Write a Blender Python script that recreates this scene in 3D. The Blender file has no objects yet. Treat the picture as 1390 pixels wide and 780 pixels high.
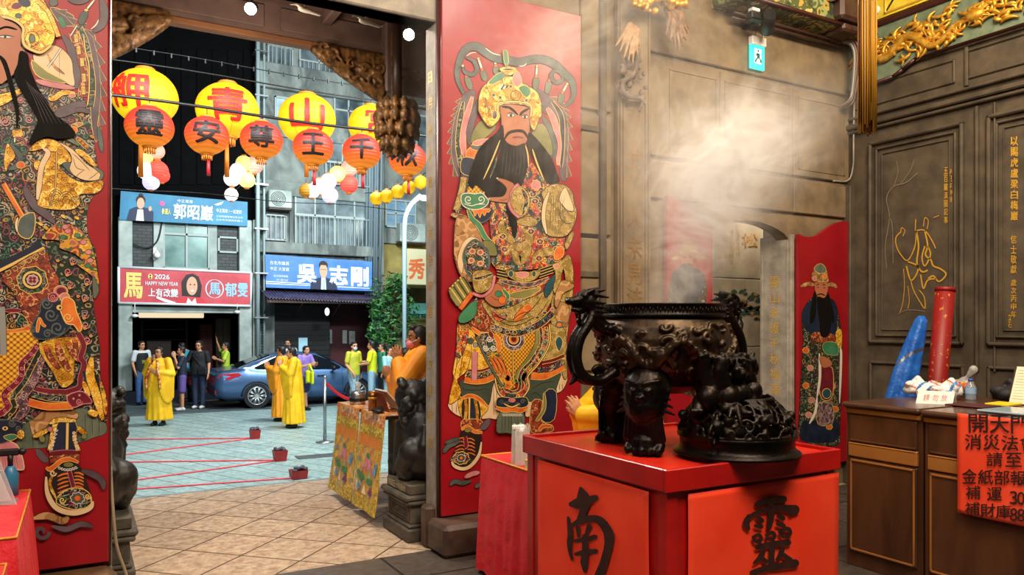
import bpy, bmesh, math, random
from mathutils import Vector, Matrix, noise
random.seed(7)
C = bpy.context.scene.collection
SC = bpy.context.scene
PI = math.pi

# ------------------------------------------------------------------ camera
H = 1.6                                   # eye height above the temple floor
FX, FY = 0.494,0.8695                    # viewing direction in the building's axes
FPX = 1033.0
cam_d = bpy.data.cameras.new('camera')
cam = bpy.data.objects.new('camera', cam_d)
C.objects.link(cam)
cam.location = (0,0, H)
cam.rotation_euler = (PI/2,0,-math.atan2(FX, FY))
cam_d.sensor_width = 36
cam_d.lens = FPX/1390*36
cam_d.shift_y = 51/1390
cam_d.clip_end = 200
SC.camera = cam
# ------------------------------------------------------------------ world, exposure
wd = bpy.data.worlds.new('night'); SC.world = wd; wd.use_nodes = True
wd.node_tree.nodes['Background'].inputs[0].default_value = (0.012,0.014,0.02,1)
wd.node_tree.nodes['Background'].inputs[1].default_value = 1.0
SC.view_settings.view_transform = 'Standard'
SC.view_settings.look = 'None'
SC.view_settings.exposure = 0.0
SC.view_settings.gamma = 1
SC.view_settings.use_curve_mapping = False
SC.cycles.use_denoising = True
SC.cycles.max_bounces = 6
SC.cycles.transparent_max_bounces = 16
SC.cycles.volume_bounces = 2
SC.cycles.volume_max_steps = 160
SC.cycles.volume_step_rate = .14
SC.cycles.sample_clamp_indirect = 4.0

def light(name, kind, loc, energy, color, size=1.0, sy=None, target=None, spot=None, blend=.5):
    d = bpy.data.lights.new(name, kind); d.energy = energy; d.color = color
    if kind == 'AREA':
        d.size = size
        if sy: d.shape = 'RECTANGLE'; d.size_y = sy
    else:
        d.shadow_soft_size = size
    if spot: d.spot_size = spot; d.spot_blend = blend
    o = bpy.data.objects.new(name, d); C.objects.link(o); o.location = loc
    if target is not None:
        o.rotation_euler = (Vector(target)-Vector(loc)).to_track_quat('-Z', 'Y').to_euler()
    return o
WARM = (1.0,.80,.58); COOL = (.90,.98,1.0)
light('hall_ceiling_light', 'AREA', (2.0,.4,5.2),330, WARM, 2.6,1.4,(2.4,3.4,1.2))
light('smoke_fill_light', 'AREA', (3.0,2.9,4.8),62,(1,.90,.76),.8,.8,(3.1,3.3,1.8))  # added fill without a fixture, brightens the smoke above the burner
light('hall_ceiling_light', 'AREA', (-1.3,1.6,4.6),110,(1,.86,.70),1.2,1.2,(-.2,5,2.0))
light('hall_ceiling_light', 'AREA', (5.0,2.2,5.0),120,(1,.80,.56),.9,.9,(6.2,4.6,2.2))
light('soffit_fill_light', 'POINT', (1.3,6.6,3.9),60,(1,.82,.66),.2)  # added point light without a fixture, lifts the dark porch soffit
light('porch_lamp', 'AREA', (1.2,6.3,4.3),105,(1,.90,.78),.5,.5,(1.2,6.3,0))
light('screen_fill_light', 'AREA', (6.7,5.75,3.3),14, WARM, .4,.3,(6.7,6.2,1.6))  # fill added behind the side doorway to brighten the stone screen
light('plaza_floodlight', 'AREA', (0.5,8.6,6.4),800, COOL, 2.5,.6,(2.5,15.5,-.5))
light('plaza_floodlight', 'AREA', (6.0,9.4,6.8),800, COOL, 2.5,.6,(6.5,19,0.5))
light('street_floodlight', 'AREA', (5.5,15.5,7.5),1100, COOL, 3.0,.8,(4.8,23.5,1.6))

# ------------------------------------------------------------------ photo ray -> point in the building's axes
def ray(px, py):
    r = (px-695)/FPX
    return Vector((FX+FY*r, FY-FX*r, (441-py)/FPX))
def onY(px, py, Y):
    d = ray(px, py); t = Y/d.y; return Vector((d.x*t, Y, H+d.z*t))
def onX(px, py, X):
    d = ray(px, py); t = X/d.x; return Vector((X, d.y*t, H+d.z*t))
def onZ(px, py, Z):
    d = ray(px, py); t = (Z-H)/d.z; return Vector((d.x*t, d.y*t, Z))
def atD(px, py, t):
    d = ray(px, py); return Vector((d.x*t, d.y*t, H+d.z*t))

# ------------------------------------------------------------------ materials
MATS = {}
def hexc(h):
    h = h.lstrip('#'); v = [int(h[i:i+2],16)/255 for i in (0,2,4)]
    return tuple(((c/12.92) if c <= .04045 else ((c+.055)/1.055)**2.4) for c in v)+(1,)
class NT:
    def __init__(s, name):
        s.m = bpy.data.materials.new(name); s.m.use_nodes = True
        s.t = s.m.node_tree; s.b = s.t.nodes['Principled BSDF']
        s.tc = s.t.nodes.new('ShaderNodeTexCoord')
    def n(s, kind, **kw):
        x = s.t.nodes.new('ShaderNode'+kind)
        for k, v in kw.items():
            if k in x.inputs.keys() if hasattr(x.inputs, 'keys') else False: x.inputs[k].default_value = v
            else: setattr(x, k, v)
        return x
    def l(s, a, b): s.t.links.new(a, b)
    def coord(s, scale=(1,1,1), rot=(0,0,0), which='Object'):
        mp = s.n('Mapping'); mp.inputs['Scale'].default_value = scale; mp.inputs['Rotation'].default_value = rot
        s.l(s.tc.outputs[which], mp.inputs[0]); return mp.outputs[0]
    def noise(s, vec, scale=5, detail=4, rough=.5, dist=0):
        x = s.n('TexNoise'); x.inputs['Scale'].default_value = scale; x.inputs['Detail'].default_value = detail
        x.inputs['Roughness'].default_value = rough; x.inputs['Distortion'].default_value = dist
        if vec: s.l(vec, x.inputs['Vector'])
        return x
    def vor(s, vec, scale=5, rnd=1, feature='F1'):
        x = s.n('TexVoronoi'); x.feature = feature; x.inputs['Scale'].default_value = scale
        x.inputs['Randomness'].default_value = rnd
        if vec: s.l(vec, x.inputs['Vector'])
        return x
    def ramp(s, fac, stops, interp='LINEAR'):
        r = s.n('ValToRGB'); r.color_ramp.interpolation = interp
        e = r.color_ramp.elements
        while len(e) < len(stops): e.new(.5)
        for i, (p, c) in enumerate(stops): e[i].position = p; e[i].color = c if not isinstance(c, str) else hexc(c)
        s.l(fac, r.inputs[0]); return r.outputs[0]
    def math(s, op, a, b=None, c=None):
        x = s.n('Math'); x.operation = op
        for i, v in enumerate((a, b, c)):
            if v is None: continue
            if isinstance(v, (int, float)): x.inputs[i].default_value = v
            else: s.l(v, x.inputs[i])
        return x.outputs[0]
    def mix(s, f, a, b, mode='MIX'):
        x = s.n('Mix'); x.data_type = 'RGBA'; x.blend_type = mode
        for i, v in ((0, f),(6, a),(7, b)):
            if isinstance(v, str): v = hexc(v)
            if isinstance(v, (int, float, tuple)): x.inputs[i].default_value = v
            else: s.l(v, x.inputs[i])
        return x.outputs[2]
    def bump(s, h, strength=.3, dist=.01):
        x = s.n('Bump'); x.inputs['Strength'].default_value = strength; x.inputs['Distance'].default_value = dist
        s.l(h, x.inputs['Height']); s.l(x.outputs[0], s.b.inputs['Normal'])
    def col(s, v):
        if isinstance(v, str): v = hexc(v)
        if isinstance(v, tuple): s.b.inputs['Base Color'].default_value = v
        else: s.l(v, s.b.inputs['Base Color'])
    def pr(s, rough=.6, metal=0, spec=None, emit=None, es=0, alpha=None, trans=None, coat=None):
        b = s.b; b.inputs['Roughness'].default_value = rough; b.inputs['Metallic'].default_value = metal
        if spec is not None: b.inputs['Specular IOR Level'].default_value = spec
        if emit is not None:
            b.inputs['Emission Color'].default_value = hexc(emit) if isinstance(emit, str) else emit; b.inputs['Emission Strength'].default_value = es
        if alpha is not None: b.inputs['Alpha'].default_value = alpha
        if trans is not None: b.inputs['Transmission Weight'].default_value = trans
        if coat is not None: b.inputs['Coat Weight'].default_value = coat; b.inputs['Coat Roughness'].default_value = .15
        return s.m

def mat(name, c1, c2=None, scale=6, rough=.6, metal=0, bump=0, bs=None, bd=.01, emit=None, es=0, alpha=None, trans=None,
        coat=None, stretch=(1,1,1), dist=0, lo=.35, hi=.65, detail=5, spec=None):
    """a two-tone mottled material with optional bump"""
    key = name
    if key in MATS: return MATS[key]
    s = NT(name); v = s.coord(stretch)
    if c2:
        nz = s.noise(v, scale, detail, .55, dist)
        s.col(s.ramp(nz.outputs[0],[(lo, c1),(hi, c2)]))
    else: s.col(c1)
    if bump:
        nb = s.noise(v, bs or scale*3,5,.6, dist); s.bump(nb.outputs[0], bump, bd)
    MATS[key] = s.pr(rough, metal, spec, emit, es, alpha, trans, coat)
    return MATS[key]

def brocade(name, bg, pal, scale=28, rings=3.2, width=.42, rough=.45, metal=0, bg2=None):
    """silk pattern: curls of several colours over a ground colour"""
    if name in MATS: return MATS[name]
    s = NT(name); v = s.coord()
    nz = s.noise(v, scale*.8,2,.5)
    off = s.n('VectorMath'); off.operation = 'SCALE'; off.inputs['Scale'].default_value = .6/scale*2
    s.l(nz.outputs[1], off.inputs[0])
    add = s.n('VectorMath'); add.operation = 'ADD'; s.l(v, add.inputs[0]); s.l(off.outputs[0], add.inputs[1])
    vo = s.vor(add.outputs[0], scale, 1)
    sep = s.n('SeparateColor'); s.l(vo.outputs['Color'], sep.inputs[0])
    n = len(pal)
    pc = s.ramp(sep.outputs[0],[(i/n, pal[i]) for i in range(n)], 'CONSTANT')
    fr = s.math('FRACT', s.math('MULTIPLY', vo.outputs['Distance'], rings))
    msk = s.math('GREATER_THAN', fr, 1-width)
    ground = bg
    if bg2:
        n2 = s.noise(v, scale*.35,2); ground = s.ramp(n2.outputs[0],[(.45, bg),(.55, bg2)], 'LINEAR')
    s.col(s.mix(msk, ground, pc))
    s.bump(fr, .15,.003)
    MATS[name] = s.pr(rough, metal, coat=.25); return MATS[name]

def scales(name, c_line, c_in, c_hi, scale=50, rough=.4):
    """fish-scale armour"""
    if name in MATS: return MATS[name]
    s = NT(name); v = s.coord((1,1,1),(0, PI/4,0))
    vo = s.vor(v, scale, 0.0)
    s.col(s.ramp(vo.outputs['Distance'],[(.18, c_hi),(.42, c_in),(.6, c_line)]))
    s.bump(vo.outputs['Distance'],-.3,.004)
    MATS[name] = s.pr(rough, 0, coat=.25); return MATS[name]

# ------------------------------------------------------------------ mesh builder
class MB:
    def __init__(s): s.v = []; s.f = []; s.mi = []; s.sm = []; s.cur = 0
    def m(s, i): s.cur = i; return s
    def add(s, vs, fs, smooth=False):
        o = len(s.v); s.v += [Vector(p) for p in vs]
        for f in fs: s.f.append([i+o for i in f]); s.mi.append(s.cur); s.sm.append(smooth)
        return s
    def box(s, a, b, bev=0.0, rz=0, M=None):
        a = Vector(a); b = Vector(b); lo = Vector(map(min, a, b)); hi = Vector(map(max, a, b)); c = (lo+hi)/2; h = (hi-lo)/2
        bev = min(bev, min(h)*.9)
        vs = []; fs = []
        if bev <= 0:
            vs = [Vector((x*h.x, y*h.y, z*h.z)) for x in (-1,1) for y in (-1,1) for z in (-1,1)]
            fs = [(0,1,3,2),(4,6,7,5),(0,4,5,1),(2,3,7,6),(0,2,6,4),(1,5,7,3)]
        else:
            idx = {}
            for x in (-1,1):
                for y in (-1,1):
                    for z in (-1,1):
                        for k in range(3):
                            p = [x*(h.x-bev), y*(h.y-bev), z*(h.z-bev)]; p[k] = (x, y, z)[k]*h[k]
                            idx[(x, y, z, k)] = len(vs); vs.append(Vector(p))
            for k in range(3):
                o1, o2 = [i for i in range(3) if i != k]
                for sg in (-1,1):
                    q = []
                    for (p1, p2) in ((-1,-1),(1,-1),(1,1),(-1,1)):
                        t = [0,0,0]; t[k] = sg; t[o1] = p1; t[o2] = p2; q.append(idx[(*t, k)])
                    fs.append(q)
                for s1 in (-1,1):
                    for s2 in (-1,1):
                        q = []
                        for e, kk in ((-1, o1),(1, o1),(1, o2),(-1, o2)):
                            t = [0,0,0]; t[k] = e; t[o1] = s1; t[o2] = s2; q.append(idx[(*t, kk)])
                        fs.append(q)
            for x in (-1,1):
                for y in (-1,1):
                    for z in (-1,1): fs.append([idx[(x, y, z, k)] for k in range(3)])
        R = Matrix.Rotation(rz, 3, 'Z') if rz else None
        out = []
        for p in vs:
            if R: p = R @ p
            p = p + c
            if M is not None: p = M @ p
            out.append(p)
        return s.add(out, fs)
    def cyl(s, p0, p1, r0, r1=None, n=16, caps=True, smooth=True):
        r1 = r0 if r1 is None else r1
        p0 = Vector(p0); p1 = Vector(p1); d = (p1-p0).normalized()
        a = d.orthogonal().normalized(); b = d.cross(a)
        vs = []
        for p, r in ((p0, r0),(p1, r1)):
            for i in range(n):
                t = 2*PI*i/n; vs.append(p+(a*math.cos(t)+b*math.sin(t))*r)
        s.add(vs, [(i, (i+1) % n, n+(i+1) % n, n+i) for i in range(n)], smooth)
        if caps: s.add(vs, [list(range(n))[::-1], list(range(n, 2*n))])
        return s
    def tube(s, pts, r, n=8, caps=True, flat=None):
        pts = [Vector(p) for p in pts]
        N = len(pts); rr = r if isinstance(r, (list, tuple)) else [r]*N
        up = None; rings = []
        for i, p in enumerate(pts):
            d = (pts[min(i+1, N-1)]-pts[max(i-1,0)])
            if d.length < 1e-9: d = Vector((0,0,1))
            d.normalize()
            if up is None: up = d.orthogonal().normalized()
            up = (up-d*up.dot(d))
            if up.length < 1e-6: up = d.orthogonal()
            up.normalize(); b = d.cross(up)
            rings.append([p+(up*math.cos(2*PI*k/n)+b*math.sin(2*PI*k/n))*rr[i] for k in range(n)])
        vs = [q for R in rings for q in R]
        fs = [(i*n+k, i*n+(k+1) % n, (i+1)*n+(k+1) % n, (i+1)*n+k) for i in range(N-1) for k in range(n)]
        s.add(vs, fs, True)
        if caps: s.add(vs, [list(range(n))[::-1], list(range((N-1)*n, N*n))])
        return s
    def lathe(s, prof, c=(0,0,0), n=32, sx=1, sy=1, a0=0, a1=2*PI, fn=None, caps=True):
        c = Vector(c); full = abs(a1-a0-2*PI) < 1e-6; cnt = n if full else n+1
        vs = []
        for (r, z) in prof:
            for i in range(cnt):
                t = a0+(a1-a0)*i/n
                rr = r if fn is None else fn(r, z, t)
                vs.append(c+Vector((rr*math.cos(t)*sx, rr*math.sin(t)*sy, z)))
        fs = []
        for j in range(len(prof)-1):
            for i in range(n):
                i2 = (i+1) % cnt
                fs.append((j*cnt+i, j*cnt+i2,(j+1)*cnt+i2,(j+1)*cnt+i))
        s.add(vs, fs, True)
        if full and caps:
            if prof[0][0] > 1e-4: s.add(vs[:cnt],[list(range(cnt))[::-1]])
            if prof[-1][0] > 1e-4: s.add(vs[-cnt:],[list(range(cnt))])
        return s
    def sph(s, c, r, n=16, m=10, M=None):
        c = Vector(c); r = Vector((r, r, r)) if isinstance(r, (int, float)) else Vector(r)
        vs = []
        for j in range(m+1):
            ph = PI*j/m
            for i in range(n):
                t = 2*PI*i/n
                p = Vector((r.x*math.sin(ph)*math.cos(t), r.y*math.sin(ph)*math.sin(t), r.z*math.cos(ph)))
                if M is not None: p = M @ p
                vs.append(c+p)
        return s.add(vs, [(j*n+i, (j+1)*n+i, (j+1)*n+(i+1) % n, j*n+(i+1) % n) for j in range(m) for i in range(n)], True)
    def prism(s, pts, d, smooth=False):
        """closed outline (3-D points) thickened along vector d"""
        pts = [Vector(p) for p in pts]; d = Vector(d); n = len(pts)
        s.add(pts+[p+d for p in pts],[list(range(n))[::-1], list(range(n, 2*n))])
        s.add(pts+[p+d for p in pts],[(i, (i+1) % n, n+(i+1) % n, n+i) for i in range(n)], smooth)
        return s
    def grid(s, fn, nu, nv, smooth=True, th=None):
        vs = [Vector(fn(i/nu, j/nv)) for j in range(nv+1) for i in range(nu+1)]
        s.add(vs, [(j*(nu+1)+i, j*(nu+1)+i+1,(j+1)*(nu+1)+i+1,(j+1)*(nu+1)+i) for j in range(nv) for i in range(nu)], smooth)
        return s
    def mesh(s, name, off=None):
        me = bpy.data.meshes.new(name)
        vs = [(v-off if off is not None else v) for v in s.v]
        me.from_pydata(vs, [], s.f); me.update()
        for p, mi, sm in zip(me.polygons, s.mi, s.sm): p.material_index = mi; p.use_smooth = sm
        bm = bmesh.new(); bm.from_mesh(me)
        bmesh.ops.remove_doubles(bm, verts=bm.verts, dist=1e-6)
        bmesh.ops.recalc_face_normals(bm, faces=bm.faces)
        bm.to_mesh(me); bm.free()
        return me
    def build(s, name, mats, parent=None, world=True, solid=0, sub=0):
        off = None
        if parent is not None and world: off = worldloc(parent)
        me = s.mesh(name, off)
        for m_ in (mats if isinstance(mats, (list, tuple)) else [mats]): me.materials.append(m_)
        o = bpy.data.objects.new(name, me); C.objects.link(o)
        if parent is not None: o.parent = parent
        if solid:
            md = o.modifiers.new('solid', 'SOLIDIFY'); md.thickness = solid; md.offset = 0
        if sub:
            md = o.modifiers.new('sub', 'SUBSURF'); md.levels = sub; md.render_levels = sub
        return o
def worldloc(o):
    p = Vector((0,0,0))
    while o is not None: p += o.location; o = o.parent
    return p

class Blob(MB):
    """closed volumes fused into one continuous surface"""
    def cap(s, p0, p1, r0, r1=None, n=12):
        r1 = r0 if r1 is None else r1
        p0 = Vector(p0); p1 = Vector(p1)
        s.cyl(p0, p1, r0, r1, n); s.sph(p0, r0, n, 8); s.sph(p1, r1, n, 8); return s
    def chain(s, pts, rs, n=12):
        pts = [Vector(p) for p in pts]
        for i in range(len(pts)-1): s.cyl(pts[i], pts[i+1], rs[i], rs[i+1], n)
        for p, r in zip(pts, rs): s.sph(p, r, n, 8)
        return s
    def fuse(s, name, mats, parent=None, vox=.01, smooth=2, paint=None, world=True, loc=None):
        me = bpy.data.meshes.new(name)
        off = worldloc(parent) if (parent is not None and world) else None
        me.from_pydata([(v-off if off is not None else v) for v in s.v],[], s.f); me.update()
        t = bpy.data.objects.new('tmp', me); C.objects.link(t)
        md = t.modifiers.new('r', 'REMESH'); md.mode = 'VOXEL'; md.voxel_size = vox; md.use_smooth_shade = True
        if smooth:
            m2 = t.modifiers.new('s', 'SMOOTH'); m2.factor = .5; m2.iterations = smooth
        dg = bpy.context.evaluated_depsgraph_get()
        nm = bpy.data.meshes.new_from_object(t.evaluated_get(dg), depsgraph=dg)
        bpy.data.objects.remove(t); bpy.data.meshes.remove(me)
        nm.name = name; nm.materials.clear()
        for m_ in (mats if isinstance(mats, (list, tuple)) else [mats]): nm.materials.append(m_)
        for p in nm.polygons: p.use_smooth = True
        if paint:
            for p in nm.polygons: p.material_index = paint(p.center)
        o = bpy.data.objects.new(name, nm); C.objects.link(o)
        if parent is not None: o.parent = parent
        return o

def thing(name, label, cat, loc=(0,0,0), group=None, rz=0):
    o = bpy.data.objects.new(name, None); C.objects.link(o); o.location = loc; o.rotation_euler = (0,0, rz)
    o.empty_display_size = .1; o['label'] = label; o['category'] = cat
    if group: o['group'] = group
    return o
def tag(o, label, cat, group=None, kind=None):
    o['label'] = label; o['category'] = cat
    if group: o['group'] = group
    if kind: o['kind'] = kind
    return o
def struct(o): o['kind'] = 'structure'; return o
def sthing(name, loc=(0,0,0)):
    o = bpy.data.objects.new(name, None); C.objects.link(o); o.location = loc; o['kind'] = 'structure'; return o
def children(r): return [c for c in C.objects if c.parent == r]
def dup(root, loc, rz=None, label=None, group=None, sc=None):
    r = root.copy(); C.objects.link(r); r.location = loc
    if rz is not None: r.rotation_euler = (0,0, rz)
    if sc: r.scale = sc
    if label: r['label'] = label
    if group: r['group'] = group
    for ch in children(root):
        c = ch.copy(); C.objects.link(c); c.parent = r
        for g in children(ch):
            d = g.copy(); C.objects.link(d); d.parent = c
    return r
def recolor(root, part, m_):
    for c in children(root):
        if c.name.split('.')[0] == part:
            c.data = c.data.copy(); c.data.materials[0] = m_

# ------------------------------------------------------------------ smooth outlines and lettering
def crom(pts, n=6, closed=True):
    P = [Vector(p) for p in pts]; N = len(P); out = []
    for i in range(N if closed else N-1):
        if closed: a, b, c, d = P[i-1], P[i], P[(i+1) % N], P[(i+2) % N]
        else: a, b, c, d = P[max(i-1,0)], P[i], P[i+1], P[min(i+2, N-1)]
        for k in range(n):
            t = k/n
            out.append(.5*((2*b)+(c-a)*t+(2*a-5*b+4*c-d)*t*t+(-a+3*b-3*c+d)*t*t*t))
    if not closed: out.append(P[-1])
    return out
from mathutils.geometry import tessellate_polygon
def fill2d(mb, pts2, place, layer):
    """flat filled outline, place(x,y,layer) -> 3-D"""
    v3 = [Vector((p[0], p[1],0)) for p in pts2]
    tris = tessellate_polygon([v3])
    mb.add([place(p[0], p[1], layer) for p in pts2],[list(t) for t in tris])
def stroke2d(mb, pts2, w, place, layer, closed=False):
    P = [Vector((p[0], p[1])) for p in pts2]; n = len(P); L = []; R = []
    for i, p in enumerate(P):
        a = P[i-1] if (i > 0 or closed) else p; b = P[(i+1) % n] if (i < n-1 or closed) else p
        d = b-a
        if d.length < 1e-9: d = Vector((1,0))
        d.normalize(); nn = Vector((-d.y, d.x))
        ww = w[i] if isinstance(w, (list, tuple)) else w
        L.append(p+nn*ww/2); R.append(p-nn*ww/2)
    vs = [place(q.x, q.y, layer) for q in L]+[place(q.x, q.y, layer) for q in R]
    m_ = n if closed else n-1
    mb.add(vs, [(i, (i+1) % n, n+(i+1) % n, n+i) for i in range(m_)])
_tc = {}
def text2d(t, fine=False):
    if (t, fine) in _tc: return _tc[(t, fine)]
    cu = bpy.data.curves.new('t', 'FONT'); cu.body = t; cu.resolution_u = 3
    o = bpy.data.objects.new('t', cu); C.objects.link(o)
    dg = bpy.context.evaluated_depsgraph_get()
    me = bpy.data.meshes.new_from_object(o.evaluated_get(dg), depsgraph=dg)
    if fine:
        bm = bmesh.new(); bm.from_mesh(me); bmesh.ops.triangulate(bm, faces=bm.faces)
        for k in range(3):
            L = [e for e in bm.edges if e.calc_length() > .13]
            if not L: break
            bmesh.ops.subdivide_edges(bm, edges=L, cuts=1); bmesh.ops.triangulate(bm, faces=bm.faces)
        bm.to_mesh(me); bm.free()
    vs = [(v.co.x, v.co.y) for v in me.vertices]; fs = [list(p.vertices) for p in me.polygons]
    bpy.data.objects.remove(o); bpy.data.curves.remove(cu); bpy.data.meshes.remove(me)
    if not vs: vs = [(0,0)]; fs = []
    x0 = min(v[0] for v in vs); x1 = max(v[0] for v in vs); y0 = min(v[1] for v in vs); y1 = max(v[1] for v in vs)
    r = ([((x-x0)/max(x1-x0,1e-6),(y-y0)/max(y1-y0,1e-6)) for x, y in vs], fs)
    _tc[(t, fine)] = r; return r
def put_text(mb, t, fn, bold=0.0, rough=0, fine=False):
    """fn(u,v) -> 3-D point, u,v in 0..1 across the lettering's own box; bold thickens the strokes"""
    vs, fs = text2d(t, fine)
    n = max(1, len(t.replace(' ', '')))
    if rough:
        vs = [(u+rough*noise.noise(Vector((u*5, v*5,1.3))), v+rough*noise.noise(Vector((u*5, v*5,7.7)))) for u, v in vs]
    b = bold
    offs = [(0,0)] if b < .005 else [(-b/n, -b),(b/n, -b),(b/n, b),(-b/n, b)]
    q = fn(.5,.5); nrm = (fn(1,.5)-fn(0,.5)).cross(fn(.5,1)-fn(.5,0)).normalized()
    if nrm.dot(Vector((0,0, H))-q) < 0: nrm = -nrm
    st = .0005 if q.length < 9 else .003
    for i, (dx, dy) in enumerate(offs):
        mb.add([fn(u*(1-2*b/n)+b/n+dx, v*(1-2*b)+b+dy)+nrm*st*i for u, v in vs], fs)
def quadfn(a, b, c, d, lift=Vector((0,0,0))):
    """a bottom-left, b bottom-right, c top-right, d top-left"""
    a, b, c, d = map(Vector, (a, b, c, d))
    return lambda u, v: (a*(1-u)+b*u)*(1-v)+(d*(1-u)+c*u)*v+Vector(lift)

# ================================================================== THE SETTING
def tiles(name, c1, c2, cj, w=.45, h=.45, rot=PI/4, rough=.55, offset=0.0, mortar=.012, bump=.25, big=1.2, spec=.4, wet=0):
    s = NT(name); v = s.coord((1,1,1),(0,0, rot))
    b = s.n('TexBrick'); s.l(v, b.inputs['Vector']); b.offset = offset
    b.inputs['Scale'].default_value = 1; b.inputs['Brick Width'].default_value = w; b.inputs['Row Height'].default_value = h
    b.inputs['Mortar Size'].default_value = mortar; b.inputs['Mortar Smooth'].default_value = .3; b.inputs['Bias'].default_value = 0
    b.inputs['Color1'].default_value = (.35,.35,.35,1); b.inputs['Color2'].default_value = (.75,.75,.75,1); b.inputs['Mortar'].default_value = (0,0,0,1)
    n1 = s.noise(s.coord(),14,8,.7); n2 = s.noise(s.coord(), big, 3)
    base = s.ramp(n1.outputs[0],[(.35, c1),(.62, c2)])
    base = s.mix(s.math('MULTIPLY', n2.outputs[0],.5), base, c1)
    base = s.mix(.28, base, b.outputs['Color'], 'OVERLAY')
    s.col(s.mix(b.outputs['Fac'], base, cj))
    hgt = s.math('SUBTRACT', s.math('MULTIPLY', n1.outputs[0],.35), b.outputs['Fac'])
    s.bump(hgt, bump, .01)
    if wet:
        s.l(s.ramp(n2.outputs[0],[(.4,(rough-.2,)*3+(1,)),(.6,(rough,)*3+(1,))]), s.b.inputs['Roughness'])
        s.b.inputs['Specular IOR Level'].default_value = spec; return s.m
    return s.pr(rough, 0, spec)
m_hallfloor = tiles('hall_floor_stone', '#3f3833', '#5d544c', '#25211e', .9,.9,0,.45)
m_porchfloor = tiles('porch_granite', '#8f7661', '#d3bda3', '#51402f', .46,.46, PI/4,.5,0,.008,.5)
m_plaza = tiles('plaza_pavers', '#6f8684', '#a3b9b5', '#3d4d4d', .9,.34, PI/4+.35,.5,.5,.010,.3,.5)
m_asphalt = mat('asphalt', '#3a4446', '#556164', 3,.6, bump=.3, bs=60)
m_kerb = mat('kerb_stone', '#67706f', '#8c9694', 8,.6, bump=.2)
m_stone = mat('carved_stone', '#64543f', '#857255', 4,.75, bump=.35, bs=30, bd=.004)
m_stone2 = mat('carved_stone_dark', '#3f362a', '#5a4e3d', 5,.7, bump=.35, bs=30, bd=.004)
m_stone_grey = mat('jamb_stone', '#7b746a', '#a39a8c', 7,.7, bump=.3, bs=60, bd=.003)
m_brown = mat('dark_brown_wood', '#2a1c15', '#46301f', 5,.45, bump=.2, stretch=(1,1,.2))
m_beam = mat('beam_wood', '#5b3a22', '#8a5a34', 4,.5, bump=.2, stretch=(.3,1,1))
m_soffit = mat('soffit_wood', '#54413a', '#6e574d', 3,.5, bump=.15)
m_carve = mat('old_gilt_wood', '#3f2b17', '#8b6234', 18,.45,.25, bump=.5, bs=40)
m_gold = mat('gold_leaf', '#c98a1e', '#f0c050', 25,.35,.55, bump=.3, bs=60)
m_goldline = mat('gold_paint', '#e0b040', rough=.4, metal=.3)
m_red_lacq = mat('red_lacquer', '#8a0a15', '#99101c', 3,.38, coat=.12)
m_darkred = mat('dark_red_edge', '#4c0a10', rough=.4)
m_black = mat('black', '#0a0a0b', rough=.5)
m_white = mat('white_paint', '#e8e8e4', rough=.5)
m_steel = mat('steel', '#9a9d9f', rough=.35, metal=.9)
m_greenframe = mat('grey_green_lacquer', '#5d6e5b', '#77856c', 12,.5, bump=.1)

f = MB().box((-3.2,-1.5,-.12),(7.2,5.0,0)); struct(f.build('floor', m_hallfloor))
f = MB().box((-3.2,5.0,-.12),(9.5,7.82,0)); struct(f.build('floor', m_porchfloor))
f = MB().box((-3.2,7.82,-.14),(9.5,7.90,.0),.01).box((-3.2,7.905,-.3),(9.5,8.05,-.035),.012).box((-3.2,8.05,-.6),(9.5,8.30,-.16),.012)
struct(f.build('trim_1', m_kerb))
f = MB().box((-9,8.30,-.7),(22,20.0,-.55)); struct(f.build('floor', m_plaza))
f = MB().box((-9,20.0,-.7),(22,23.4,-.56)); struct(f.build('floor', m_asphalt))

# ---- front wall with the great doorway and a small side doorway
YW = 5.05
X0, X1 = .165,2.225
WT = .15
w = MB()
w.box((-3.2, YW, 0),(X0-.02, YW+WT, 5.6)).box((X0-.02, YW, 3.78),(X1+.02, YW+WT, 5.6)).box((X1+.02, YW, 0),(4.87, YW+WT, 5.6))
w.box((5.96, YW, 0),(6.8, YW+WT, 5.6))
# arch over the side doorway
top = [(4.87,5.6),(4.87,2.40)]
for i in range(0,13):
    t = i/12; top.append((4.87+1.09*t, 2.40+.17*math.sin(PI*t)**.6))
top += [(5.96,5.6)]
w.prism([(x, YW, z) for x, z in top],(0, WT, 0))
struct(w.build('wall_front', m_stone))
# stone courses, set proud of the wall
w = MB()
for (a, b) in ((2.45,3.0),(3.04,3.88),(3.92,4.36)):
    xs = [4.19,5.0,5.96,6.78] if a != 3.92 else [4.19,5.45,6.78]
    if a == 2.45: a = 2.68
    for i in range(len(xs)-1): w.box((xs[i]+.004, YW-.035, a),(xs[i+1]-.004, YW+.02, b),.008)
for (a, b) in ((.25,1.2),(1.23,2.3),(2.33,3.3),(3.34,4.3)): w.box((3.49, YW-.03, a),(3.79, YW+.02, b),.008)
w.box((3.46, YW-.03,4.32),(6.78, YW+.01,5.3),.01)
# slim frames on the courses
for (xa, xb, za, zb) in ((4.4,4.95,3.1,3.8),(5.05,5.9,3.1,3.8),(6.02,6.7,3.1,3.8)):
    for (p, q) in (((xa, za),(xb, za+.012)),((xa, zb-.012),(xb, zb)),((xa, za),(xa+.012, zb)),((xb-.012, za),(xb, zb))):
        w.box((p[0], YW-.042, p[1]),(q[0], YW-.03, q[1]))
struct(w.build('trim_2', m_stone))
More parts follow.
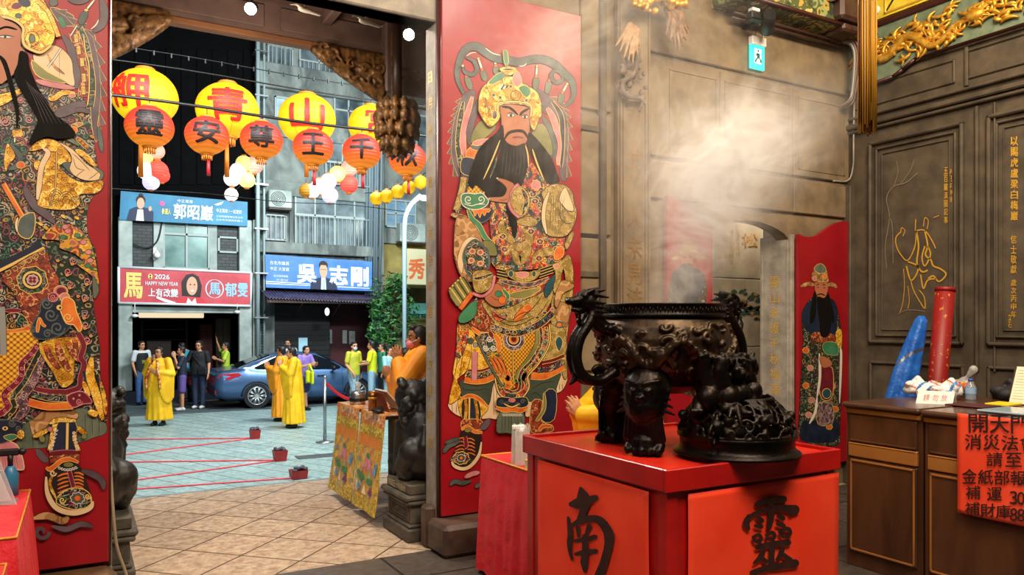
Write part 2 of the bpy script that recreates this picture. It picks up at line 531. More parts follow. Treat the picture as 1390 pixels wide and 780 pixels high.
# flat black panel painting the shade of a tall recess, and post beside the great leaf
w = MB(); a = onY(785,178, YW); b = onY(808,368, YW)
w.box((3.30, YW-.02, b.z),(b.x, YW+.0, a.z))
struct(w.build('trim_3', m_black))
w = MB(); w.box((3.66, YW-.07,0),(3.72, YW, 5.3),.012).box((3.28, YW-.045, b.z-.06),(3.66, YW, b.z),.01).box((3.28, YW-.045, a.z),(3.66, YW, a.z+.05),.01)
struct(w.build('trim_4', m_stone2))
# couplet board
w = MB(); w.box((3.83, YW-.075,.3),(4.16, YW, 4.6),.015)
for x in (3.87,4.10): w.box((x, YW-.087,.45),(x+.014, YW-.07,3.45),.004)
for z in (.45,3.44): w.box((3.87, YW-.087, z),(4.114, YW-.07, z+.014),.004)
for x in (3.84,4.135): w.box((x, YW-.09,.3),(x+.02, YW-.07,4.6),.006)
cp = struct(w.build('trim_5', m_stone))
cpy = YW-.0765
w = MB()
for ch, y in zip('青山王災未見法', (152,197,226,293,336,371,404)):
    zc = onY(857, y, cpy).z
    put_text(w, ch, quadfn((3.915, cpy, zc-.09),(4.075, cpy, zc-.09),(4.075, cpy, zc+.09),(3.915, cpy, zc+.09)),.015,.03)
o = w.build('lettering', mat('worn_gold_script', '#6b4f30', '#8a6a3c', 12,.6), cp)

# ---- doorway stone frame
w = MB()
w.box((X1, YW-.03,.0),(X1+.10, YW+WT+.01,3.78),.008).box((X0-.10, YW-.03,.0),(X0, YW+WT+.01,3.78),.008)
w.box((X0-.1, YW-.03,3.78),(X1+.1, YW+WT+.01,3.98),.01)
jamb = struct(w.build('door_1', m_stone_grey))
w = MB()
for k in range(15):
    z = 3.4-k*.19; ch = '日月光天德山河壯帝居靈安護國宮'[k]
    put_text(w, ch, quadfn((X1-.0015, YW+.11, z-.035),(X1-.0015, YW+.04, z-.035),(X1-.0015, YW+.04, z+.045),(X1-.0015, YW+.11, z+.045)))
w.build('lettering', m_goldline, jamb)
# stone sockets under the leaves
w = MB()
w.box((X1-.07, YW-.33,0),(X1+.36, YW-.02,.225),.03)
w.box((X1-.07, YW-.02,0),(X1+.1, YW+.1,.30),.02)
struct(w.build('trim_6', mat('socket_stone', '#3a2a22', '#5a463a', 6,.5, bump=.2)))
w = MB(); w.box((-.75, YW-.30,.06),(X0+.02, YW-.02,.215),.05).box((-.7, YW-.26,0),(X0, YW-.04,.08),.02)
w.cyl((-.55, YW-.2,.215),(-.3, YW-.2,.23),.02)
struct(w.build('trim_7', mat('socket_wood', '#4a3320', '#6e5232', 6,.5, bump=.2)))

# ---- the four door leaves
YL = 4.95
def leaf(name, x0, x1, z0, z1, hinge, mt=m_red_lacq):
    w = MB(); w.box((x0, YL, z0),(x1, YL+.06, z1),.006)
    o = struct(w.build(name, mt))
    w = MB(); x = hinge
    w.cyl((x, YL+.045, z0-.03),(x, YL+.045, z1),.026, n=12)
    w.build('hinge_post', m_darkred, o)
    return o
leafR = leaf('door_2', X1+.012,3.44,.235,4.04, X1+.02)
leafL = leaf('door_3', -1.06, X0-.02,.24,4.06, X0-.03)
def curved_leaf(name, x0, x1, zs, flip):
    w = MB(); pts = [(x0,.24)]; pts.append((x1,.24))
    top = crom([(x0+(x1-x0)*a, b, 0) for a, b in zs],8, False)
    pts += [(p.x, p.y) for p in reversed(top)]
    w.prism([(x, YL+.02, z) for x, z in pts],(0,.05,0))
    return struct(w.build(name, m_red_lacq))
leafC = curved_leaf('door_4', 4.34,4.86,[(0,2.70),(.15,2.69),(.5,2.62),(.8,2.50),(1,2.46)],0)
leafD = curved_leaf('door_5', 5.985,6.70,[(0,2.47),(.12,2.45),(.35,2.47),(.65,2.58),(.85,2.63),(1,2.64)],1)
w = MB(); w.box((5.93, YW-.03,0),(5.98, YW+.36,2.47),.008).box((5.98, YW+.12,0),(6.8, YW+.36,5.6))
for y in (5.06,5.37): w.box((5.925, y, .3),(5.935, y+.012,2.4),.003)
jr = struct(w.build('trim_8', m_stone_grey))
w = MB()
for k in range(9):
    z = 2.02-k*.15
    put_text(w, '靈山永護千秋福澤安'[k], quadfn((5.928,5.28, z-.055),(5.928,5.16, z-.055),(5.928,5.16, z+.055),(5.928,5.28, z+.055)))
w.build('lettering', m_goldline, jr)
# door post by the corner
w = MB(); w.box((6.72, YW-.09,0),(6.80, YW, 3.0),.01); struct(w.build('trim_9', m_stone2))

# ---- painted stone screen seen through the side doorway
w = MB(); YS = 6.2
for (a, b) in ((0,.9),(.91,1.35),(1.36,1.72),(1.73,2.12),(2.13,3.6)): w.box((5.2, YS, a),(7.6, YS+.1, b),.006)
scr = struct(w.build('wall_screen', mat('pale_stone', '#a59b86', '#c4baa2', 5,.7, bump=.2)))
w = MB(); ys = YS-.002
def onS(px, py, l=0): return onY(px, py, YS-.002-l*.001)
def rect_txt(w, ch, cx, cy, hw, hh, Y, bold=0, rough=0):
    put_text(w, ch, quadfn(onY(cx-hw, cy+hh, Y), onY(cx+hw, cy+hh, Y), onY(cx+hw, cy-hh, Y), onY(cx-hw, cy-hh, Y)), bold, rough)
rect_txt(w, '松', 1018,326,11,10, ys, .02)
for i, (x, y0, n) in enumerate(((1001,305,6),(993,315,6),(985,300,7),(976,318,5))):
    for k in range(n): rect_txt(w, '山水清風明月自在'[(k+i*2) % 8], x, y0+k*8,3.2,3.4, ys)
w.build('lettering', m_goldline, scr)
w = MB()
random.seed(3)
w.m(0)
stroke2d(w, [(962,440),(980,425),(1000,415),(1018,420),(1042,412)],[3,4,4,3,2], lambda x, y, l: onS(x, y, l),1)
stroke2d(w, [(1003,470),(1008,440),(1000,418)],[2,3,2], lambda x, y, l: onS(x, y, l),1)
for k in range(60):
    w.m(1 if k % 3 else 2); x = random.uniform(962,1042); y = 412+random.gauss(0,10)+.1*(x-1000)
    r = random.uniform(2,5)
    fill2d(w, [(x+r*math.cos(t)*(1+.3*math.sin(3*t)), y+r*.7*math.sin(t)) for t in [i*PI/5 for i in range(10)]], lambda x, y, l: onS(x, y, l),2+k % 3)
w.m(3)
for k in range(14):
    x = random.uniform(965,1040); y = random.uniform(398,430)
    fill2d(w, [(x+3*math.cos(t), y+2.2*math.sin(t)) for t in [i*PI/5 for i in range(10)]], lambda x, y, l: onS(x, y, l),6)
w.build('pine_painting', [m_brown, mat('pine_green', '#3d5746', rough=.7), mat('pine_dark', '#2b3630', rough=.7), mat('ochre_paint', '#b58b3c', rough=.7)], scr)

# ---- right wall: framed slate panels, cornice ledges
XR = 6.8
w = MB(); w.box((XR, -1.5,0),(XR+.25, YW+WT, 5.6)); 
wr = struct(w.build('wall_right', m_stone2))
def frame(w, y0, y1, z0, z1, wd, th, x=XR):
    for (a, b, c, d) in ((y0, y1, z0, z0+wd),(y0, y1, z1-wd, z1),(y0, y0+wd, z0, z1),(y1-wd, y1, z0, z1)):
        w.box((x-th, a, c),(x, b, d), min(wd, th)*.35)
w = MB()
pa = onX(1181,200, XR); pb = onX(1310,470, XR)
Y1a, Y1b = pb.y, pa.y; Z1a, Z1b = 1.42,3.40
frame(w, Y1a, Y1b, Z1a, Z1b, .035,.045); frame(w, Y1a+.07, Y1b-.07, Z1a+.07, Z1b-.07,.02,.028); frame(w, Y1a+.13, Y1b-.13, Z1a+.13, Z1b-.13,.01,.015)
q = onX(1341,300, XR).y
frame(w, q-1.35, q, 1.42,3.40,.035,.045); frame(w, q-1.28, q-.07,1.49,3.33,.02,.028); frame(w, q-1.22, q-.13,1.55,3.27,.01,.015)
# lower panel row behind the counter
frame(w, Y1a, Y1b, .35,1.25,.03,.03); frame(w, q-1.35, q, .35,1.25,.03,.03)
# ledges
w.box((XR-.05,-1.5,3.52),(XR, YW, 3.55),.008).box((XR-.075,-1.5,3.56),(XR, YW, 3.61),.012).box((XR-.05,-1.5,3.66),(XR, YW, 3.685),.008)
frame(w, 3.95,4.98,3.76,3.98,.02,.02); frame(w, 1.6,3.85,3.76,4.02,.02,.02)
w.box((XR-.03,3.83,3.70),(XR, 3.86,4.05),.006)
w.box((XR-.04,3.74,1.2),(XR, 3.765,3.5),.006).box((XR-.03,3.60,1.2),(XR, 3.615,3.5),.006)
struct(w.build('trim_12', m_stone2))
# gilded frieze
w = MB()
zt = 4.50
prof = [(-1.5, zt),(-1.5,4.09),(4.30,4.09),(4.42,4.03),(4.52,3.99),(5.03,3.97),(5.03, zt)]
w.prism([(XR-.03, y, z) for y, z in prof],(.03,0,0))
fr = struct(w.build('trim_13', m_greenframe))
w = MB(); w.box((XR-.06,-1.5, zt),(XR, 5.03, zt+.06),.01)
pr_ = [(XR-.05, y, z-.02) for y, z in prof[1:6]]
for i in range(len(pr_)-1): w.cyl(pr_[i], pr_[i+1],.018, n=8)
w.build('moulding', mat('maroon_moulding', '#3c1714', rough=.4), fr)
random.seed(11)
b = MB()
def scroll(w, c, r, turns, th, sgn=1, X=XR-.045, st=0):
    pts = []; rs = []
    for i in range(26):
        t = i/25; a = st+sgn*turns*2*PI*t; rr = r*(1-t*.88)
        pts.append((X-.012*t, c[0]+rr*math.cos(a), c[1]+rr*math.sin(a))); rs.append(th*(1-.55*t))
    w.tube(pts, rs, 6)
def fr_y(px, py): p = onX(px, py, XR-.04); return (p.y, p.z)
for k in range(26):                                  # acanthus leaves and clouds along the frieze
    t = k/25; y = 4.9-t*4.2; zc = 4.28+.05*math.sin(k*1.9)
    scroll(b, (y, zc), random.uniform(.05,.10), random.uniform(.9,1.5),.018, random.choice((-1,1)), st=random.uniform(0,6))
def leafc(w, y, z, a, L, wd):
    pts = []; rs = []
    for i in range(8):
        t = i/7; aa = a+.9*t
        pts.append((XR-.05-.012*math.sin(PI*t), y+L*t*math.cos(aa), z+L*t*math.sin(aa)*.8)); rs.append(wd*math.sin(PI*(.12+.85*t))+.003)
    w.tube(pts, rs, 6)
for k in range(230):
    y = random.uniform(2.3,4.95); z = 4.27+random.uniform(-.13,.13)
    leafc(b, y, z, random.uniform(0,6.3), random.uniform(.07,.19), random.uniform(.010,.018))
# a long dragon body
pts = [(XR-.06,4.98-i*.026,4.22+.075*math.sin(i*.33)+.02*math.sin(i*.11)) for i in range(46)]
b.tube(pts, [.03*math.sin(PI*min(1,(i+4)/50))+.01 for i in range(46)],8)
b.sph((XR-.07,3.74,4.28),(.05,.09,.06),10,7)
for k in range(12): b.tube([(XR-.08,3.74,4.28),(XR-.08,3.74+.13*math.cos(k*.52),4.28+.09*math.sin(k*.52))],[.02,.004],5)
b.build('gilt_carving', m_gold, fr)
# yellow painted panel above it
w = MB(); w.box((XR-.03,-1.5,4.58),(XR, 5.03,5.3)); yp = struct(w.build('trim_14', mat('yellow_mural', '#d8b81c', '#ead74a', 7,.5)))
w = MB(); frame(w, -1.4,4.62,4.60,5.25,.02,.012, XR-.03); w.build('border_line', m_goldline, yp)
w = MB(); random.seed(5)
def onR(x, z, l=0): return Vector((XR-.032-l*.001, x, z))
for (yy, zz, s_) in ((4.45,4.85,1),(3.75,4.9,1.2),(3.2,4.8,.8)):
    w.m(0); stroke2d(w, [(yy+.15, zz-.22),(yy+.05, zz-.1),(yy+.08, zz),(yy-.08, zz+.12)],[.02,.025,.02,.01], onR, 0)
    for k in range(26):
        w.m(1+k % 2); x = yy+random.gauss(0,.13)*s_; z = zz+random.gauss(.02,.09)*s_; r = random.uniform(.015,.04)
        fill2d(w, [(x+r*math.cos(t), z+r*.8*math.sin(t)) for t in [i*PI/4 for i in range(8)]], onR, 1+k % 3)
w.m(3); fill2d(w, [(4.1+.12*math.cos(t),4.72+.05*math.sin(t)) for t in [i*PI/8 for i in range(16)]], onR, 1)
w.build('mural', [m_brown, mat('mural_green', '#4d6b3a', rough=.6), mat('mural_olive', '#7c7a2c', rough=.6), mat('mural_cream', '#efe6b8', rough=.6)], yp)

# gold line figure and inscriptions on the framed panels
w = MB(); 
def onP(px, py, l=0): return onX(px, py, XR-.004-l*.002)
def gl(pts, wd=1.5, n=5, cl=False):
    P = crom([(x, y, 0) for x, y in pts], n, cl); stroke2d(w, [(p.x, p.y) for p in P], wd, onP, 1, cl)
w.m(0)
# robe and sash (zoom factor of the study crop: 2.6)
def Z(pts): return [(1140+x/2.6,180+y/2.6) for x, y in pts]
gl(Z([(270,345),(300,345),(325,380),(338,408)]),1.6)
gl(Z([(270,345),(278,400),(272,460),(290,490),(310,485)]),2.2)
gl(Z([(300,345),(310,400),(302,430),(322,450),(330,470),(355,480),(375,500),(350,525),(330,505),(312,515)]),2.2)
gl(Z([(310,400),(320,430),(300,470),(290,440),(300,400)]),2)
gl(Z([(270,345),(265,400),(240,450),(215,430),(200,400),(198,370),(215,350)]),1.5)
gl(Z([(240,455),(275,470),(270,500),(250,520),(235,470)]),2)
gl(Z([(250,520),(262,560),(285,600),(300,620),(298,580),(280,555)]),1.4)
gl(Z([(285,500),(295,550),(310,520),(340,515)]),2)
gl(Z([(225,480),(228,540),(222,600),(210,640)]),.9)
gl(Z([(240,540),(245,590),(240,620)]),.9)
gl(Z([(215,350),(218,335),(230,345),(222,365)]),1.0)
gl(Z([(295,330),(300,300),(312,310),(308,340)]),1.0); gl(Z([(266,345),(268,305)]),1.2); gl(Z([(330,300),(350,292)]),1)
w.m(1)
gl(Z([(165,480),(160,400),(175,300),(165,230),(190,190),(235,175),(275,140)]),1.2)
gl(Z([(190,190),(205,140),(200,100)]),.9); gl(Z([(215,180),(250,130),(262,95)]),.9); gl(Z([(175,300),(185,330),(188,460)]),1.2)
gl(Z([(205,640),(240,625),(300,630)]),1)
w.m(0)
def coltext(w, s, px, y0, y1, hw, bold=.01):
    n = len(s); dy = (y1-y0)/n
    for i, ch in enumerate(s):
        cy = y0+dy*(i+.5)
        a, b_, c_, d = onP(px-hw, cy+dy*.42), onP(px+hw, cy+dy*.42), onP(px+hw, cy-dy*.42), onP(px-hw, cy-dy*.42)
        put_text(w, ch, quadfn(a, b_, c_, d), bold, .06)
coltext(w, '五百羅漢圖記事', 1284,226,304,2.6); coltext(w, '辛丑年仲春', 1290,228,275,2.6)
coltext(w, '以賜虎盧梁白梅巖', 1377,184,300,5,.02); coltext(w, '信士敬獻', 1376,318,372,4); coltext(w, '歲次丙申年', 1376,378,432,3.6); coltext(w, '立石', 1371,425,446,2.4)
w.build('gold_inlay', [m_goldline, mat('faint_engraving', '#7b6f5c', rough=.7)], wr)

# ---- porch beam, soffit and ceiling
w = MB(); w.box((-3.2,5.35,4.72),(9.5,8.4,4.85)); struct(w.build('ceiling', m_soffit))
w = MB(); w.box((-3.2,7.55,4.36),(9.5,7.68,4.42),.01); struct(w.build('trim_15', m_beam))
w = MB(); w.box((-3.2,7.57,4.42),(9.5,7.66,4.75),.01)
for x in (.2,1.7): w.box((x, 7.545,4.47),(x+1.35,7.575,4.69),.01)
w.box((-3.2,6.2,4.56),(9.5,6.4,4.75),.02)
for x in (-.6,.75,2.1,3.45): w.box((x, 5.35,4.6),(x+.1,7.6,4.74),.015)
struct(w.build('trim_16', m_soffit))
# hall side painted beam over the wall
w = MB(); w.box((4.9,4.72,4.42),(6.8, YW, 4.95),.01); pbm = struct(w.build('trim_17', brocade('painted_beam', '#4d5a36', ['#b89a4a', '#2e3d2c', '#8f9c62', '#c8b070'],9,2.2,.5,.5)))
w = MB(); w.cyl((4.9,4.70,4.95),(6.8,4.70,4.95),.03, n=10).cyl((4.9,4.71,4.44),(6.8,4.71,4.44),.02, n=10); w.build('moulding', mat('maroon_moulding', '#3c1714'), pbm)
w = MB(); w.box((4.9,4.3,4.98),(6.8, YW, 5.5),.02); struct(w.build('trim_18', mat('crimson_beam', '#5c1018', '#7b1a22', 5,.5)))
w = MB(); w.box((6.15,4.62,4.46),(6.55,4.98,4.96),.03).box((6.25,4.68,4.38),(6.5,4.95,4.46),.02)
struct(w.build('trim_19', mat('bracket_maroon', '#38131a', '#4c3a2c', 9,.5)))
w = MB(); w.box((6.05,4.60,4.62),(6.12,4.72,4.80),.01).sph((6.6,4.60,4.60),.045)
struct(w.build('trim_20', m_white))

# ================================================================== HALL OBJECTS
m_redpaint = mat('red_paint', '#a00c0c', '#b81410', 5,.38, coat=.2, bump=.1, bs=50, bd=.002)
m_redtop = mat('red_table_top', '#c01c0c', '#d22a12', 6,.4, coat=.2, bump=.1, bs=40, bd=.003)
m_paper = mat('vermilion_paper', '#f83a18', '#ff4a28', 3,.6, bump=.12, bs=5, bd=.01)
m_notice = mat('orange_red_paper', '#f2431f', '#fb5230', 3,.6, bump=.12, bs=5, bd=.01)
m_ink = mat('brush_ink', '#25100c', '#3b1a12', 20,.6)
m_bronze = mat('dark_bronze', '#100c0b', '#221a14', 9,.36,.75, bump=.5, bs=70, bd=.004)
m_bronze_worn = mat('worn_bronze', '#2a1f18', '#4e3d2b', 14,.42,.7, bump=.5, bs=70, bd=.003)
m_ash = mat('incense_ash', '#8d8478', '#b5ab9c', 30,.95, bump=.5, bs=60)
m_redcloth = mat('red_satin', '#d01c26', '#e23440', 5,.5, bump=.6, bs=9, bd=.03)
m_trim = mat('gold_braid', '#c87e1a', '#e8a838', 60,.5)

# --- red table under the incense burner
BX0, BX1, BY0, BY1, BZ = 2.11,3.21,2.42,3.60,1.0
tb = thing('altar_table', 'tall red painted box table with vermilion papers and a bronze burner on top', 'table', (2.66,3.01,0))
w = MB(); w.box((BX0+.028, BY0+.028,0),(BX1-.028, BY1-.028,.905),.004)
for (x, y) in ((BX0+.02, BY0+.02),(BX1-.08, BY0+.02),(BX0+.02, BY1-.08),(BX1-.08, BY1-.08)): w.box((x, y, 0),(x+.06, y+.06,.905),.003)
w.build('cabinet_body', m_redpaint, tb)
w = MB(); w.box((BX0+.02, BY0+.02,.905),(BX1-.02, BY1-.02,.982)); w.build('tabletop', m_redtop, tb)
w = MB()
t = .022
w.box((BX0, BY0,.903),(BX1, BY0+t, BZ),.004).box((BX0, BY1-t, .903),(BX1, BY1, BZ),.004).box((BX0, BY0+t, .903),(BX0+t, BY1-t, BZ),.004).box((BX1-t, BY0+t, .903),(BX1, BY1-t, BZ),.004)
w.build('rim', m_redpaint, tb)
def paper(name, a, b, zt, zb, n, parent, m_, wav=.003):
    a = Vector(a); b = Vector(b); nn = Vector(n)
    w = MB()
    w.grid(lambda u, v: (a*(1-u)+b*u)+Vector((0,0, zt+(zb-zt)*v))+nn*(.004+wav*math.sin(7*u+3*v)*math.sin(4*v+1)),24,24)
    return w.build(name, m_, parent, solid=.0008)
xl = BX0+.018; yf = BY0+.018
a = onX(731,640, xl); b = onX(882,640, xl)
p1 = paper('red_paper', (xl, a.y, 0),(xl, b.y, 0),.885,.22,(-1,0,0), tb, m_paper)
cnt_ = [0]
def brush(w, strokes, place, k=.3885, ox=640, oy=560):
    for pts, wd in strokes:
        P = crom([(ox+x*k, oy+y*k, 0) for x, y in pts],6, False); n = len(P); m_ = len(wd)-1
        W = []
        for i in range(n):
            f = i*m_/(n-1); a = min(int(f), m_-1); W.append((wd[a]+(wd[a+1]-wd[a])*(f-a))*k*(1+.10*noise.noise(Vector((i*.7, pts[0][0],0)))))
        cnt_[0] += 3; c0 = cnt_[0]
        stroke2d(w, [(p.x, p.y) for p in P], W, place, c0)
        for q, (e, ww) in enumerate(((P[0], W[0]),(P[-1], W[-1]))): fill2d(w, [(e.x+ww*.5*math.cos(t*PI/5), e.y+ww*.5*math.sin(t*PI/5)) for t in range(10)], place, c0+1+q)
def plx(x, y, l):
    p = onX(x, y, xl); return p+Vector((-.0115-l*.00004,0,0))
w = MB()
NAN = [([(388,262),(398,300),(400,330),(388,375)],[10,44,48,26,30]),([(355,318),(395,312),(440,296)],[18,40,30,22]),
 ([(345,365),(352,420),(350,470),(358,512)],[10,18,22,14,8]),([(355,392),(400,372),(450,372),(482,410),(488,450),(474,510),(456,560),(440,580)],[10,24,26,32,36,30,30,34,20]),
 ([(378,398),(382,430)],[16,12]),([(418,395),(408,425)],[18,12]),([(370,446),(410,440),(440,432)],[12,20,16]),([(372,492),(405,486),(442,482)],[12,22,16]),([(404,430),(404,480),(402,520),(404,552)],[20,22,28,12])]
brush(w, NAN, plx)
w.build('lettering', m_ink, p1)
a = onY(933,700, yf); b = onY(1137,700, yf)
p2 = paper('red_paper', (a.x, yf, 0),(b.x, yf, 0),.885,.22,(0,-1,0), tb, m_paper)
def ply(x, y, l):
    p = onY(x, y, yf); return p+Vector((0,-.0115-l*.00004,0))
w = MB()
LING = [([(990,318),(1030,302),(1082,300)],[20,24,26]),([(960,365),(1000,342),(1060,330),(1122,336)],[16,16,20,34]),([(1118,336),(1108,352)],[26,14]),([(962,360),(952,384),(960,402)],[18,26,14]),
 ([(1036,305),(1040,350),(1032,398)],[22,24,18]),([(992,362),(1006,374)],[14,18]),([(984,392),(1004,396)],[12,16]),([(1064,358),(1080,366)],[14,18]),([(1062,386),(1082,392)],[14,16]),
 ([(976,432),(996,424),(1004,440),(986,448),(976,434)],[12,14,12,10]),([(1022,424),(1044,416),(1050,432),(1030,440),(1022,426)],[12,14,12,10]),([(1068,412),(1096,402),(1104,420),(1082,430),(1068,414)],[12,16,14,10]),
 ([(990,466),(1040,456),(1098,450)],[18,20,22]),([(1044,458),(1040,500),(1042,536)],[22,20,24]),([(1012,478),(1000,502),(978,522)],[18,20,8]),([(1000,498),(1020,516)],[12,18]),
 ([(1078,468),(1070,494),(1056,510)],[18,18,8]),([(1074,486),(1102,512)],[12,24]),([(972,556),(1020,540),(1070,532),(1122,522)],[20,22,24,30])]
brush(w, LING, ply)
w.build('lettering', m_ink, p2)

# --- bronze incense burner
CB = Vector((2.58,2.99,.982))
ib = thing('incense_burner', 'large dark bronze tripod incense burner with dragon handles, smoking on the red table', 'incense burner', CB)
random.seed(2)
bl = Blob()
bl.lathe([(0,1.25),(.12,1.26),(.22,1.305),(.285,1.38),(.325,1.46),(.338,1.53),(.325,1.59),(.298,1.635),(.26,1.635),(.27,1.58),(.28,1.52),(.24,1.42),(.12,1.34),(0,1.33)],(CB.x, CB.y, 0),48)
def bowlr(z):
    P = [(1.25,.02),(1.26,.12),(1.305,.22),(1.38,.285),(1.46,.325),(1.53,.338),(1.59,.325),(1.635,.298)]
    for (z0, r0),(z1, r1) in zip(P, P[1:]):
        if z <= z1: return r0+(r1-r0)*max(0,(z-z0))/(z1-z0)
    return .298
def onbowl(a, z, l=0.0):
    r = bowlr(z)+l; return Vector((CB.x+r*math.cos(a), CB.y+r*math.sin(a), z))
def wrap(pts, rs, l=.010): bl.tube([onbowl(a, z, l) for a, z in pts], rs, 8)
# camera side of the bowl is around angle -130 degrees
A0 = math.radians(-130)
for (ca, sg) in ((A0,1),(A0+1.9,-1),(A0+3.6,1)):
    pts = []; rs = []
    for i in range(60):
        t = i/59; pts.append((ca+sg*(-.85+1.55*t),1.475+.075*math.sin(t*11)*(1-.3*t)-.01)); rs.append(.009+.013*math.sin(PI*min(1, t*1.05))**.7)
    wrap(pts, rs)
    for i in range(4,56,3):                          # dorsal spines
        a, z = pts[i]; p = onbowl(a, z, .02+rs[i]*.5); bl.cap(p, onbowl(a+.02, z+.034,.03),.007,.002,6)
    ha, hz = pts[-1]
    c = onbowl(ha, hz+.02,.035); bl.sph(c, (.045,.045,.034),12,8)
    for k in (-1,1):
        bl.cap(c, onbowl(ha+sg*.12, hz+.02+.012*k, .045),.022,.012,8)
        bl.cap(c, onbowl(ha-sg*.16, hz+.05+.022*k, .03),.01,.004,6)
        bl.sph(onbowl(ha+sg*.05, hz+.04,.065),.009,8,6)
    for (t0, dz) in ((18,-.07),(34,-.07),(26,.06)):
        a, z = pts[t0]; q = onbowl(a+sg*.1, z+dz, .02); bl.cap(onbowl(a, z, .015), q, .014,.01,8)
        for k in range(4): bl.cap(q, onbowl(a+sg*(.14+.02*k), z+dz+.03-.02*k, .022),.006,.003,6)
for k in range(150):                                    # clouds and flames
    a = random.uniform(0,2*PI); z = random.uniform(1.35,1.6); r = random.uniform(.02,.04); sg = random.choice((-1,1)); pts = []; rs = []
    for i in range(12):
        t = i/11; an = t*5*sg+k; rr = r*(1-.8*t); pts.append((a+rr*math.cos(an)/.33, z+rr*math.sin(an)*.7)); rs.append(.0105*(1-.4*t))
    wrap(pts, rs, .009)
bl.fuse('bowl', m_bronze_worn, ib, .0062,1)
w = MB()
w.lathe([(.27,1.60),(.292,1.632),(.302,1.636),(.314,1.64),(.316,1.65),(.310,1.655),(.310,1.693),(.316,1.697),(.316,1.705),(.27,1.705),(.265,1.60)],(CB.x, CB.y, 0),64, caps=False)
for k in range(56):                                     # key-fret raised on the rim
    a = k*2*PI/56
    for (da, z0, z1) in ((0,1.660,1.688),(.045,1.660,1.680)):
        p = Vector((CB.x+.3105*math.cos(a+da), CB.y+.3105*math.sin(a+da),0)); w.cyl(p+Vector((0,0, z0)), p+Vector((0,0, z1)),.0028, n=5)
w.build('rim', m_bronze, ib)
w = MB(); w.lathe([(0,1.655),(.12,1.652),(.2,1.645),(.268,1.64),(.268,1.58),(0,1.58)],(CB.x, CB.y, 0),32); w.build('ash', m_ash, ib)
# incense sticks and embers in the ash
w = MB(); random.seed(4)
for k in range(16):
    a = random.uniform(0,6.28); r = random.uniform(0,.12); x = CB.x+r*math.cos(a); y = CB.y+r*math.sin(a)
    w = MB().m(0).cyl((x, y, 1.64),(x+random.uniform(-.01,.01), y+random.uniform(-.01,.01),1.69),.002, n=5)
    w.build('incense_stick', m_brown, ib)
# legs with lion masks
def leg(ang):
    d = Vector((math.cos(ang), math.sin(ang),0)); s = Vector((-d.y, d.x, 0)); c = Vector((CB.x, CB.y, 0)); z0 = CB.z
    P = lambda r, t, z: c+d*r+s*t+Vector((0,0, z))
    b = Blob()
    b.chain([P(.19,0,1.38), P(.26,0,1.30), P(.285,0,1.22), P(.27,0,1.14), P(.26,0,1.07), P(.275,0,1.03)],[.10,.115,.10,.072,.07,.082])
    b.sph(P(.33,0,1.245),(.05,.05,.034))                       # muzzle
    b.sph(P(.375,0,1.26),(.022,.022,.016))
    for k in (-1,1):
        b.sph(P(.35,.035*k, 1.29),.024); b.cap(P(.36,.018*k, 1.325), P(.335,.08*k, 1.34),.014,.009)
        b.sph(P(.368,.036*k, 1.292),.011)
        b.cap(P(.35,.03*k, 1.215), P(.33,.062*k, 1.235),.014,.01)
        b.cap(P(.362,.026*k, 1.215), P(.362,.027*k, 1.192),.008,.003)
        for j in range(4): b.cap(P(.31,.075*k, 1.30-.03*j), P(.285,(.11+.01*j)*k, 1.285-.035*j),.013,.006)
        b.cap(P(.25,.06*k, 1.37), P(.24,.10*k, 1.42),.02,.008)
    for j in range(9):                                               # fluted shank
        t = (j-4)*.021; b.cap(P(.335-.15*t*t*20, t, 1.17), P(.325-.15*t*t*20, t*1.15,1.06),.008,.010)
    for j in range(5):                                               # claws
        t = (j-2)*.037; rr = .345-abs(j-2)*.012
        b.cap(P(rr-.03, t, z0+.052), P(rr, t, z0+.028),.025,.022); b.cap(P(rr+.01, t, z0+.03), P(rr+.022, t, z0+.012),.012,.006)
    b.cap(P(.25,-.05, z0+.03), P(.25,.05, z0+.03),.034)
    # flatten the sole
    o = b.fuse('leg', m_bronze, ib, .006,1)
    zl = z0-CB.z+.001
    for v in o.data.vertices: v.co.z = max(v.co.z, zl)
    return o
for a in (-147,118,-18): leg(math.radians(a))
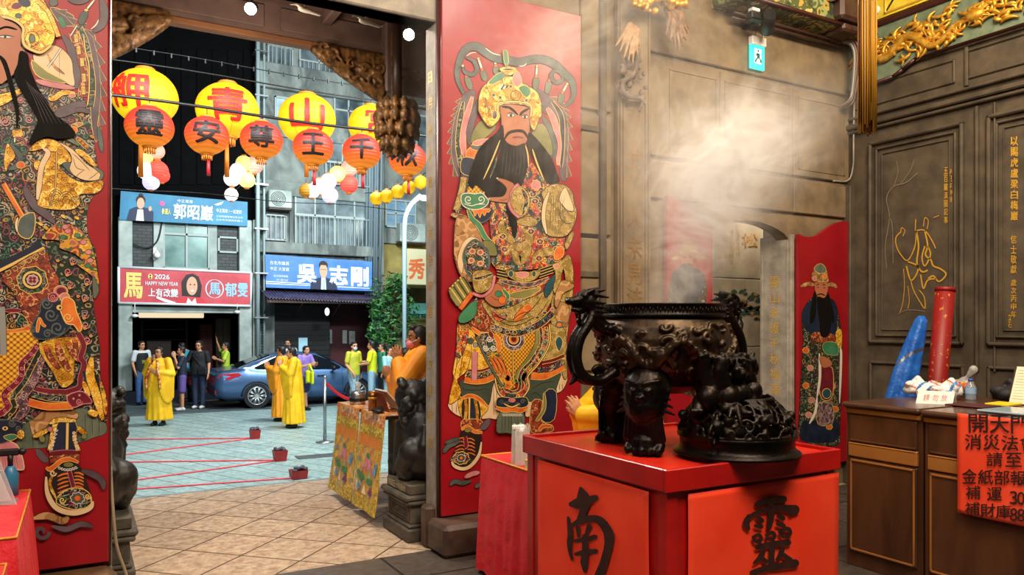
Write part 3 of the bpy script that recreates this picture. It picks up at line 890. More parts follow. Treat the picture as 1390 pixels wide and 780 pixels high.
# dragon handles along the X axis
def handle(sg):
    Y = CB.y; b = Blob()
    def Q(px, py, dy=0):
        p = onY(px, py, Y); x = p.x
        if sg > 0: x = 2*CB.x-x
        return Vector((x, Y+dy, p.z))
    def ch(pts, rs, dy=0): 
        P = crom([Q(x, y, dy) for x, y in pts],4, False); n = len(P); m_ = len(rs)-1
        R = [rs[min(int(i*m_/(n-1)), m_-1)]*(1-(i*m_/(n-1)-min(int(i*m_/(n-1)), m_-1)))+rs[min(int(i*m_/(n-1)), m_-1)+1]*(i*m_/(n-1)-min(int(i*m_/(n-1)), m_-1)) for i in range(n)]
        b.chain(P, R, 10)
    ch([(842,446),(826,447),(813,440),(806,425),(803,414)],[.035,.034,.04,.042,.04])
    for dy in (-.022,.022): ch([(803,418),(796,438),(784,458),(779,482),(783,502),(794,514),(812,516),(830,505)],[.012,.026,.026,.026,.026,.026,.024,.03], dy)
    ch([(784,496),(781,512),(773,522)],[.022,.018,.004]); ch([(826,506),(812,498),(806,502),(812,508)],[.02,.016,.014,.01])
    b.sph(Q(797,410),(.055,.045,.042)); b.sph(Q(783,408),(.04,.035,.026)); b.sph(Q(774,409),(.026,.03,.018)); b.cap(Q(790,421), Q(778,420),.018,.012)
    for k in (-1,1):
        b.sph(Q(790,402,.028*k),.014); b.cap(Q(788,400,.02*k), Q(800,394,.034*k),.013,.01); b.sph(Q(772,405,.014*k),.009)
        b.cap(Q(801,400,.03*k), Q(818,404,.05*k),.013,.005); b.cap(Q(803,396,.015*k), Q(816,394,.03*k),.014,.006)
        for j in range(4): b.cap(Q(803,410+6*j, .035*k), Q(815+j, 412+6*j, .05*k),.011,.004)
        b.cap(Q(784,421,.016*k), Q(786,436,.01*k),.009,.006)
    b.sph(Q(786,436),.016); b.cap(Q(800,396), Q(812,392),.018,.01)
    for dy in (-.06,.06):
        ch([(818,446),(830,452),(842,446),(846,436)],[.02,.018,.016,.014], dy)
        for j in range(3): ch([(844,438),(852+2*j, 432+5*j)],[.009,.005], dy+.012*(j-1))
    return b.fuse('handle', m_bronze, ib, .0055,1)
handle(-1); handle(1)

# --- lid with a lion finial standing beside the burner
CL = Vector((2.695,2.600,.999))
ld = thing('burner_lid', 'round openwork bronze lid with crouching lion on top, set down at table edge', 'lid', CL)
w = MB(); w.lathe([(.285,1.0),(.293,1.002),(.290,1.012),(.272,1.022),(.262,1.035),(.262,1.075),(.272,1.080),(.275,1.09),(.262,1.098),(.235,1.10),(.235,1.0)], CL*1.0-Vector((0,0, CL.z)),64, caps=False)
w.build('foot_ring', m_bronze, ld)
bl = Blob(); random.seed(8)
dr = lambda h: .262*math.cos(min(1.35, h/.20*1.25))**.62 if h < .21 else .06
def ond(a, h, l=0): r = dr(h)+l; return Vector((CL.x+r*math.cos(a), CL.y+r*math.sin(a),1.09+h*.95))
for h in (0.005,.175): bl.tube([ond(i*2*PI/40, h) for i in range(41)],.012,8)
bl.lathe([(0,1.20),(.17,1.20),(.15,1.235),(.1,1.25),(0,1.255)],(CL.x, CL.y, 0),32)
bl.lathe([(.19,1.09),(.2,1.09),(.17,1.18),(.12,1.22),(.11,1.21),(.16,1.17)],(CL.x, CL.y, 0),32, caps=False)
for k in range(120):
    a = random.uniform(0,2*PI); h = random.uniform(.0,.17); r = random.uniform(.02,.04); sg = random.choice((-1,1)); pts = []
    for i in range(11):
        t = i/10; an = t*6*sg+k; rr = r*(1-.8*t); pts.append(ond(a+rr*math.cos(an)/.24, max(0, h+rr*math.sin(an)),.004))
    bl.tube(pts, [.009*(1-.4*i/10) for i in range(11)],6)
for k in range(10):
    a = k*2*PI/10; bl.cap(ond(a, .03), ond(a+.1,.15),.016,.012); bl.sph(ond(a, .09,.012),.024)
for a in (math.radians(-155), math.radians(22)):          # small dragon heads carrying the rings
    p = ond(a, .06,.02); bl.sph(p, .035); bl.cap(p, ond(a, .11,.03),.02,.012); bl.cap(p, ond(a, .03,.045),.016,.01)
bl.fuse('dome', m_bronze, ld, .0055,1)
w = MB()
for a in (math.radians(-155), math.radians(22)):
    w = MB()
    c = ond(a, .01,.05)+Vector((0,0,.015)); d = Vector((math.cos(a), math.sin(a),0))
    w.tube([c+d*.032*math.cos(t*2*PI/20)+Vector((0,0,.045*math.sin(t*2*PI/20))) for t in range(21)],.0085,8)
    w.build('ring_handle', m_bronze, ld)
# lion finial: crouching, chest to the left of the picture
b = Blob(); Rv = Vector((FY, -FX, 0)); Fv = Vector((FX, FY, 0)); D = 3.50
def Q(px, py, dd=0): return atD(px, py, D+dd)
b.sph(Q(968,530),(.085,.085,.075)); b.sph(Q(995,535),(.09,.09,.07)); b.sph(Q(962,540,-.05),(.055,.05,.06)); b.sph(Q(990,538,-.06),(.055,.05,.055))
b.sph(Q(1012,545),(.06,.07,.05))
b.chain([Q(962,520,-.03), Q(955,500,-.04), Q(957,489,-.05)],[.045,.036,.034]); b.chain([Q(980,520,-.05), Q(977,503,-.06), Q(980,491,-.06)],[.045,.036,.034])
for (x, y) in ((951,484),(958,482),(964,486),(974,486),(981,484),(987,488)): b.sph(Q(x, y, -.07),.016)
b.sph(Q(1002,500),(.065,.065,.06)); b.sph(Q(1002,508,-.05),(.04,.045,.03)); b.sph(Q(1000,502,-.085),.016)
for k in (-1,1): b.sph(Q(1001+9*k, 494,-.055),.014); b.cap(Q(1001+5*k, 488,-.055), Q(1001+16*k, 490,-.045),.012,.007); b.cap(Q(1001+16*k, 486), Q(1001+22*k, 480),.02,.01)
for k in range(26):
    a = k*2.4; r = .07; b.sph(Q(1006+r*300*math.cos(a)*.9,499+r*300*math.sin(a)*.75,.02*math.sin(k)),.019)
for k in range(7): b.sph(Q(1018+3*math.sin(k*2),510+5*k, .02-.02*(k % 2)),.024)
b.cap(Q(1022,530), Q(1020,555,-.02),.045,.035); b.cap(Q(950,545,-.03), Q(946,556,-.06),.035,.03)
b.chain([Q(985,555,-.09), Q(1003,553,-.10), Q(1010,560,-.11)],[.03,.02,.02])
for j in range(3): b.sph(Q(1006+6*j, 561,-.12),.013); b.sph(Q(940+6*j, 558,-.085),.014)
b.chain([Q(1000,552,-.12), Q(1004,568,-.15), Q(1007,580,-.17)],[.016,.012,.006],8); b.chain([Q(992,556,-.12), Q(990,566,-.15)],[.016,.008],8)
b.fuse('lion_finial', m_bronze, ld, .0055,1)

# --- cloth draped tables
def drape(x0, x1, y0, y1, z, zb, amp=.025, freq=60, seed=0, flare=.04):
    per = [(x0, y0),(x1, y0),(x1, y1),(x0, y1),(x0, y0)]
    L = [((per[i+1][0]-per[i][0])**2+(per[i+1][1]-per[i][1])**2)**.5 for i in range(4)]; T = sum(L)
    def fn(u, v):
        s = u*T; k = 0
        while k < 3 and s > L[k]: s -= L[k]; k += 1
        a, b_ = per[k], per[k+1]; t = min(1, s/L[k]); x = a[0]+(b_[0]-a[0])*t; y = a[1]+(b_[1]-a[1])*t
        nx, ny = ((0,-1),(1,0),(0,1),(-1,0))[k]
        e = min(1, min(t, 1-t)*L[k]/.05)
        o = (amp*math.sin(u*T*freq+2*math.sin(u*T*9+seed))*e+flare)*v**.8
        o += .006*math.sin(u*T*31+seed)*v
        return (x+nx*o, y+ny*o, z-(z-zb)*v)
    w = MB(); n = int(T*70); w.grid(fn, n, 16)
    w.box((x0, y0, z-.004),(x1, y1, z+.002),.002)
    return w
def table_frame(parent, x0, x1, y0, y1, z):
    w = MB(); w.box((x0+.01, y0+.01, z-.03),(x1-.01, y1-.01, z-.006)); w.build('tabletop', m_brown, parent)
    for x in (x0+.03, x1-.07):
        for y in (y0+.03, y1-.07):
            w = MB(); w.box((x, y, 0),(x+.04, y+.04, z-.03),.004); w.build('leg', m_brown, parent)
def cloth_table(label, x0, x1, y0, y1, z, cl_label, zb=.03, **k):
    t = thing('side_table', label, 'table', ((x0+x1)/2,(y0+y1)/2,0)); table_frame(t, x0, x1, y0, y1, z-.008)
    o = drape(x0, x1, y0, y1, z, zb, **k).build('tablecloth', m_redcloth); tag(o, cl_label, 'tablecloth')
    w = MB()
    P = [(x0, y0),(x1, y0),(x1, y1),(x0, y1),(x0, y0)]
    w.tube([(x, y, z+.003) for x, y in P],.006,6); w.build('gold_braid', m_trim, o)
    return t
cloth_table('side table hidden under red satin cloth behind the red box table', 2.27,2.74,3.72,4.40,.75, 'pleated red satin tablecloth with gold edge behind the red box table', seed=1, amp=.008, freq=48)
cloth_table('side table under red cloth at bottom left before the painted leaf', -1.25,-.22,3.62,4.62,.75, 'red satin tablecloth with gold edge at bottom left, farther one', seed=3, amp=.02)
cloth_table('lower side table under red cloth at the bottom left corner of the photo', -1.25,-.24,2.6,3.42,.70, 'red satin tablecloth with gold edge in the bottom left corner, nearer one', seed=5, amp=.02)

# items on the left table
t = thing('sign_holder', 'clear acrylic sign holder with a white sheet on the left red table', 'sign holder', (-.29,4.42,.752))
m_acr = mat('clear_acrylic', '#e8eef0', rough=.12, trans=.5, alpha=.55)
w = MB(); w.prism([(-.38,4.32,.753),(-.26,4.28,.753),(-.33,4.32,.96),(-.45,4.36,.96)],(.003,.006,0)); w.box((-.43,4.30,.752),(-.26,4.42,.757),.002); w.build('acrylic_panel', m_acr, t)
w = MB(); w.prism([(-.375,4.328,.77),(-.28,4.298,.77),(-.345,4.332,.945),(-.44,4.362,.945)],(.001,.002,0)); w.build('paper_sheet', m_white, t)
t = thing('bulldog_clip_bottle', 'small blue bottle with black pump cap behind the acrylic sign holder', 'bottle', (-.30,4.53,.752))
t.name = 'pump_bottle'
w = MB(); w.lathe([(0,.752),(.035,.754),(.036,.86),(.02,.89),(.015,.9),(0,.9)],(-.30,4.53,0),16); w.build('bottle_body', mat('blue_plastic', '#2b6f96', rough=.3), t)
w = MB(); w.cyl((-.30,4.53,.9),(-.30,4.53,.96),.012, n=10).box((-.36,4.515,.95),(-.26,4.545,.985),.008).sph((-.25,4.53,.967),.018); w.build('pump_head', m_black, t)

# items on the right small table
m_plastic = mat('thin_plastic', '#d8dcd8', '#eef0ec', 10,.25, trans=.35, alpha=.6, bump=.5, bs=30)
t = thing('spray_bottle', 'white trigger spray bottle in a clear plastic bag on small red table', 'spray bottle', (2.335,4.0,.752))
cx, cy = 2.335,4.0
w = MB(); w.lathe([(0,.753),(.04,.755),(.042,.88),(.03,.91),(.016,.93),(.016,.95),(0,.95)],(cx, cy, 0),20); w.build('bottle_body', m_plastic, t)
w = MB(); w.cyl((cx, cy, .94),(cx, cy, .975),.018, n=12).box((cx-.06, cy-.012,.965),(cx+.025, cy+.012,.995),.006).box((cx-.045, cy-.006,.915),(cx-.033, cy+.006,.97),.003); w.build('trigger_head', m_white, t)
w = MB(); w.grid(lambda u, v: (cx+.055*math.cos(2*PI*u)*(1+.12*math.sin(9*u*2*PI))*(1.1-.15*v), cy+.045*math.sin(2*PI*u)*(1.1-.1*v),.755+.235*v+.012*math.sin(14*u*PI)*v),40,8); w.build('clear_bag', m_plastic, t)
t = thing('paper_stack', 'stack of cream joss paper with yellow top beside the spray bottle', 'paper stack', (2.35,3.80,.752))
w = MB()
for k in range(9): w.m(1 if k == 8 else 0).box((2.285+.002*math.sin(k*3),3.74,.753+k*.006),(2.41+.002*math.sin(k*5),3.87,.7585+k*.006),.001)
w.build('sheets', [mat('cream_paper', '#d8cfa6', rough=.8), mat('yellow_paper', '#e0b420', rough=.7)], t)

# --- brown counter cabinets
m_counter = mat('walnut_veneer', '#3a2114', '#5a3620', 3,.38, bump=.1, stretch=(1,1,.25), dist=1)
m_rail = mat('honey_rail', '#8a5526', '#a66c34', 3,.35, stretch=(1,.3,1))
m_ctop = mat('counter_top', '#3b2920', '#54392a', 3,.25, stretch=(.4,1,1))
def cabinet(label, x0, x1, y0, y1, z, group=None):
    t = thing('cabinet', label, 'cabinet', ((x0+x1)/2,(y0+y1)/2,0))
    w = MB(); w.box((x0+.02, y0+.004,0),(x1, y1-.004, z-.035),.004); w.build('cabinet_body', m_counter, t)
    w = MB(); w.box((x0, y0+.004, z-.075),(x0+.025, y1-.004, z-.037),.006).box((x0, y0+.03, z-.36),(x0+.03, y1-.03, z-.27),.006); w.box((x0, y0+.03, z-.285),(x0+.036, y1-.03, z-.268),.005); w.build('front_rail', m_rail, t)
    dr = MB(); dr.box((x0+.006, y0+.035, z-.262),(x0+.03, y1-.035, z-.085),.006); dr.box((x0, y0+.045, z-.258),(x0+.012, y1-.045, z-.246),.003); dr.build('drawer', m_counter, t)
    d = MB(); d.box((x0+.006, y0+.035,.10),(x0+.03, y1-.035, z-.37),.006); dd = d.build('cabinet_door', m_counter, t)
    e = MB(); 
    for (a, b_, c, e_) in ((y0+.045, y1-.045, z-.392, z-.378),(y0+.045, y1-.045,.11,.124),(y0+.045, y0+.057,.11, z-.378),(y1-.057, y1-.045,.11, z-.378)): e.box((x0-.002, a, c),(x0+.01, b_, e_),.003)
    e.build('beading', m_rail, dd)
    w = MB(); w.box((x0+.03, y0+.01,0),(x0+.05, y1-.01,.09)); w.build('plinth', m_black, t)
    w = MB(); w.box((x0-.03, y0, z-.035),(x1+.02, y1, z),.012); w.build('worktop', m_ctop, t)
    return t
cabinet('brown wooden counter cabinet nearest the corner, white plastic bag on it', 4.46,5.58,2.80,3.34,1.09)
cabinet('brown wooden counter cabinet with the orange notice hanging on its front', 4.46,5.58,1.75,2.795,1.085)

# notice
XN = 4.43
a = onX(1300,600, XN); nt = paper('paper_notice', (XN, a.y, 0),(XN, a.y-.66,0),1.09,.515,(-1,0,0), None, m_notice, .004)
tag(nt, 'orange-red paper notice with black handwriting hung on the brown counter front', 'notice')
w = MB()
def nchar(ch, px, py, hw, hh, bold=.012, rough=.03):
    P = [onX(px-hw, py+hh, XN-.0135), onX(px+hw, py+hh, XN-.0135), onX(px+hw, py-hh, XN-.0135), onX(px-hw, py-hh, XN-.0135)]
    put_text(w, ch, quadfn(*P), bold, rough)
rows = [('開天門法會', 1328,574,29,13,12.5),('消災法會開', 1321,599,25,11,10.5),('請至', 1350,623,26,11,9.5),('金紙部報名', 1316,646,22,10,10)]
for s_, x, y, dx, hw, hh in rows:
    for i, ch in enumerate(s_[:3] if y == 574 else (s_[:4] if y == 599 else s_)): nchar(ch, x+i*dx, y+i*.8, hw*(1+.02*i), hh)
for ch, x, y, hw in (('補', 1321,666,10),('運', 1350,668,10),('3', 1376,673,5),('0', 1386,674,5),('0', 1398,675,5),('補', 1320,688,10),('財', 1341,690,10),('庫', 1362,692,10),('8', 1376,696,5),('8', 1386,697,5),('0', 1398,698,5)):
    nchar(ch, x, y+2, hw, 9,.012)
w.build('lettering', m_ink, nt)

# --- things on and behind the counter
ZC = 1.09
def onC(px, py, z=ZC): return onZ(px, py, z)
b = Blob(); random.seed(9)
p0 = Vector((5.14,3.14, ZC))
for k in range(26): b.sph(p0+Vector((random.uniform(-.08,.08), random.uniform(-.15,.15),.05+random.uniform(-.02,.045))),(random.uniform(.03,.06), random.uniform(.03,.06), random.uniform(.025,.05)))
for sgn in (-1,1): b.chain([p0+Vector((0,.08*sgn, .09)), p0+Vector((.01,.12*sgn, .135)), p0+Vector((.0,.15*sgn, .09))],[.03,.022,.03],8)
m_bag = mat('white_bag_plastic', '#cfd2d6', '#f0eee8', 14,.35, bump=.7, bs=22, bd=.02)
m_bagb = mat('bag_blue_print', '#3f7fc0', rough=.4)
def flat_z(o, zmin):
    for v in o.data.vertices: v.co.z = max(v.co.z, zmin)
o = b.fuse('plastic_bag', [m_bag, m_bagb, mat('bag_red_print', '#c86050', rough=.4)], None, .008,2, paint=lambda c: 1 if (math.sin(c.y*60+c.z*30) > .75 and c.z > ZC+.06) else (2 if math.sin(c.y*37-c.z*80) > .93 else 0))
flat_z(o, ZC+.001); tag(o, 'crumpled white plastic bag with blue print on the brown counter', 'bag')
t = thing('name_plate', 'white folded card with pale red characters before the white plastic bag', 'sign', (4.66,2.88, ZC))
A = onC(1243,547); B_ = onC(1293,549); up = Vector((.03,.0,.082))
w = MB(); w.prism([A, B_, B_+up, A+up],(.004,.002,0)); w.prism([A+up, B_+up, B_+up+Vector((.05,.02,-.082)), A+up+Vector((.05,.02,-.082))],(.003,0,0)); w.build('card', m_white, t)
w = MB()
for i, ch in enumerate('請勿放'):
    u0 = .18+.24*i; f = quadfn(A+(B_-A)*u0+up*.25, A+(B_-A)*(u0+.16)+up*.25, A+(B_-A)*(u0+.16)+up*.75, A+(B_-A)*u0+up*.75, Vector((-.003,-.002,0))); put_text(w, ch, f)
w.build('lettering', mat('pale_red_ink', '#d89a90', rough=.7), t)
# snack bag
b = Blob(); p0 = Vector((5.43,3.10, ZC)); random.seed(6)
for k in range(16): b.sph(p0+Vector((random.uniform(-.04,.04), random.uniform(-.05,.05),.05+random.uniform(-.02,.05))), random.uniform(.025,.04))
b.chain([p0+Vector((0,0,.11)), p0+Vector((.0,-.03,.15)), p0+Vector((0,-.07,.2))],[.035,.012,.03],8)
o = b.fuse('snack_bag', [mat('amber_snack', '#c0892a', '#8a3a1c', 30,.3), m_plastic, mat('red_snack', '#b02a20', rough=.4)], None, .007,1, paint=lambda c: 1 if c.z > ZC+.11 else (2 if math.sin(c.y*130+c.z*90) > .6 else 0))
flat_z(o, ZC+.001); tag(o, 'clear bag of amber and red sweets beside the white plastic bag', 'bag')
# bottle
t = thing('water_bottle', 'small clear water bottle with blue cap on the brown counter', 'bottle', (4.86,2.52, ZC)); c = Vector((5.27,2.96, ZC)); t.location = c
w = MB(); w.lathe([(0, ZC),(.032, ZC+.001),(.034, ZC+.01),(.032, ZC+.03),(.034, ZC+.05),(.034, ZC+.085),(.028, ZC+.1),(.014, ZC+.118),(.013, ZC+.13),(0, ZC+.13)],(c.x, c.y, 0),20)
w.build('bottle_body', mat('bottle_plastic', '#c8dcec', rough=.1, trans=.6, alpha=.75), t)
w = MB(); w.cyl((c.x, c.y, ZC+.128),(c.x, c.y, ZC+.146),.016, n=14); w.build('cap', mat('blue_cap', '#2a55b0', rough=.4), t)
w = MB(); w.cyl((c.x, c.y, ZC+.045),(c.x, c.y, ZC+.085),.0348, n=20, caps=False); w.build('bottle_label', mat('pale_label', '#8fb0d8', rough=.5), t)
# black bag
b = Blob(); p0 = Vector((5.46,2.86, ZC))
for k in range(12): b.sph(p0+Vector((.05+.04*math.sin(k),-.05+.09*math.sin(k*2.3),.04+.02*math.cos(k))),(.06,.06,.04))
b.chain([p0+Vector((.05,-.1,.07)), p0+Vector((.06,-.02,.13)), p0+Vector((.08,.03,.08))],[.02,.02,.02])
o = b.fuse('handbag', mat('black_cloth', '#121214', '#242428', 20,.7), None, .009,1); flat_z(o, ZC+.001); tag(o, 'black cloth bag lying behind the yellow pad on the counter', 'bag')
# yellow pad on dark red cloth
o = MB().box((5.02,2.60, ZC),(5.22,2.74, ZC+.014),.003, rz=.1).build('notepad', mat('pad_yellow', '#e6c21a', rough=.6)); tag(o, 'small yellow pad lying on the counter before the open ledger', 'notepad')
# desk mat / glass plate
o = MB().box((4.62,2.30, ZC),(4.95,2.56, ZC+.012),.003).build('document_tray', mat('pale_glass', '#9fb6c6', rough=.15)); tag(o, 'pale grey-blue plate with papers at the counter front edge', 'tray')
# ledger leaning open
t = thing('ledger_book', 'open cream ledger book propped up at the right edge of the counter', 'book', (5.3,2.5, ZC))
c0 = Vector((5.26,2.71, ZC+.003))
for k, (dy, tl) in enumerate(((0,.10),(-.21,.10))):
    w = MB(); a = c0+Vector((0, dy, 0)); 
    w.prism([a, a+Vector((0,-.205,0)), a+Vector((tl, -.205,.235)), a+Vector((tl, 0,.235))],(.012,0,-.004)); o = w.build('page_block', mat('ledger_paper', '#e2d9ba', '#efe8cf', 9,.8), t)
    w = MB()
    for r in range(11):
        z = .03+r*.018; w.box((0,-.19,0),(.0008,-.015,.0012), M=Matrix.Translation(a+Vector((tl*z/.235-.0025,0, z))))
    w.build('ruled_lines', mat('ledger_ink', '#8b7f66', rough=.8), o)
w = MB(); a = c0+Vector((.014,.01,0)); w.prism([a, a+Vector((0,-.44,0)), a+Vector((.10,-.44,.24)), a+Vector((.10,.01,.24))],(.006,0,-.002)); w.build('cover', m_brown, t)
# dark trays on the counter at far right
o = MB().box((4.80,2.62, ZC),(5.0,2.86, ZC+.008),.003).build('desk_mat', mat('maroon_cloth', '#3a1416', '#54201f', 8,.8)); tag(o, 'dark maroon cloth mat on the counter behind the notice', 'mat')

# blue tarpaulin leaning behind the counter
b = Blob(); 
def Qb(px, py, dd=0): return atD(px, py, 6.4+dd)
tp = [(1250,436),(1240,470),(1230,505),(1222,545),(1212,640),(1206,720)]
for k in range(7):
    u = k/6; pts = []
    for i, (x, y) in enumerate(tp): pts.append(Qb(x+(-10+20*u)*(.45+.35*i), y+4*math.sin(k*2.1),.04*math.sin(k*1.7)))
    pts[-1].z = max(pts[-1].z, .03)
    b.chain(pts, [.03,.04,.042,.045,.048,.05])
m_tarp = mat('blue_tarp', '#1557b4', '#2a74d4', 6,.4, bump=.6, bs=9, bd=.03)
o = b.fuse('tarpaulin', [m_tarp, m_steel], None, .014,2, paint=lambda c: 1 if abs((c.z-1.42)+.9*(c.y-3.8)) < .012 and c.z > 1.2 else 0); tag(o, 'folded bright blue tarpaulin standing against the carved wall behind the counter', 'tarpaulin')
flat_z(o, .001)
# red roll
t = thing('banner_roll', 'tall worn red cylinder with gold flecks leaning behind the counter', 'roll', (5.9,3.2,0))
top_ = atD(1283,392,6.35); bot = Vector((top_.x-.18, top_.y+.05,.0))
w = MB(); w.cyl(bot, top_, .075, n=28); w.build('roll_body', mat('worn_red_gold', '#8c1512', '#b8862a', 26,.5, lo=.62, hi=.66), t)
ax = top_-bot
w = MB(); w.cyl(top_-ax.normalized()*.02, top_+ax.normalized()*.012,.079, n=28); w.build('end_cap', mat('red_cap', '#8a1010', rough=.5), t)

# --- gold tassel
tx = atD(1178,100,3.2)
t = thing('lantern_tassel', 'long gold and brown silk tassel hanging at upper right', 'tassel', (tx.x, tx.y, 2.42))
w = MB(); random.seed(1)
for k in range(90):
    a = random.uniform(0,6.28); r = .036*math.sqrt(random.random()); x = tx.x+r*math.cos(a); y = tx.y+r*math.sin(a); w.m(k % 3)
    zb = 2.40+random.uniform(0,.06); w.tube([(x*.3+tx.x*.7, y*.3+tx.y*.7,3.35),(x, y, 3.2),(x+random.uniform(-.003,.003), y, 2.8),(x+random.uniform(-.006,.006), y, zb)],.0032,5)
w.build('fringe', [mat('gold_silk', '#c9922a', rough=.4), mat('brown_silk', '#7a4312', rough=.4), mat('pale_silk', '#e0b458', rough=.35)], t)
w = MB(); w.lathe([(.012,3.46),(.03,3.44),(.042,3.38),(.04,3.32),(.03,3.30)],(tx.x, tx.y, 0),20); w.build('knot', m_gold, t)
w = MB(); w.cyl((tx.x, tx.y, 3.44),(tx.x, tx.y, 5.6),.006, n=8); w.build('cord', m_gold, t)

# --- exit sign
e = onY(1027,73,4.98); t = thing('exit_sign', 'small lit teal exit sign with running figure under a white housing', 'exit sign', (e.x, 4.98, e.z))
a = onY(1018,92,4.98); b_ = onY(1037,64,4.98); c = onY(1037,53,4.98)
w = MB(); w.box((a.x, 4.97, a.z),(b_.x, 4.995, b_.z),.004); w.build('lit_panel', mat('teal_light', '#18c0b4', emit='#18cfc0', es=1.6, rough=.4), t)
w = MB(); w.box((a.x+.008,4.955, b_.z-.005),(b_.x+.01,5.01, c.z),.006); w.build('housing', m_white, t)
w = MB(); cx = (a.x+b_.x)/2; z0 = a.z; hh = b_.z-a.z; Yf = 4.968
w.m(0).box((cx-.045, Yf, z0+.22*hh),(cx+.045, Yf+.002, z0+.84*hh))
w.m(1)
def pl(x, z, l=0): return Vector((cx+x*1.2, Yf-.001, z0+z*hh))
for pts, wd in (([(.0,.66),(.005,.48)],.034),([(.005,.5),(-.02,.38),(-.03,.26)],.02),([(.005,.48),(.028,.4),(.03,.28)],.02),([(.0,.64),(-.025,.55)],.016),([(.0,.64),(.025,.58),(.035,.64)],.016)): stroke2d(w, [(x, y*hh*0+y) for x, y in pts], wd, pl, 0)
w.sph((cx+.002, Yf-.002, z0+.75*hh),(.012,.002,.012),10,6)
w.build('running_figure', [mat('sign_white', '#d8fff8', emit='#d0fff6', es=1.3), mat('sign_dark', '#0c6a64', rough=.5)], t)
# cable of the sign
w = MB(); w.tube(crom([(c.x-.01,4.99, c.z),(c.x+.02,4.98, c.z+.08),(c.x-.01,4.9, c.z+.13),(c.x-.03,4.85, c.z+.12)],5, False),.004,6); w.build('cable', m_white, t)
# spotlight/projector cluster
s0 = onY(1035,28,4.80); t = thing('wall_spotlight', 'black spotlight clamped to the conduit above the exit sign', 'spotlight', s0)
w = MB(); w.cyl(s0+Vector((-.02,-.1,.02)), s0+Vector((.11,.05,-.05)),.055,.065,18); w.build('lamp_head', m_black, t)
w = MB(); w.box(s0+Vector((-.17,-.04,-.02)), s0+Vector((-.02,.04,.05)),.01).box(s0+Vector((-.03,-.01,-.01)), s0+Vector((.02,.24,.02)),.004); w.build('bracket', m_black, t)
w = MB(); w.box(s0+Vector((-.15,-.03,.055)), s0+Vector((-.06,.03,.085)),.005); w.build('driver_box', m_white, t)
# conduit pipes
w = MB(); za = onY(1050,39,4.9).z
w.cyl((5.05,4.9,4.375),(6.56,4.9,4.375),.014, n=10).cyl((5.05,4.93,4.345),(6.5,4.93,4.345),.010, n=10)
for k, dx in enumerate((0,.035,.075)):
    P = crom([(6.5+dx*.6,4.9,4.38+.02*k),(6.58+dx, 4.86,4.36+.02*k),(6.62+dx, 4.84,4.25),(6.62+dx*.7,4.86,3.95),(6.60+dx*.4,4.88,3.82-.02*k),(6.60,4.97,3.78)],6, False)
    w.m(0 if k else 1); w.tube(P, .016,8)
o = w.build('conduit', [mat('conduit_brown', '#4a302a', rough=.4), mat('conduit_grey', '#77736c', rough=.3)]); tag(o, 'bundle of conduits along the wall bending down in the hall corner', 'conduit')
w = MB(); pts = [(6.78,4.97,4.3),(6.765,4.95,3.9),(6.77,4.96,3.45),(6.775,4.97,3.2),(6.7,4.97,3.05),(6.5,4.99,3.03)]; w.tube(crom(pts, 5, False),.009,6)
o = w.build('cable', m_stone_grey); tag(o, 'thin grey cable running down the hall corner', 'cable')

# --- carved phoenix bracket high on the wall
t = thing('carved_phoenix', 'carved phoenix bracket with gilt body and spread brown wings high on wall', 'carving', onY(880,20,4.9))
def feather_wing(nm, root, tips, r0, m_):
    b = Blob(); R0 = onY(*root, 4.88)
    for i, (x, y) in enumerate(tips):
        e_ = onY(x, y, 4.80-.01*(i % 3)); mid = (R0+e_)/2+Vector((0,-.04,.03)); b.chain([R0, mid, e_],[r0*1.3, r0*1.1, r0*.35],8)
    return b.fuse(nm, m_, t, .007,1)
m_fea = mat('worn_feather', '#5a4232', '#8c6a4c', 20,.6, bump=.4, bs=50); m_fea2 = mat('pale_feather', '#8c6a48', '#b08a60', 20,.6, bump=.4, bs=50)
feather_wing('wing', (905,12),[(935,38),(934,46),(931,54),(927,62),(922,68),(916,64),(910,56),(904,48)],.022, m_fea)
feather_wing('wing', (855,34),[(836,62),(841,70),(847,78),(853,82),(859,84),(865,74),(868,62)],.02, m_fea2)
b = Blob(); random.seed(21)
for k in range(60):
    x = random.uniform(856,938); y = random.uniform(-22,16)-.1*abs(x-895); b.sph(onY(x, y, 4.86-random.uniform(0,.1)), random.uniform(.018,.04),8,6)
b.fuse('gilt_body', m_gold, t, .008,1)
b = Blob(); P = crom([onY(x, y, 4.9) for x, y in ((866,70),(860,100),(845,112),(850,130),(872,135),(868,150))],5, False); b.chain(P, [.028-.0006*i for i in range(len(P))],8)
for k in range(22): b.sph(onY(random.uniform(843,878), random.uniform(80,135),4.92), random.uniform(.018,.034),8,6)
b.fuse('carved_tail', mat('smoky_wood', '#54463a', '#77695a', 16,.7, bump=.4), t, .008,1)

# ================================================================== PORCH AND PLAZA
m_lion = mat('black_stone', '#0c0b0b', '#1c1a18', 14,.5, bump=.5, bs=45, bd=.006)
m_ped = mat('pedestal_stone', '#3b362f', '#5c5549', 9,.6, bump=.4, bs=40)
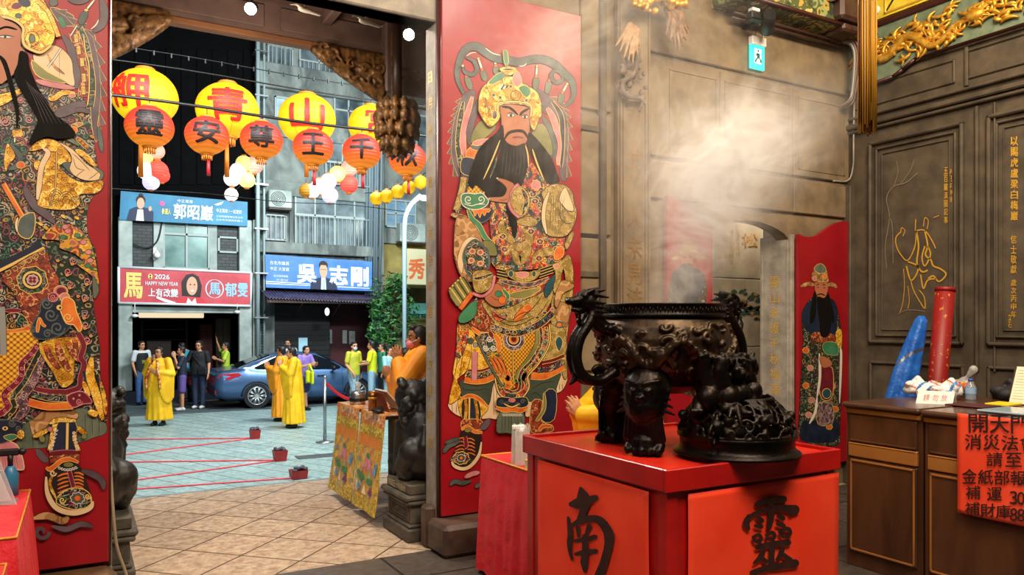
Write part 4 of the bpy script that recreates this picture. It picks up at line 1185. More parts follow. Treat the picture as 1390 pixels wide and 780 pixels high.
# --- stone guardian lions on their pedestals
def lion(label, cx, y0, y1, z0, mir):
    b = Blob(); P = lambda x, y, z: (cx+mir*x, y0+(y1-y0)*y, z0+z)
    # x: positive towards the doorway; faces outwards (y = 1)
    b.sph(P(0,.30,.20),(.17,.20,.20)); b.sph(P(0,.45,.36),(.15,.17,.20)); b.sph(P(0,.62,.42),(.15,.14,.18))
    b.sph(P(.03,.70,.62),(.145,.15,.14)); b.sph(P(.05,.92,.58),(.085,.09,.07)); b.sph(P(.05,.90,.50),(.07,.07,.04)); b.sph(P(.05,1.02,.62),(.035,.03,.03))
    for k in (-1,1):
        b.chain([P(.10*k, .70,.40), P(.11*k, .82,.22), P(.11*k, .86,.06)],[.075,.06,.055]); b.sph(P(.11*k, .95,.04),(.06,.08,.045))
        b.chain([P(.12*k, .25,.22), P(.15*k, .42,.12), P(.14*k, .35,.05)],[.11,.08,.05]); b.sph(P(.14*k, .52,.04),(.055,.09,.04))
        b.sph(P(.10*k+.03,.70,.74),(.035,.05,.04)); b.sph(P(.07*k+.04,.93,.66),.028)
    random.seed(int(cx*100)+3)
    for k in range(60):                               # curled mane
        a = random.uniform(0,6.28); h = random.uniform(.38,.74); r = .15-.08*abs(h-.56)
        q = P(r*math.cos(a)*.95+.01,.60+r*math.sin(a)*1.2-.05, h); b.sph(q, random.uniform(.028,.045),8,6)
    for k in range(5): b.chain([P(-.02+.03*k-.05,.08,.12), P(-.02+.04*k-.06,.0,.28), P(-.02+.03*k-.05,.08,.42)],[.04,.035,.015])
    b.sph(P(.10,1.0,.10),.085)
    o = b.fuse('stone_lion', m_lion, None, .011,2)
    for v in o.data.vertices: v.co.z = max(v.co.z, z0+.0005)
    return tag(o, label, 'lion statue')
def pedestal(label, x0, x1, y0, y1, mir, txt):
    t = thing('stone_pedestal', label, 'pedestal', ((x0+x1)/2,(y0+y1)/2,0)); e = .035
    w = MB(); w.box((x0, y0,0),(x1, y1,.10),.012); w.box((x0+e*.5, y0+e*.5,.10),(x1-e*.5, y1-e*.5,.13),.01); w.build('base', m_ped, t)
    w = MB(); w.box((x0+e, y0+e, .13),(x1-e, y1-e, .27),.006); o = w.build('waist', m_ped, t)
    w = MB(); xs = x0+e if mir > 0 else x1-e
    s_ = -1 if mir > 0 else 1
    for (a, b, c, d) in ((y0+.07, y1-.07,.145,.152),(y0+.07, y1-.07,.248,.255),(y0+.07, y0+.08,.145,.255),(y1-.08, y1-.07,.145,.255)): w.box((xs, a, c),(xs+s_*.006, b, d))
    random.seed(4)
    for k in range(26): w.tube([(xs+s_*.002, y0+.12+k*(y1-y0-.24)/26+.015*math.cos(t_*.7+k),.20+.025*math.sin(t_*.7+k*2)) for t_ in range(9)],.004,5)
    w.build('relief', m_ped, o)
    w = MB(); w.box((x0, y0,.27),(x1, y1,.30),.01).box((x0-.015, y0-.0,.30),(x1+.015, y1+.02,.345),.015); w.build('ledge', m_ped, t)
    w = MB(); w.box((x0+.02, y0+.02,.345),(x1-.02, y1-.04,.42),.008); p = w.build('plinth', m_ped, t)
    if txt:
        w = MB(); xx = x0+.0185; n = len(txt); ya, yb = y1-.10, y0+.12
        for i, ch in enumerate(txt):
            y = ya+(yb-ya)*i/(n-1); put_text(w, ch, quadfn((xx, y+.026,.358),(xx, y-.026,.358),(xx, y-.026,.408),(xx, y+.026,.408)))
        w.build('lettering', mat('cream_paint', '#c8b890', rough=.6), p)
    return t
pedestal('stone pedestal with engraved side at the right of the great doorway', 2.085,2.50,5.21,5.74,1, '民國五十年重修')
pedestal('worn stone pedestal at the left of the great doorway, mostly behind the leaf', -.20,.30,5.21,5.93,-1, '')
lion('black stone guardian lion on right pedestal beside embroidered tables', 2.30,5.24,5.70,.42,-1)
lion('black stone guardian lion on left pedestal beside the left painted leaf', .10,5.27,5.86,.42,1)
w = MB(); w.tube(crom([(.155,5.0,.78),(.17,4.99,.5),(.19,5.02,.3),(.24,5.05,.12),(.25,5.0,.012)],6, False),.009,8)
o = w.build('power_cable', mat('beige_rubber', '#9c8a72', rough=.5)); tag(o, 'beige cable hanging down beside the left painted leaf', 'cable')

# --- tables with embroidered hangings
def embroid(name):
    if name in MATS: return MATS[name]
    s = NT(name); v = s.coord()
    vo = s.vor(v, 24,1); sep = s.n('SeparateColor'); s.l(vo.outputs['Color'], sep.inputs[0])
    pal = ['#e8b818', '#d8901c', '#e6c832', '#c83c20', '#3e7f96', '#d87a1c', '#e9cf50', '#4c8a3a', '#e8a01c', '#d8c8a0']
    c = s.ramp(sep.outputs[0],[(i/len(pal), pal[i]) for i in range(len(pal))], 'CONSTANT')
    fr = s.math('FRACT', s.math('MULTIPLY', vo.outputs['Distance'],3.5)); k = s.math('GREATER_THAN', fr, .55)
    s.col(s.mix(k, c, '#dca41e')); s.bump(fr, .4,.005); MATS[name] = s.pr(.5,0, coat=.2); return MATS[name]
m_emb = embroid('embroidery')
m_band = brocade('band_yellow', '#e4b81c', ['#4a5a1c', '#7a6a10', '#f0d860'],46,3,.5)
m_floral = brocade('band_floral', '#e0871c', ['#c83018', '#e8d0a0', '#3a7a96', '#e8b41c', '#f0e8d0'],26,2.6,.5)
m_orange = mat('orange_silk', '#dd7a18', '#e89424', 12,.45, bump=.3, bs=50)
m_lotus = mat('lotus_pink', '#d8607c', '#eea0ae', 20,.5); m_leafg = mat('leaf_green', '#2c7a40', '#4c9a58', 20,.5); m_blue = mat('silk_blue', '#3a78b8', '#7ab0d8', 20,.5)
m_plumm = mat('silk_purple', '#7a3470', rough=.5); m_cream = mat('silk_cream', '#efe6cc', rough=.6)
def emb_table(label, clabel, y0, y1, seed):
    x0, x1, z = 2.13,2.50,.87
    t = thing('altar_stand', label, 'table', ((x0+x1)/2,(y0+y1)/2,0))
    w = MB(); w.box((x0, y0, z-.03),(x1, y1, z-.004)); w.build('tabletop', m_brown, t)
    for x in (x0+.04, x1-.06):
        for y in (y0+.02, y1-.05): MB().box((x, y, 0),(x+.03, y+.03, z-.03)).build('leg', m_steel, t)
    ct = thing('embroidered_cloth', clabel, 'tablecloth', (x0,(y0+y1)/2, z))
    def S(u, v, l=0):   # u 0..1 from far (left in the photo) to near, v 0..1 downwards
        y = y1+.01-(y1-y0+.02)*u; fl = .004+.09*v**1.3+.008*math.sin(u*9+seed)*v
        return Vector((x0-fl-l*.0012, y+.012*math.sin(v*5+seed), z+.002-(z-.07)*v))
    w = MB(); w.grid(lambda u, v: S(u, v),20,30); w.build('hanging', m_emb, ct, solid=.003)
    w = MB(); w.box((x0-.005, y0-.01, z-.003),(x1, y1+.01, z+.003)); w.build('top_cover', m_floral, ct)
    w = MB()
    def band(v0, v1, mi, l): w.m(mi); w.grid(lambda u, v: S(.0+u, v0+(v1-v0)*v, l),16,3)
    band(0,.13,0,2); band(.135,.24,1,2); band(.25,.36,2,2); band(.86,1,1,2); band(.24,.25,3,3); band(.13,.135,3,3)
    w.m(1); w.grid(lambda u, v: S(.02+.05*u, .25+.6*v, 2),2,10); w.grid(lambda u, v: S(.93+.05*u, .25+.6*v, 2),2,10)
    w.build('border', [m_floral, m_band, m_orange, m_trim], ct)
    w = MB(); pl = lambda x, y, l: S(x, y, l)
    w.m(2)
    for k in range(7):
        a = -1.25+2.5*k/6; c = (.5+.13*math.sin(a),.60-.10*math.cos(a)); w.m(0)
        R = [(c[0]+.075*math.cos(q)*math.cos(a)-.13*math.sin(q)*math.sin(-a)*-1*.6, c[1]+.045*math.cos(q)*math.sin(a)-.085*math.sin(q)*math.cos(a)) for q in [i*PI/8 for i in range(16)]]
        fill2d(w, R, pl, 4+k % 3)
    w.m(1)
    for (x, y, rx, ry) in ((.33,.68,.11,.035),(.62,.70,.14,.035),(.5,.45,.07,.03),(.2,.64,.06,.025)): fill2d(w, [(x+rx*math.cos(q), y+ry*math.sin(q)) for q in [i*PI/8 for i in range(16)]], pl, 8)
    w.m(2)
    for (x, y, r) in ((.82,.58,.07),(.86,.52,.05),(.25,.78,.06),(.7,.80,.06),(.15,.5,.04)): fill2d(w, [(x+r*math.cos(q), y+r*.6*math.sin(q)) for q in [i*PI/6 for i in range(12)]], pl, 8)
    w.m(3); fill2d(w, [(.62,.82),(.72,.73),(.80,.82)], pl, 9); w.m(4); fill2d(w, [(.38,.84),(.45,.74),(.54,.84)], pl, 9); fill2d(w, [(.12,.74),(.22,.72),(.2,.80)], pl, 9)
    w.build('lotus_motif', [m_lotus, m_leafg, m_blue, m_plumm, m_cream], ct)
    w = MB(); w.grid(lambda u, v: S(.0+u, .02+1.03*v, 0)+Vector((-.018-.012*math.sin(u*17+v*6)*v, 0,0)),24,16); w.build('plastic_cover', mat('film', '#e8ece8', rough=.08, trans=.9, alpha=.12), ct)
emb_table('small altar stand under lotus embroidered cloth, beside the right stone lion', 'yellow lotus embroidered cloth hanging nearest the right stone lion', 5.80,6.38,0)
emb_table('small altar stand under lotus embroidered cloth, farther from the right stone lion', 'yellow lotus embroidered cloth hanging at the plaza side, farther from the lion', 6.44,7.06,2)
ZT = .873
t = thing('bronze_cup', 'small copper cup standing on embroidered table', 'cup', (2.2,6.4, ZT)); 
c = Vector((2.16,6.20,0)); w = MB(); w.lathe([(0, ZT),(.036, ZT),(.034, ZT+.12),(.04, ZT+.165),(.036, ZT+.165),(.03, ZT+.02),(0, ZT+.02)], c, 18); w.build('cup_body', mat('copper', '#8a5226', '#b0763c', 20,.3,.8), t)
w = MB(); w.lathe([(.0375, ZT+.10),(.039, ZT+.105),(.0385, ZT+.115),(.036, ZT+.118)], c, 18, caps=False); w.build('band', m_gold, t); t.location = (2.16,6.20, ZT)
for ch in children(t): ch.data.transform(Matrix.Translation(Vector((2.2,6.4, ZT))-Vector((2.16,6.20, ZT))))
t = thing('scripture_book', 'open scripture book propped on embroidered table beside the copper cup', 'book', (2.30,6.12, ZT))
w = MB(); w.prism([(2.22,6.30, ZT+.17),(2.22,6.02, ZT+.17),(2.36,6.02, ZT+.02),(2.36,6.30, ZT+.02)],(.004,0,.012)); w.prism([(2.36,6.02, ZT+.0),(2.36,6.30, ZT+.0),(2.34,6.30, ZT+.02),(2.34,6.02, ZT+.02)],(.05,0,0)); w.build('pages', mat('white_pages', '#ddd8c8', rough=.8), t)
w = MB(); w.prism([(2.19,6.31, ZT+.16),(2.19,6.01, ZT+.16),(2.24,6.01, ZT+.001),(2.24,6.31, ZT+.001)],(.004,0,.0)); w.build('stand', mat('red_cover', '#8c3a24', rough=.6), t)
t = thing('ritual_bell', 'grey metal bell jar on the farther embroidered table', 'jar', (2.22,6.78, ZT)); c = Vector((2.22,6.78,0))
w = MB(); w.lathe([(0, ZT),(.07, ZT),(.075, ZT+.05),(.065, ZT+.07),(.07, ZT+.09),(.05, ZT+.12),(.02, ZT+.13),(0, ZT+.13)], c, 20); w.build('jar_body', m_steel, t)
w = MB(); w.lathe([(.0755, ZT+.03),(.078, ZT+.045),(.0755, ZT+.06)], c, 20, caps=False); w.build('dark_band', m_black, t)
w = MB(); w.lathe([(0, ZT+.13),(.025, ZT+.135),(.02, ZT+.17),(.03, ZT+.20),(0, ZT+.21)], c, 14); w.build('jar_lid', m_plastic, t)
b = Blob(); c = Vector((2.14,6.02, ZT)); b.sph(c+Vector((0,0,.022)),(.05,.09,.02)); b.sph(c+Vector((.03,.05,.03)),(.04,.06,.02))
o = b.fuse('black_cloth', m_black, None, .008,1); 
for v in o.data.vertices: v.co.z = max(v.co.z, ZT+.0005)
tag(o, 'small crumpled black cloth on the nearer embroidered table', 'cloth')

# --- barrier post with red ribbon
bp = onZ(443,602,0.0); bp = Vector((2.25,7.55,0))
t = thing('barrier_post', 'slim steel barrier post at the porch edge by the tables', 'barrier post', bp); p = onZ(441,600,-.55)
t.location = (p.x, p.y, -.55)
w = MB(); w.cyl((p.x, p.y, -.53),(p.x, p.y, .62),.03, n=14).sph((p.x, p.y, .64),.036); w.build('pole', m_steel, t)
w = MB(); w.lathe([(0,-.55),(.17,-.55),(.165,-.535),(.03,-.51),(0,-.51)],(p.x, p.y, 0),24); w.build('base', m_steel, t)
w = MB(); q = atD(477,540, p.x*FX+p.y*FY+.5); w.grid(lambda u, v: Vector((p.x, p.y, .6)).lerp(q, u)+Vector((0,0,-.07*v-.10*math.sin(PI*u)*.6)),14,2); w.build('ribbon', mat('ribbon_red', '#b41420', rough=.5), t, solid=.002)
# red planters and cords
m_pot = mat('planter_red', '#7a1414', '#971c1c', 10,.5)
PZ = -.55
pots = []
for i, ((px, py, r), lab) in enumerate(zip(((346,595,.10),(380,625,.11),(405,649,.13)),('small square red planter, farthest of the three on the plaza', 'square red planter, middle of the three on the plaza', 'low red planter, nearest the porch step of the three'))):
    c = onZ(px, py, PZ); t = thing('red_planter', lab, 'planter', c, 'red planters on the plaza'); pots.append(c)
    h = .17 if i < 2 else .12; fr_ = 1.25 if i < 2 else 1.15
    w = MB(); a = r*.75; w.prism([c+Vector((-a, -a, 0)), c+Vector((a, -a, 0)), c+Vector((a, a, 0)), c+Vector((-a, a, 0))],(0,0,.01))
    vs = []
    for s_, z in ((a, .0),(a*fr_, h),(a*fr_*.88, h),(a*.85,.03)):
        vs += [c+Vector((x*s_, y*s_, z)) for x, y in ((-1,-1),(1,-1),(1,1),(-1,1))]
    w.add(vs, [(k*4+j, k*4+(j+1) % 4,(k+1)*4+(j+1) % 4,(k+1)*4+j) for k in range(3) for j in range(4)]+[(12,13,14,15)])
    w.build('pot', m_pot, t)
    b = Blob(); random.seed(i)
    for k in range(14): b.sph(c+Vector((random.uniform(-a, a), random.uniform(-a, a), h+random.uniform(0,.03))), random.uniform(.018,.035),8,6)
    b.fuse('foliage', mat('dark_plant', '#1f1d20', '#5a5560', 30,.7), t, .01,1)
for i, (k, tx_, ty_, lab) in enumerate(((0,150,597, 'red rope on the plaza running left from the farthest planter'),(0,150,620, 'red rope slanting left and nearer from the farthest planter'),(1,150,628, 'red rope on the plaza running left from the middle planter'),(1,150,657, 'red rope slanting left and nearer from the middle planter'),(2,150,667, 'red rope running left from the nearest planter by the step'))):
    e = onZ(tx_, ty_, PZ); s_ = pots[k]
    w = MB(); w.tube([s_.lerp(e, j/10)+Vector((0,0,.012)) for j in range(11)],.011,6)
    tag(w.build('ground_rope', mat('cord_red', '#d8404a', rough=.6)), lab, 'rope', 'red ropes on the plaza')
c = onZ(432,619, PZ); o = MB().box(c+Vector((-.35,-.15,.0)), c+Vector((.35,.15,.012)),.004).build('drain_grate', mat('drain_dark', '#2a3032', '#4a5254', 30,.5)); tag(o, 'dark metal drain grate in the plaza paving beside the post', 'drain grate')

# --- carved brackets, pendant, spots under the porch beam
def bracket(label, x0, x1, Y, ztop, zin, flip):
    t = thing('carved_bracket', label, 'carved bracket', (x0, Y, ztop)); L = x1-x0
    b = Blob(); random.seed(int(abs(x0)*10)+5)
    X = lambda u: (x0+L*u if not flip else x1-L*u)
    def hgt(u): return (ztop-zin)*(1-u)**.75*(1 if u < 1 else 0)
    N = 14
    for i in range(N):
        u = i/N; h = hgt(u)
        b.cap((X(u), Y, ztop),(X(u), Y, ztop-h*.3-.02),.04)
        b.sph((X(u), Y-.02, ztop-h+.01),(.06,.05,.045))
    for k in range(5):
        pts = [(X(u_), Y-.03*math.sin(u_*6+k), ztop-hgt(u_)*(.35+.15*k)-.01) for u_ in [j/12*.95 for j in range(13)]]; b.chain(pts, [.035-.0015*j for j in range(13)],8)
    for k in range(24):
        u = random.uniform(0,.85); c = Vector((X(u), Y-.05, ztop-hgt(u)*random.uniform(.2,1))); b.tube([c+Vector((.06*(1-j/9)*math.cos(j*.7+k),-.01,.06*(1-j/9)*math.sin(j*.7+k))) for j in range(9)],.016,6)
    b.fuse('carved_leafwork', m_carve, t, .013,1); return t
pa = onY(161,40,7.5); pb = onY(232,40,7.5); bracket('carved openwork wooden bracket at top left of the doorway view', pa.x-.1, pb.x, 7.5,4.40, onY(165,82,7.5).z, False)
pa = onY(421,70,7.5); pb = onY(520,130,7.5); bracket('carved dark gilt bracket beside the hanging post, right of the view', pa.x, pb.x, 7.5,4.36, onY(515,138,7.5).z, True)
a = onY(520,130,7.5); b_ = onY(576,140,7.5)
t = thing('hanging_post', 'short carved hanging post under the porch beam', 'post', ((a.x+b_.x)/2,7.55,4.4))
w = MB(); w.box((a.x, 7.42, a.z+.02),(b_.x+.08,7.72,4.72),.02); w.build('post_body', m_beam if False else m_soffit, t)
w = MB(); 
for (z0, z1) in ((3.86,4.18),(4.24,4.66)): frame_y = [((a.x+.06, z0),(b_.x, z0+.02)),((a.x+.06, z1-.02),(b_.x, z1)),((a.x+.06, z0),(a.x+.08, z1)),((b_.x-.02, z0),(b_.x, z1))]; [w.box((p[0],7.405, p[1]),(q[0],7.43, q[1]),.004) for p, q in frame_y]
w.build('carved_frame', m_carve, t)
pc = onY(539,172,7.3); t = thing('carved_pendant', 'carved wooden basket-shaped flower pendant hanging before the lanterns', 'carving', pc)
b = Blob(); random.seed(14)
for r_, z, n in ((.17,.20,12),(.20,.08,14),(.19,-.06,12),(.14,-.19,9),(.07,-.25,5)):
    for k in range(n):
        an = 2*PI*k/n+z*3; c = pc+Vector((r_*math.cos(an), r_*math.sin(an), z)); b.sph(c, (.05,.05,.065),8,6); b.cap(c+Vector((0,0,.05)), c+Vector((.03*math.cos(an),.03*math.sin(an),-.07)),.03,.012,6)
b.lathe([(0,-.24),(.10,-.2),(.16,0),(.16,.2),(.1,.25),(0,.25)], pc, 16)
b.fuse('flower_basket', m_carve, t, .012,1)
w = MB(); w.cyl(pc+Vector((0,0,.22)),(pc.x, pc.y, 4.72),.05, n=12); w.build('stem', m_brown, t)
for (px, py, lab, en) in ((340,12, 'lit round spotlight under the porch ceiling, farther left', 26),(555,47, 'bright square spotlight under the porch ceiling by the hanging post', 34)):
    p = atD(px, py, 6.9 if px < 400 else 7.2); t = thing('porch_spotlight', lab, 'spotlight', p)
    d = Vector((-.35,-.8,-.55)).normalized()
    w = MB(); w.cyl(p-d*.10, p, .05,.06,16); w.build('lamp_housing', m_black, t)
    w = MB(); w.cyl(p-d*.005, p+d*.004,.052, n=16); w.build('lens', mat('lamp_glow', '#fff6e0', emit='#fff4dc', es=40), t)
    w = MB(); w.cyl(p-d*.05,(p-d*.05).xy.to_3d()+Vector((0,0,4.72)),.008, n=8); w.build('stem', m_black, t)
    light('porch_spot', 'SPOT', p+d*.02, en, (1,.93,.8),.04, None, p+d*3,2.0,.8)
for (px, py, lab) in ((415,14, 'small carved bird under the porch soffit, left of the pair'),(497,30, 'small carved bird under the porch soffit, right of the pair')):
    p = atD(px, py, 6.6); p.z = min(p.z, 4.55); b = Blob(); b.sph(p, (.07,.03,.022)); b.chain([p, p+Vector((.12,0,-.015)), p+Vector((.15,0,.0))],[.02,.014,.006]); b.chain([p, p+Vector((-.09,-.03,.03)), p+Vector((-.15,-.05,.0))],[.02,.016,.004]); b.chain([p, p+Vector((-.02,.06,.03))],[.02,.006]); b.cap(p, Vector((p.x, p.y, 4.72)),.012)
    o = b.fuse('carved_bird', mat('pale_carving', '#8f8578', rough=.6), None, .008,1); tag(o, lab, 'carving')

# ================================================================== STREET
YB = 23.5
def W(px, py, Y=YB): return onY(px, py, Y)
m_conc = mat('stained_concrete', '#4e5654', '#88908a', 1.6,.85, bump=.4, bs=20, dist=1, stretch=(1,1,.5))
m_conc2 = mat('pale_pier', '#8d9a95', '#b4bfba', 2.5,.8, bump=.2)
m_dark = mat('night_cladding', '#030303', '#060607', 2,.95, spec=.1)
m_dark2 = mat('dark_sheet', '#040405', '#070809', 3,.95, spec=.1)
m_frame = mat('window_frame_white', '#98a4a2', rough=.5)
m_glass = mat('green_glass', '#3f6a66', '#7da29c', 1.2,.2, spec=.6)
m_glassd = mat('dim_glass', '#39474c', '#75868a', 1.5,.25)
def tilemat(name, c1, c2, cj, w, h, rough=.6):
    s = NT(name); v = s.coord((1,1,1),(PI/2,0,0)); b = s.n('TexBrick'); s.l(v, b.inputs['Vector'])
    b.inputs['Scale'].default_value = 1; b.inputs['Brick Width'].default_value = w; b.inputs['Row Height'].default_value = h; b.inputs['Mortar Size'].default_value = .012
    b.inputs['Color1'].default_value = hexc(c1); b.inputs['Color2'].default_value = hexc(c2); b.inputs['Mortar'].default_value = hexc(cj)
    s.col(b.outputs['Color']); return s.pr(rough)
m_tile = tilemat('dark_wall_tile', '#262b2c', '#3a4142', '#14181a', .22,.09)
m_tile2 = tilemat('grey_wall_tile', '#5e7270', '#7d9290', '#3c4a4a', .2,.08)
def rectW(w, x0, y0, x1, y1, d0, d1, bev=.01, Y=YB):
    """facade box between two photo corners, from d0 to d1 in front (+) of the plane"""
    a = onY(x0, y1, Y); b = onY(x1, y0, Y); w.box((a.x, Y-d1, a.z),(b.x, Y-d0, b.z), bev)
GZ = -.56
def facade(label, x0, x1, ztop, m_, name='building'):
    t = thing(name, label, 'building', ((x0+x1)/2, YB+1, GZ)); return t
def window(parent, x0, y0, x1, y1, cols=2, transom=None, m_g=None, bars=False, fw=.06):
    a = W(x0, y1); b = W(x1, y0); w = MB(); L = b.x-a.x; Hh = b.z-a.z; Yf = YB-.06
    for (p, q, r, s_) in ((a.x, b.x, a.z, a.z+fw),(a.x, b.x, b.z-fw, b.z),(a.x, a.x+fw, a.z, b.z),(b.x-fw, b.x, a.z, b.z)): w.box((p, Yf-.03, r),(q, YB-.0, s_),.008)
    for k in range(1, cols): w.box((a.x+L*k/cols-fw*.45, Yf-.02, a.z),(a.x+L*k/cols+fw*.45, YB, b.z),.006)
    if transom: w.box((a.x, Yf-.02, a.z+Hh*transom-fw*.5),(b.x, YB, a.z+Hh*transom+fw*.5),.006)
    o = w.build('window', m_frame, parent)
    MB().box((a.x+.02, YB-.025, a.z+.02),(b.x-.02, YB-.01, b.z-.02)).build('pane', m_g or m_glass, o)
    if bars:
        w = MB(); n = int(L/.13); zt = a.z+Hh*(transom or 1)
        for k in range(n+1): x = a.x+L*k/n; w.box((x-.008, Yf-.12, a.z),(x+.008, Yf-.10, zt-.05))
        for z in (a.z, zt-.06): w.box((a.x, Yf-.125, z),(b.x, Yf-.10, z+.02))
        for x in (a.x, b.x-.02): w.box((x, Yf-.12, a.z),(x+.02, YB, a.z+.02)); w.box((x, Yf-.12, zt-.06),(x+.02, YB, zt-.04))
        w.build('security_bars', m_frame, o)
    return o
# ---- left shop house
XL0, XL1, XR1 = W(120,300).x, W(347,300).x, W(521,300).x
zs = W(250,417).z                                   # shop ceiling
tL = facade('narrow tiled shop house with blue banner above and red banner below its window', XL0, XL1,14, m_dark, 'shop_house')
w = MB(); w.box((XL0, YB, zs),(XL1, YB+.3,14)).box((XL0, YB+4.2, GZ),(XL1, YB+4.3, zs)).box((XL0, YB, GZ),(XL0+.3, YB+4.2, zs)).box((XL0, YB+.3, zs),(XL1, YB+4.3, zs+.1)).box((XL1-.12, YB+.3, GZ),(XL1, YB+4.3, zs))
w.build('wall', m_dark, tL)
for x_ in ((176,296,210,366),(285,300,325,370)): w = MB(); rectW(w, *x_, 0,.03); w.build('tiled_wall', m_tile, tL)
w = MB(); rectW(w, 160,296,179,530,0,.25,.02); rectW(w, 208,296,221,368,0,.10); rectW(w, 284,300,294,368,0,.10); rectW(w, 323,300,340,530,0,.22,.02); rectW(w, 179,417,323,424,0,.12); rectW(w, 341,300,347,545,0,.3)
a = W(160,300); w.build('pier', m_conc2, tL)
window(tL, 220,302,285,365,2,.72, None, fw=.07); window(tL, 295,322,323,343,1, None, m_glassd)
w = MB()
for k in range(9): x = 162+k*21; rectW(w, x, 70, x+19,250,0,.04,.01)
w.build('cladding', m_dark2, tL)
# inside the shop: back counter, shelves and glowing lintel strip
w = MB()
for k in range(3): rectW(w, 190,432+k*14,250,434+k*14,0,.4,0, YB+3.8)
rectW(w, 190,430,193,500,0,.4,0, YB+3.8); rectW(w, 250,430,253,500,0,.4,0, YB+3.8)
w.build('shelf', mat('shelf_wood', '#4b3a2a', rough=.6), tL)
w = MB(); rectW(w, 188,424,276,431,0,.12,.02, YB+.6); w.build('lintel_strip', mat('lintel_glow', '#d8ccb0', emit='#ffe8c0', es=.9), tL)  # white lintel strip, no lamp; its brightness is put in as emission
random.seed(31)
w = MB(); w.cyl(W(183,412, YB-.35), W(183,425, YB-.35),.01).lathe([(0,0),(.07,-.01),(.10,-.06),(.02,-.10),(0,-.10)], W(183,426, YB-.35),14); w.build('downlight', m_white, tL)
w = MB(); w.cyl(W(322,412, YB-.35), W(322,420, YB-.35),.01).lathe([(0,0),(.07,-.01),(.10,-.06),(.02,-.10),(0,-.10)], W(322,421, YB-.35),14); w.build('downlight', m_white, tL)
w = MB(); w.tube(crom([W(160,316, YB-.12), W(170,318, YB-.12), W(180,330, YB-.12), W(200,336, YB-.12), W(214,326, YB-.12), W(220,300, YB-.12)],5, False),.022,6); w.build('wiring', m_black, tL)
w = MB(); w.sph(W(213,346, YB-.25),.09).cyl(W(213,340, YB-.05), W(213,344, YB-.25),.04).box(W(208,352, YB-.12), W(212,336, YB-.06)); w.build('security_camera', m_white, tL)
# things kept in the shop opening
for i, (x0, y0, x1, y1, c, lab) in enumerate(((292,432,312,500, '#6a6458', 'tall grey cupboard inside the left shop opening'),(198,462,232,500, '#3a2a22', 'low brown cabinet inside the left shop opening'),(270,440,288,500, '#531a18', 'dark red cabinet inside the left shop opening'))):
    t = thing('cupboard', lab, 'cupboard', W((x0+x1)/2, y1, YB+2.5)); a = W(x0, y1, YB+2.5); b_ = W(x1, y0, YB+2.5); t.location.z = GZ
    MB().box((a.x, YB+2.3, GZ),(b_.x, YB+2.8, b_.z),.02).build('cupboard_body', mat('cupb'+str(i), c, rough=.6), t)
    w = MB(); 
    for s_ in (0,1): w.box((a.x+.03+s_*(b_.x-a.x)/2, YB+2.28, a.z*.4+GZ*.6),(a.x-.02+(s_+1)*(b_.x-a.x)/2, YB+2.305, b_.z-.06),.01)
    w.build('cupboard_door', mat('cupb'+str(i), c, rough=.6), t)

def banner(label, corners, m_, cat='banner', Yo=.30, th=.05, frame=None):
    a, b, c, d = [onY(x, y, YB-Yo) for x, y in corners]     # bl br tr tl
    t = thing('banner', label, cat, (a+b)/2)
    w = MB(); w.prism([a, b, c, d],(0, th, 0)); w.build('panel', m_, t)
    if frame:
        w = MB(); 
        for p, q in ((a, b),(b, c),(c, d),(d, a)): w.cyl(p-Vector((0,.01,0)), q-Vector((0,.01,0)),.035, n=8)
        w.build('frame', frame, t)
    w = MB()
    for p in (d.lerp(c, .08), d.lerp(c, .92)): w.cyl(p+Vector((0, th, -.04)), Vector((p.x, YB, p.z-.04)),.02, n=6)
    w.build('bracket', m_steel, t)
    def P(u, v, l=0): 
        q = (d*(1-u)+c*u)*(1-v)+(a*(1-u)+b*u)*v; return q+Vector((0,-.004-.003*l, 0))
    return t, P
def btext(w, P, s_, u0, v0, u1, v1, bold=0, l=2):
    put_text(w, s_, lambda u, v: P(u0+(u1-u0)*u, v1+(v0-v1)*v, l), bold)
def ell(w, P, cu, cv, ru, rv, l=1, n=18): fill2d(w, [(cu+ru*math.cos(i*2*PI/n), cv+rv*math.sin(i*2*PI/n)) for i in range(n)], P, l)
m_bw = mat('banner_white', '#e8eef0', rough=.6); m_skin_p = mat('printed_skin', '#dca888', rough=.6); m_hair_p = mat('printed_hair', '#241a18', rough=.6)
m_suit = mat('printed_navy', '#1f2c4c', rough=.6); m_yel = mat('banner_yellow', '#ecd878', rough=.6); m_pinkb = mat('banner_pink', '#e05898', rough=.6); m_ltb = mat('banner_light_blue', '#9cc8e0', rough=.6)
# blue banner of the left house
t, P = banner('blue printed banner with woman and large white characters above the tiled window', ((162,298),(336,307),(336,274),(164,259)), mat('banner_blue', '#1d6f96', '#2a86ac', 2,.55))
w = MB(); w.m(1); fill2d(w, [(.05,1),(.07,.62),(.11,.52),(.16,.5),(.22,.55),(.25,.66),(.25,1)], P, 1); w.m(0); fill2d(w, [(.12,1),(.13,.6),(.17,.6),(.18,1)], P, 2)
w.m(2); ell(w, P, .15,.38,.028,.2,3); w.m(3); ell(w, P, .15,.26,.036,.16,2); ell(w, P, .15,.10,.018,.08,2)
w.m(2); ell(w, P, .222,.55,.012,.09,4); w.m(4); ell(w, P, .312,.33,.02,.09,2); w.m(0)
btext(w, P, '郭昭巖', .40,.28,.715,.86,.02); btext(w, P, '中正萬華', .43,.12,.55,.24); btext(w, P, '中正萬華 / 一起更好', .74,.36,.95,.52,.01)
btext(w, P, '立法院國會辦公室主任', .74,.62,.96,.70); btext(w, P, '台北市市議員參選人', .74,.76,.96,.84)
w.m(5); btext(w, P, '參選人', .31,.50,.38,.72,.02); w.m(0); fill2d(w, [(.72,.22),(.80,.06),(.78,.2),(.745,.24)], P, 2)
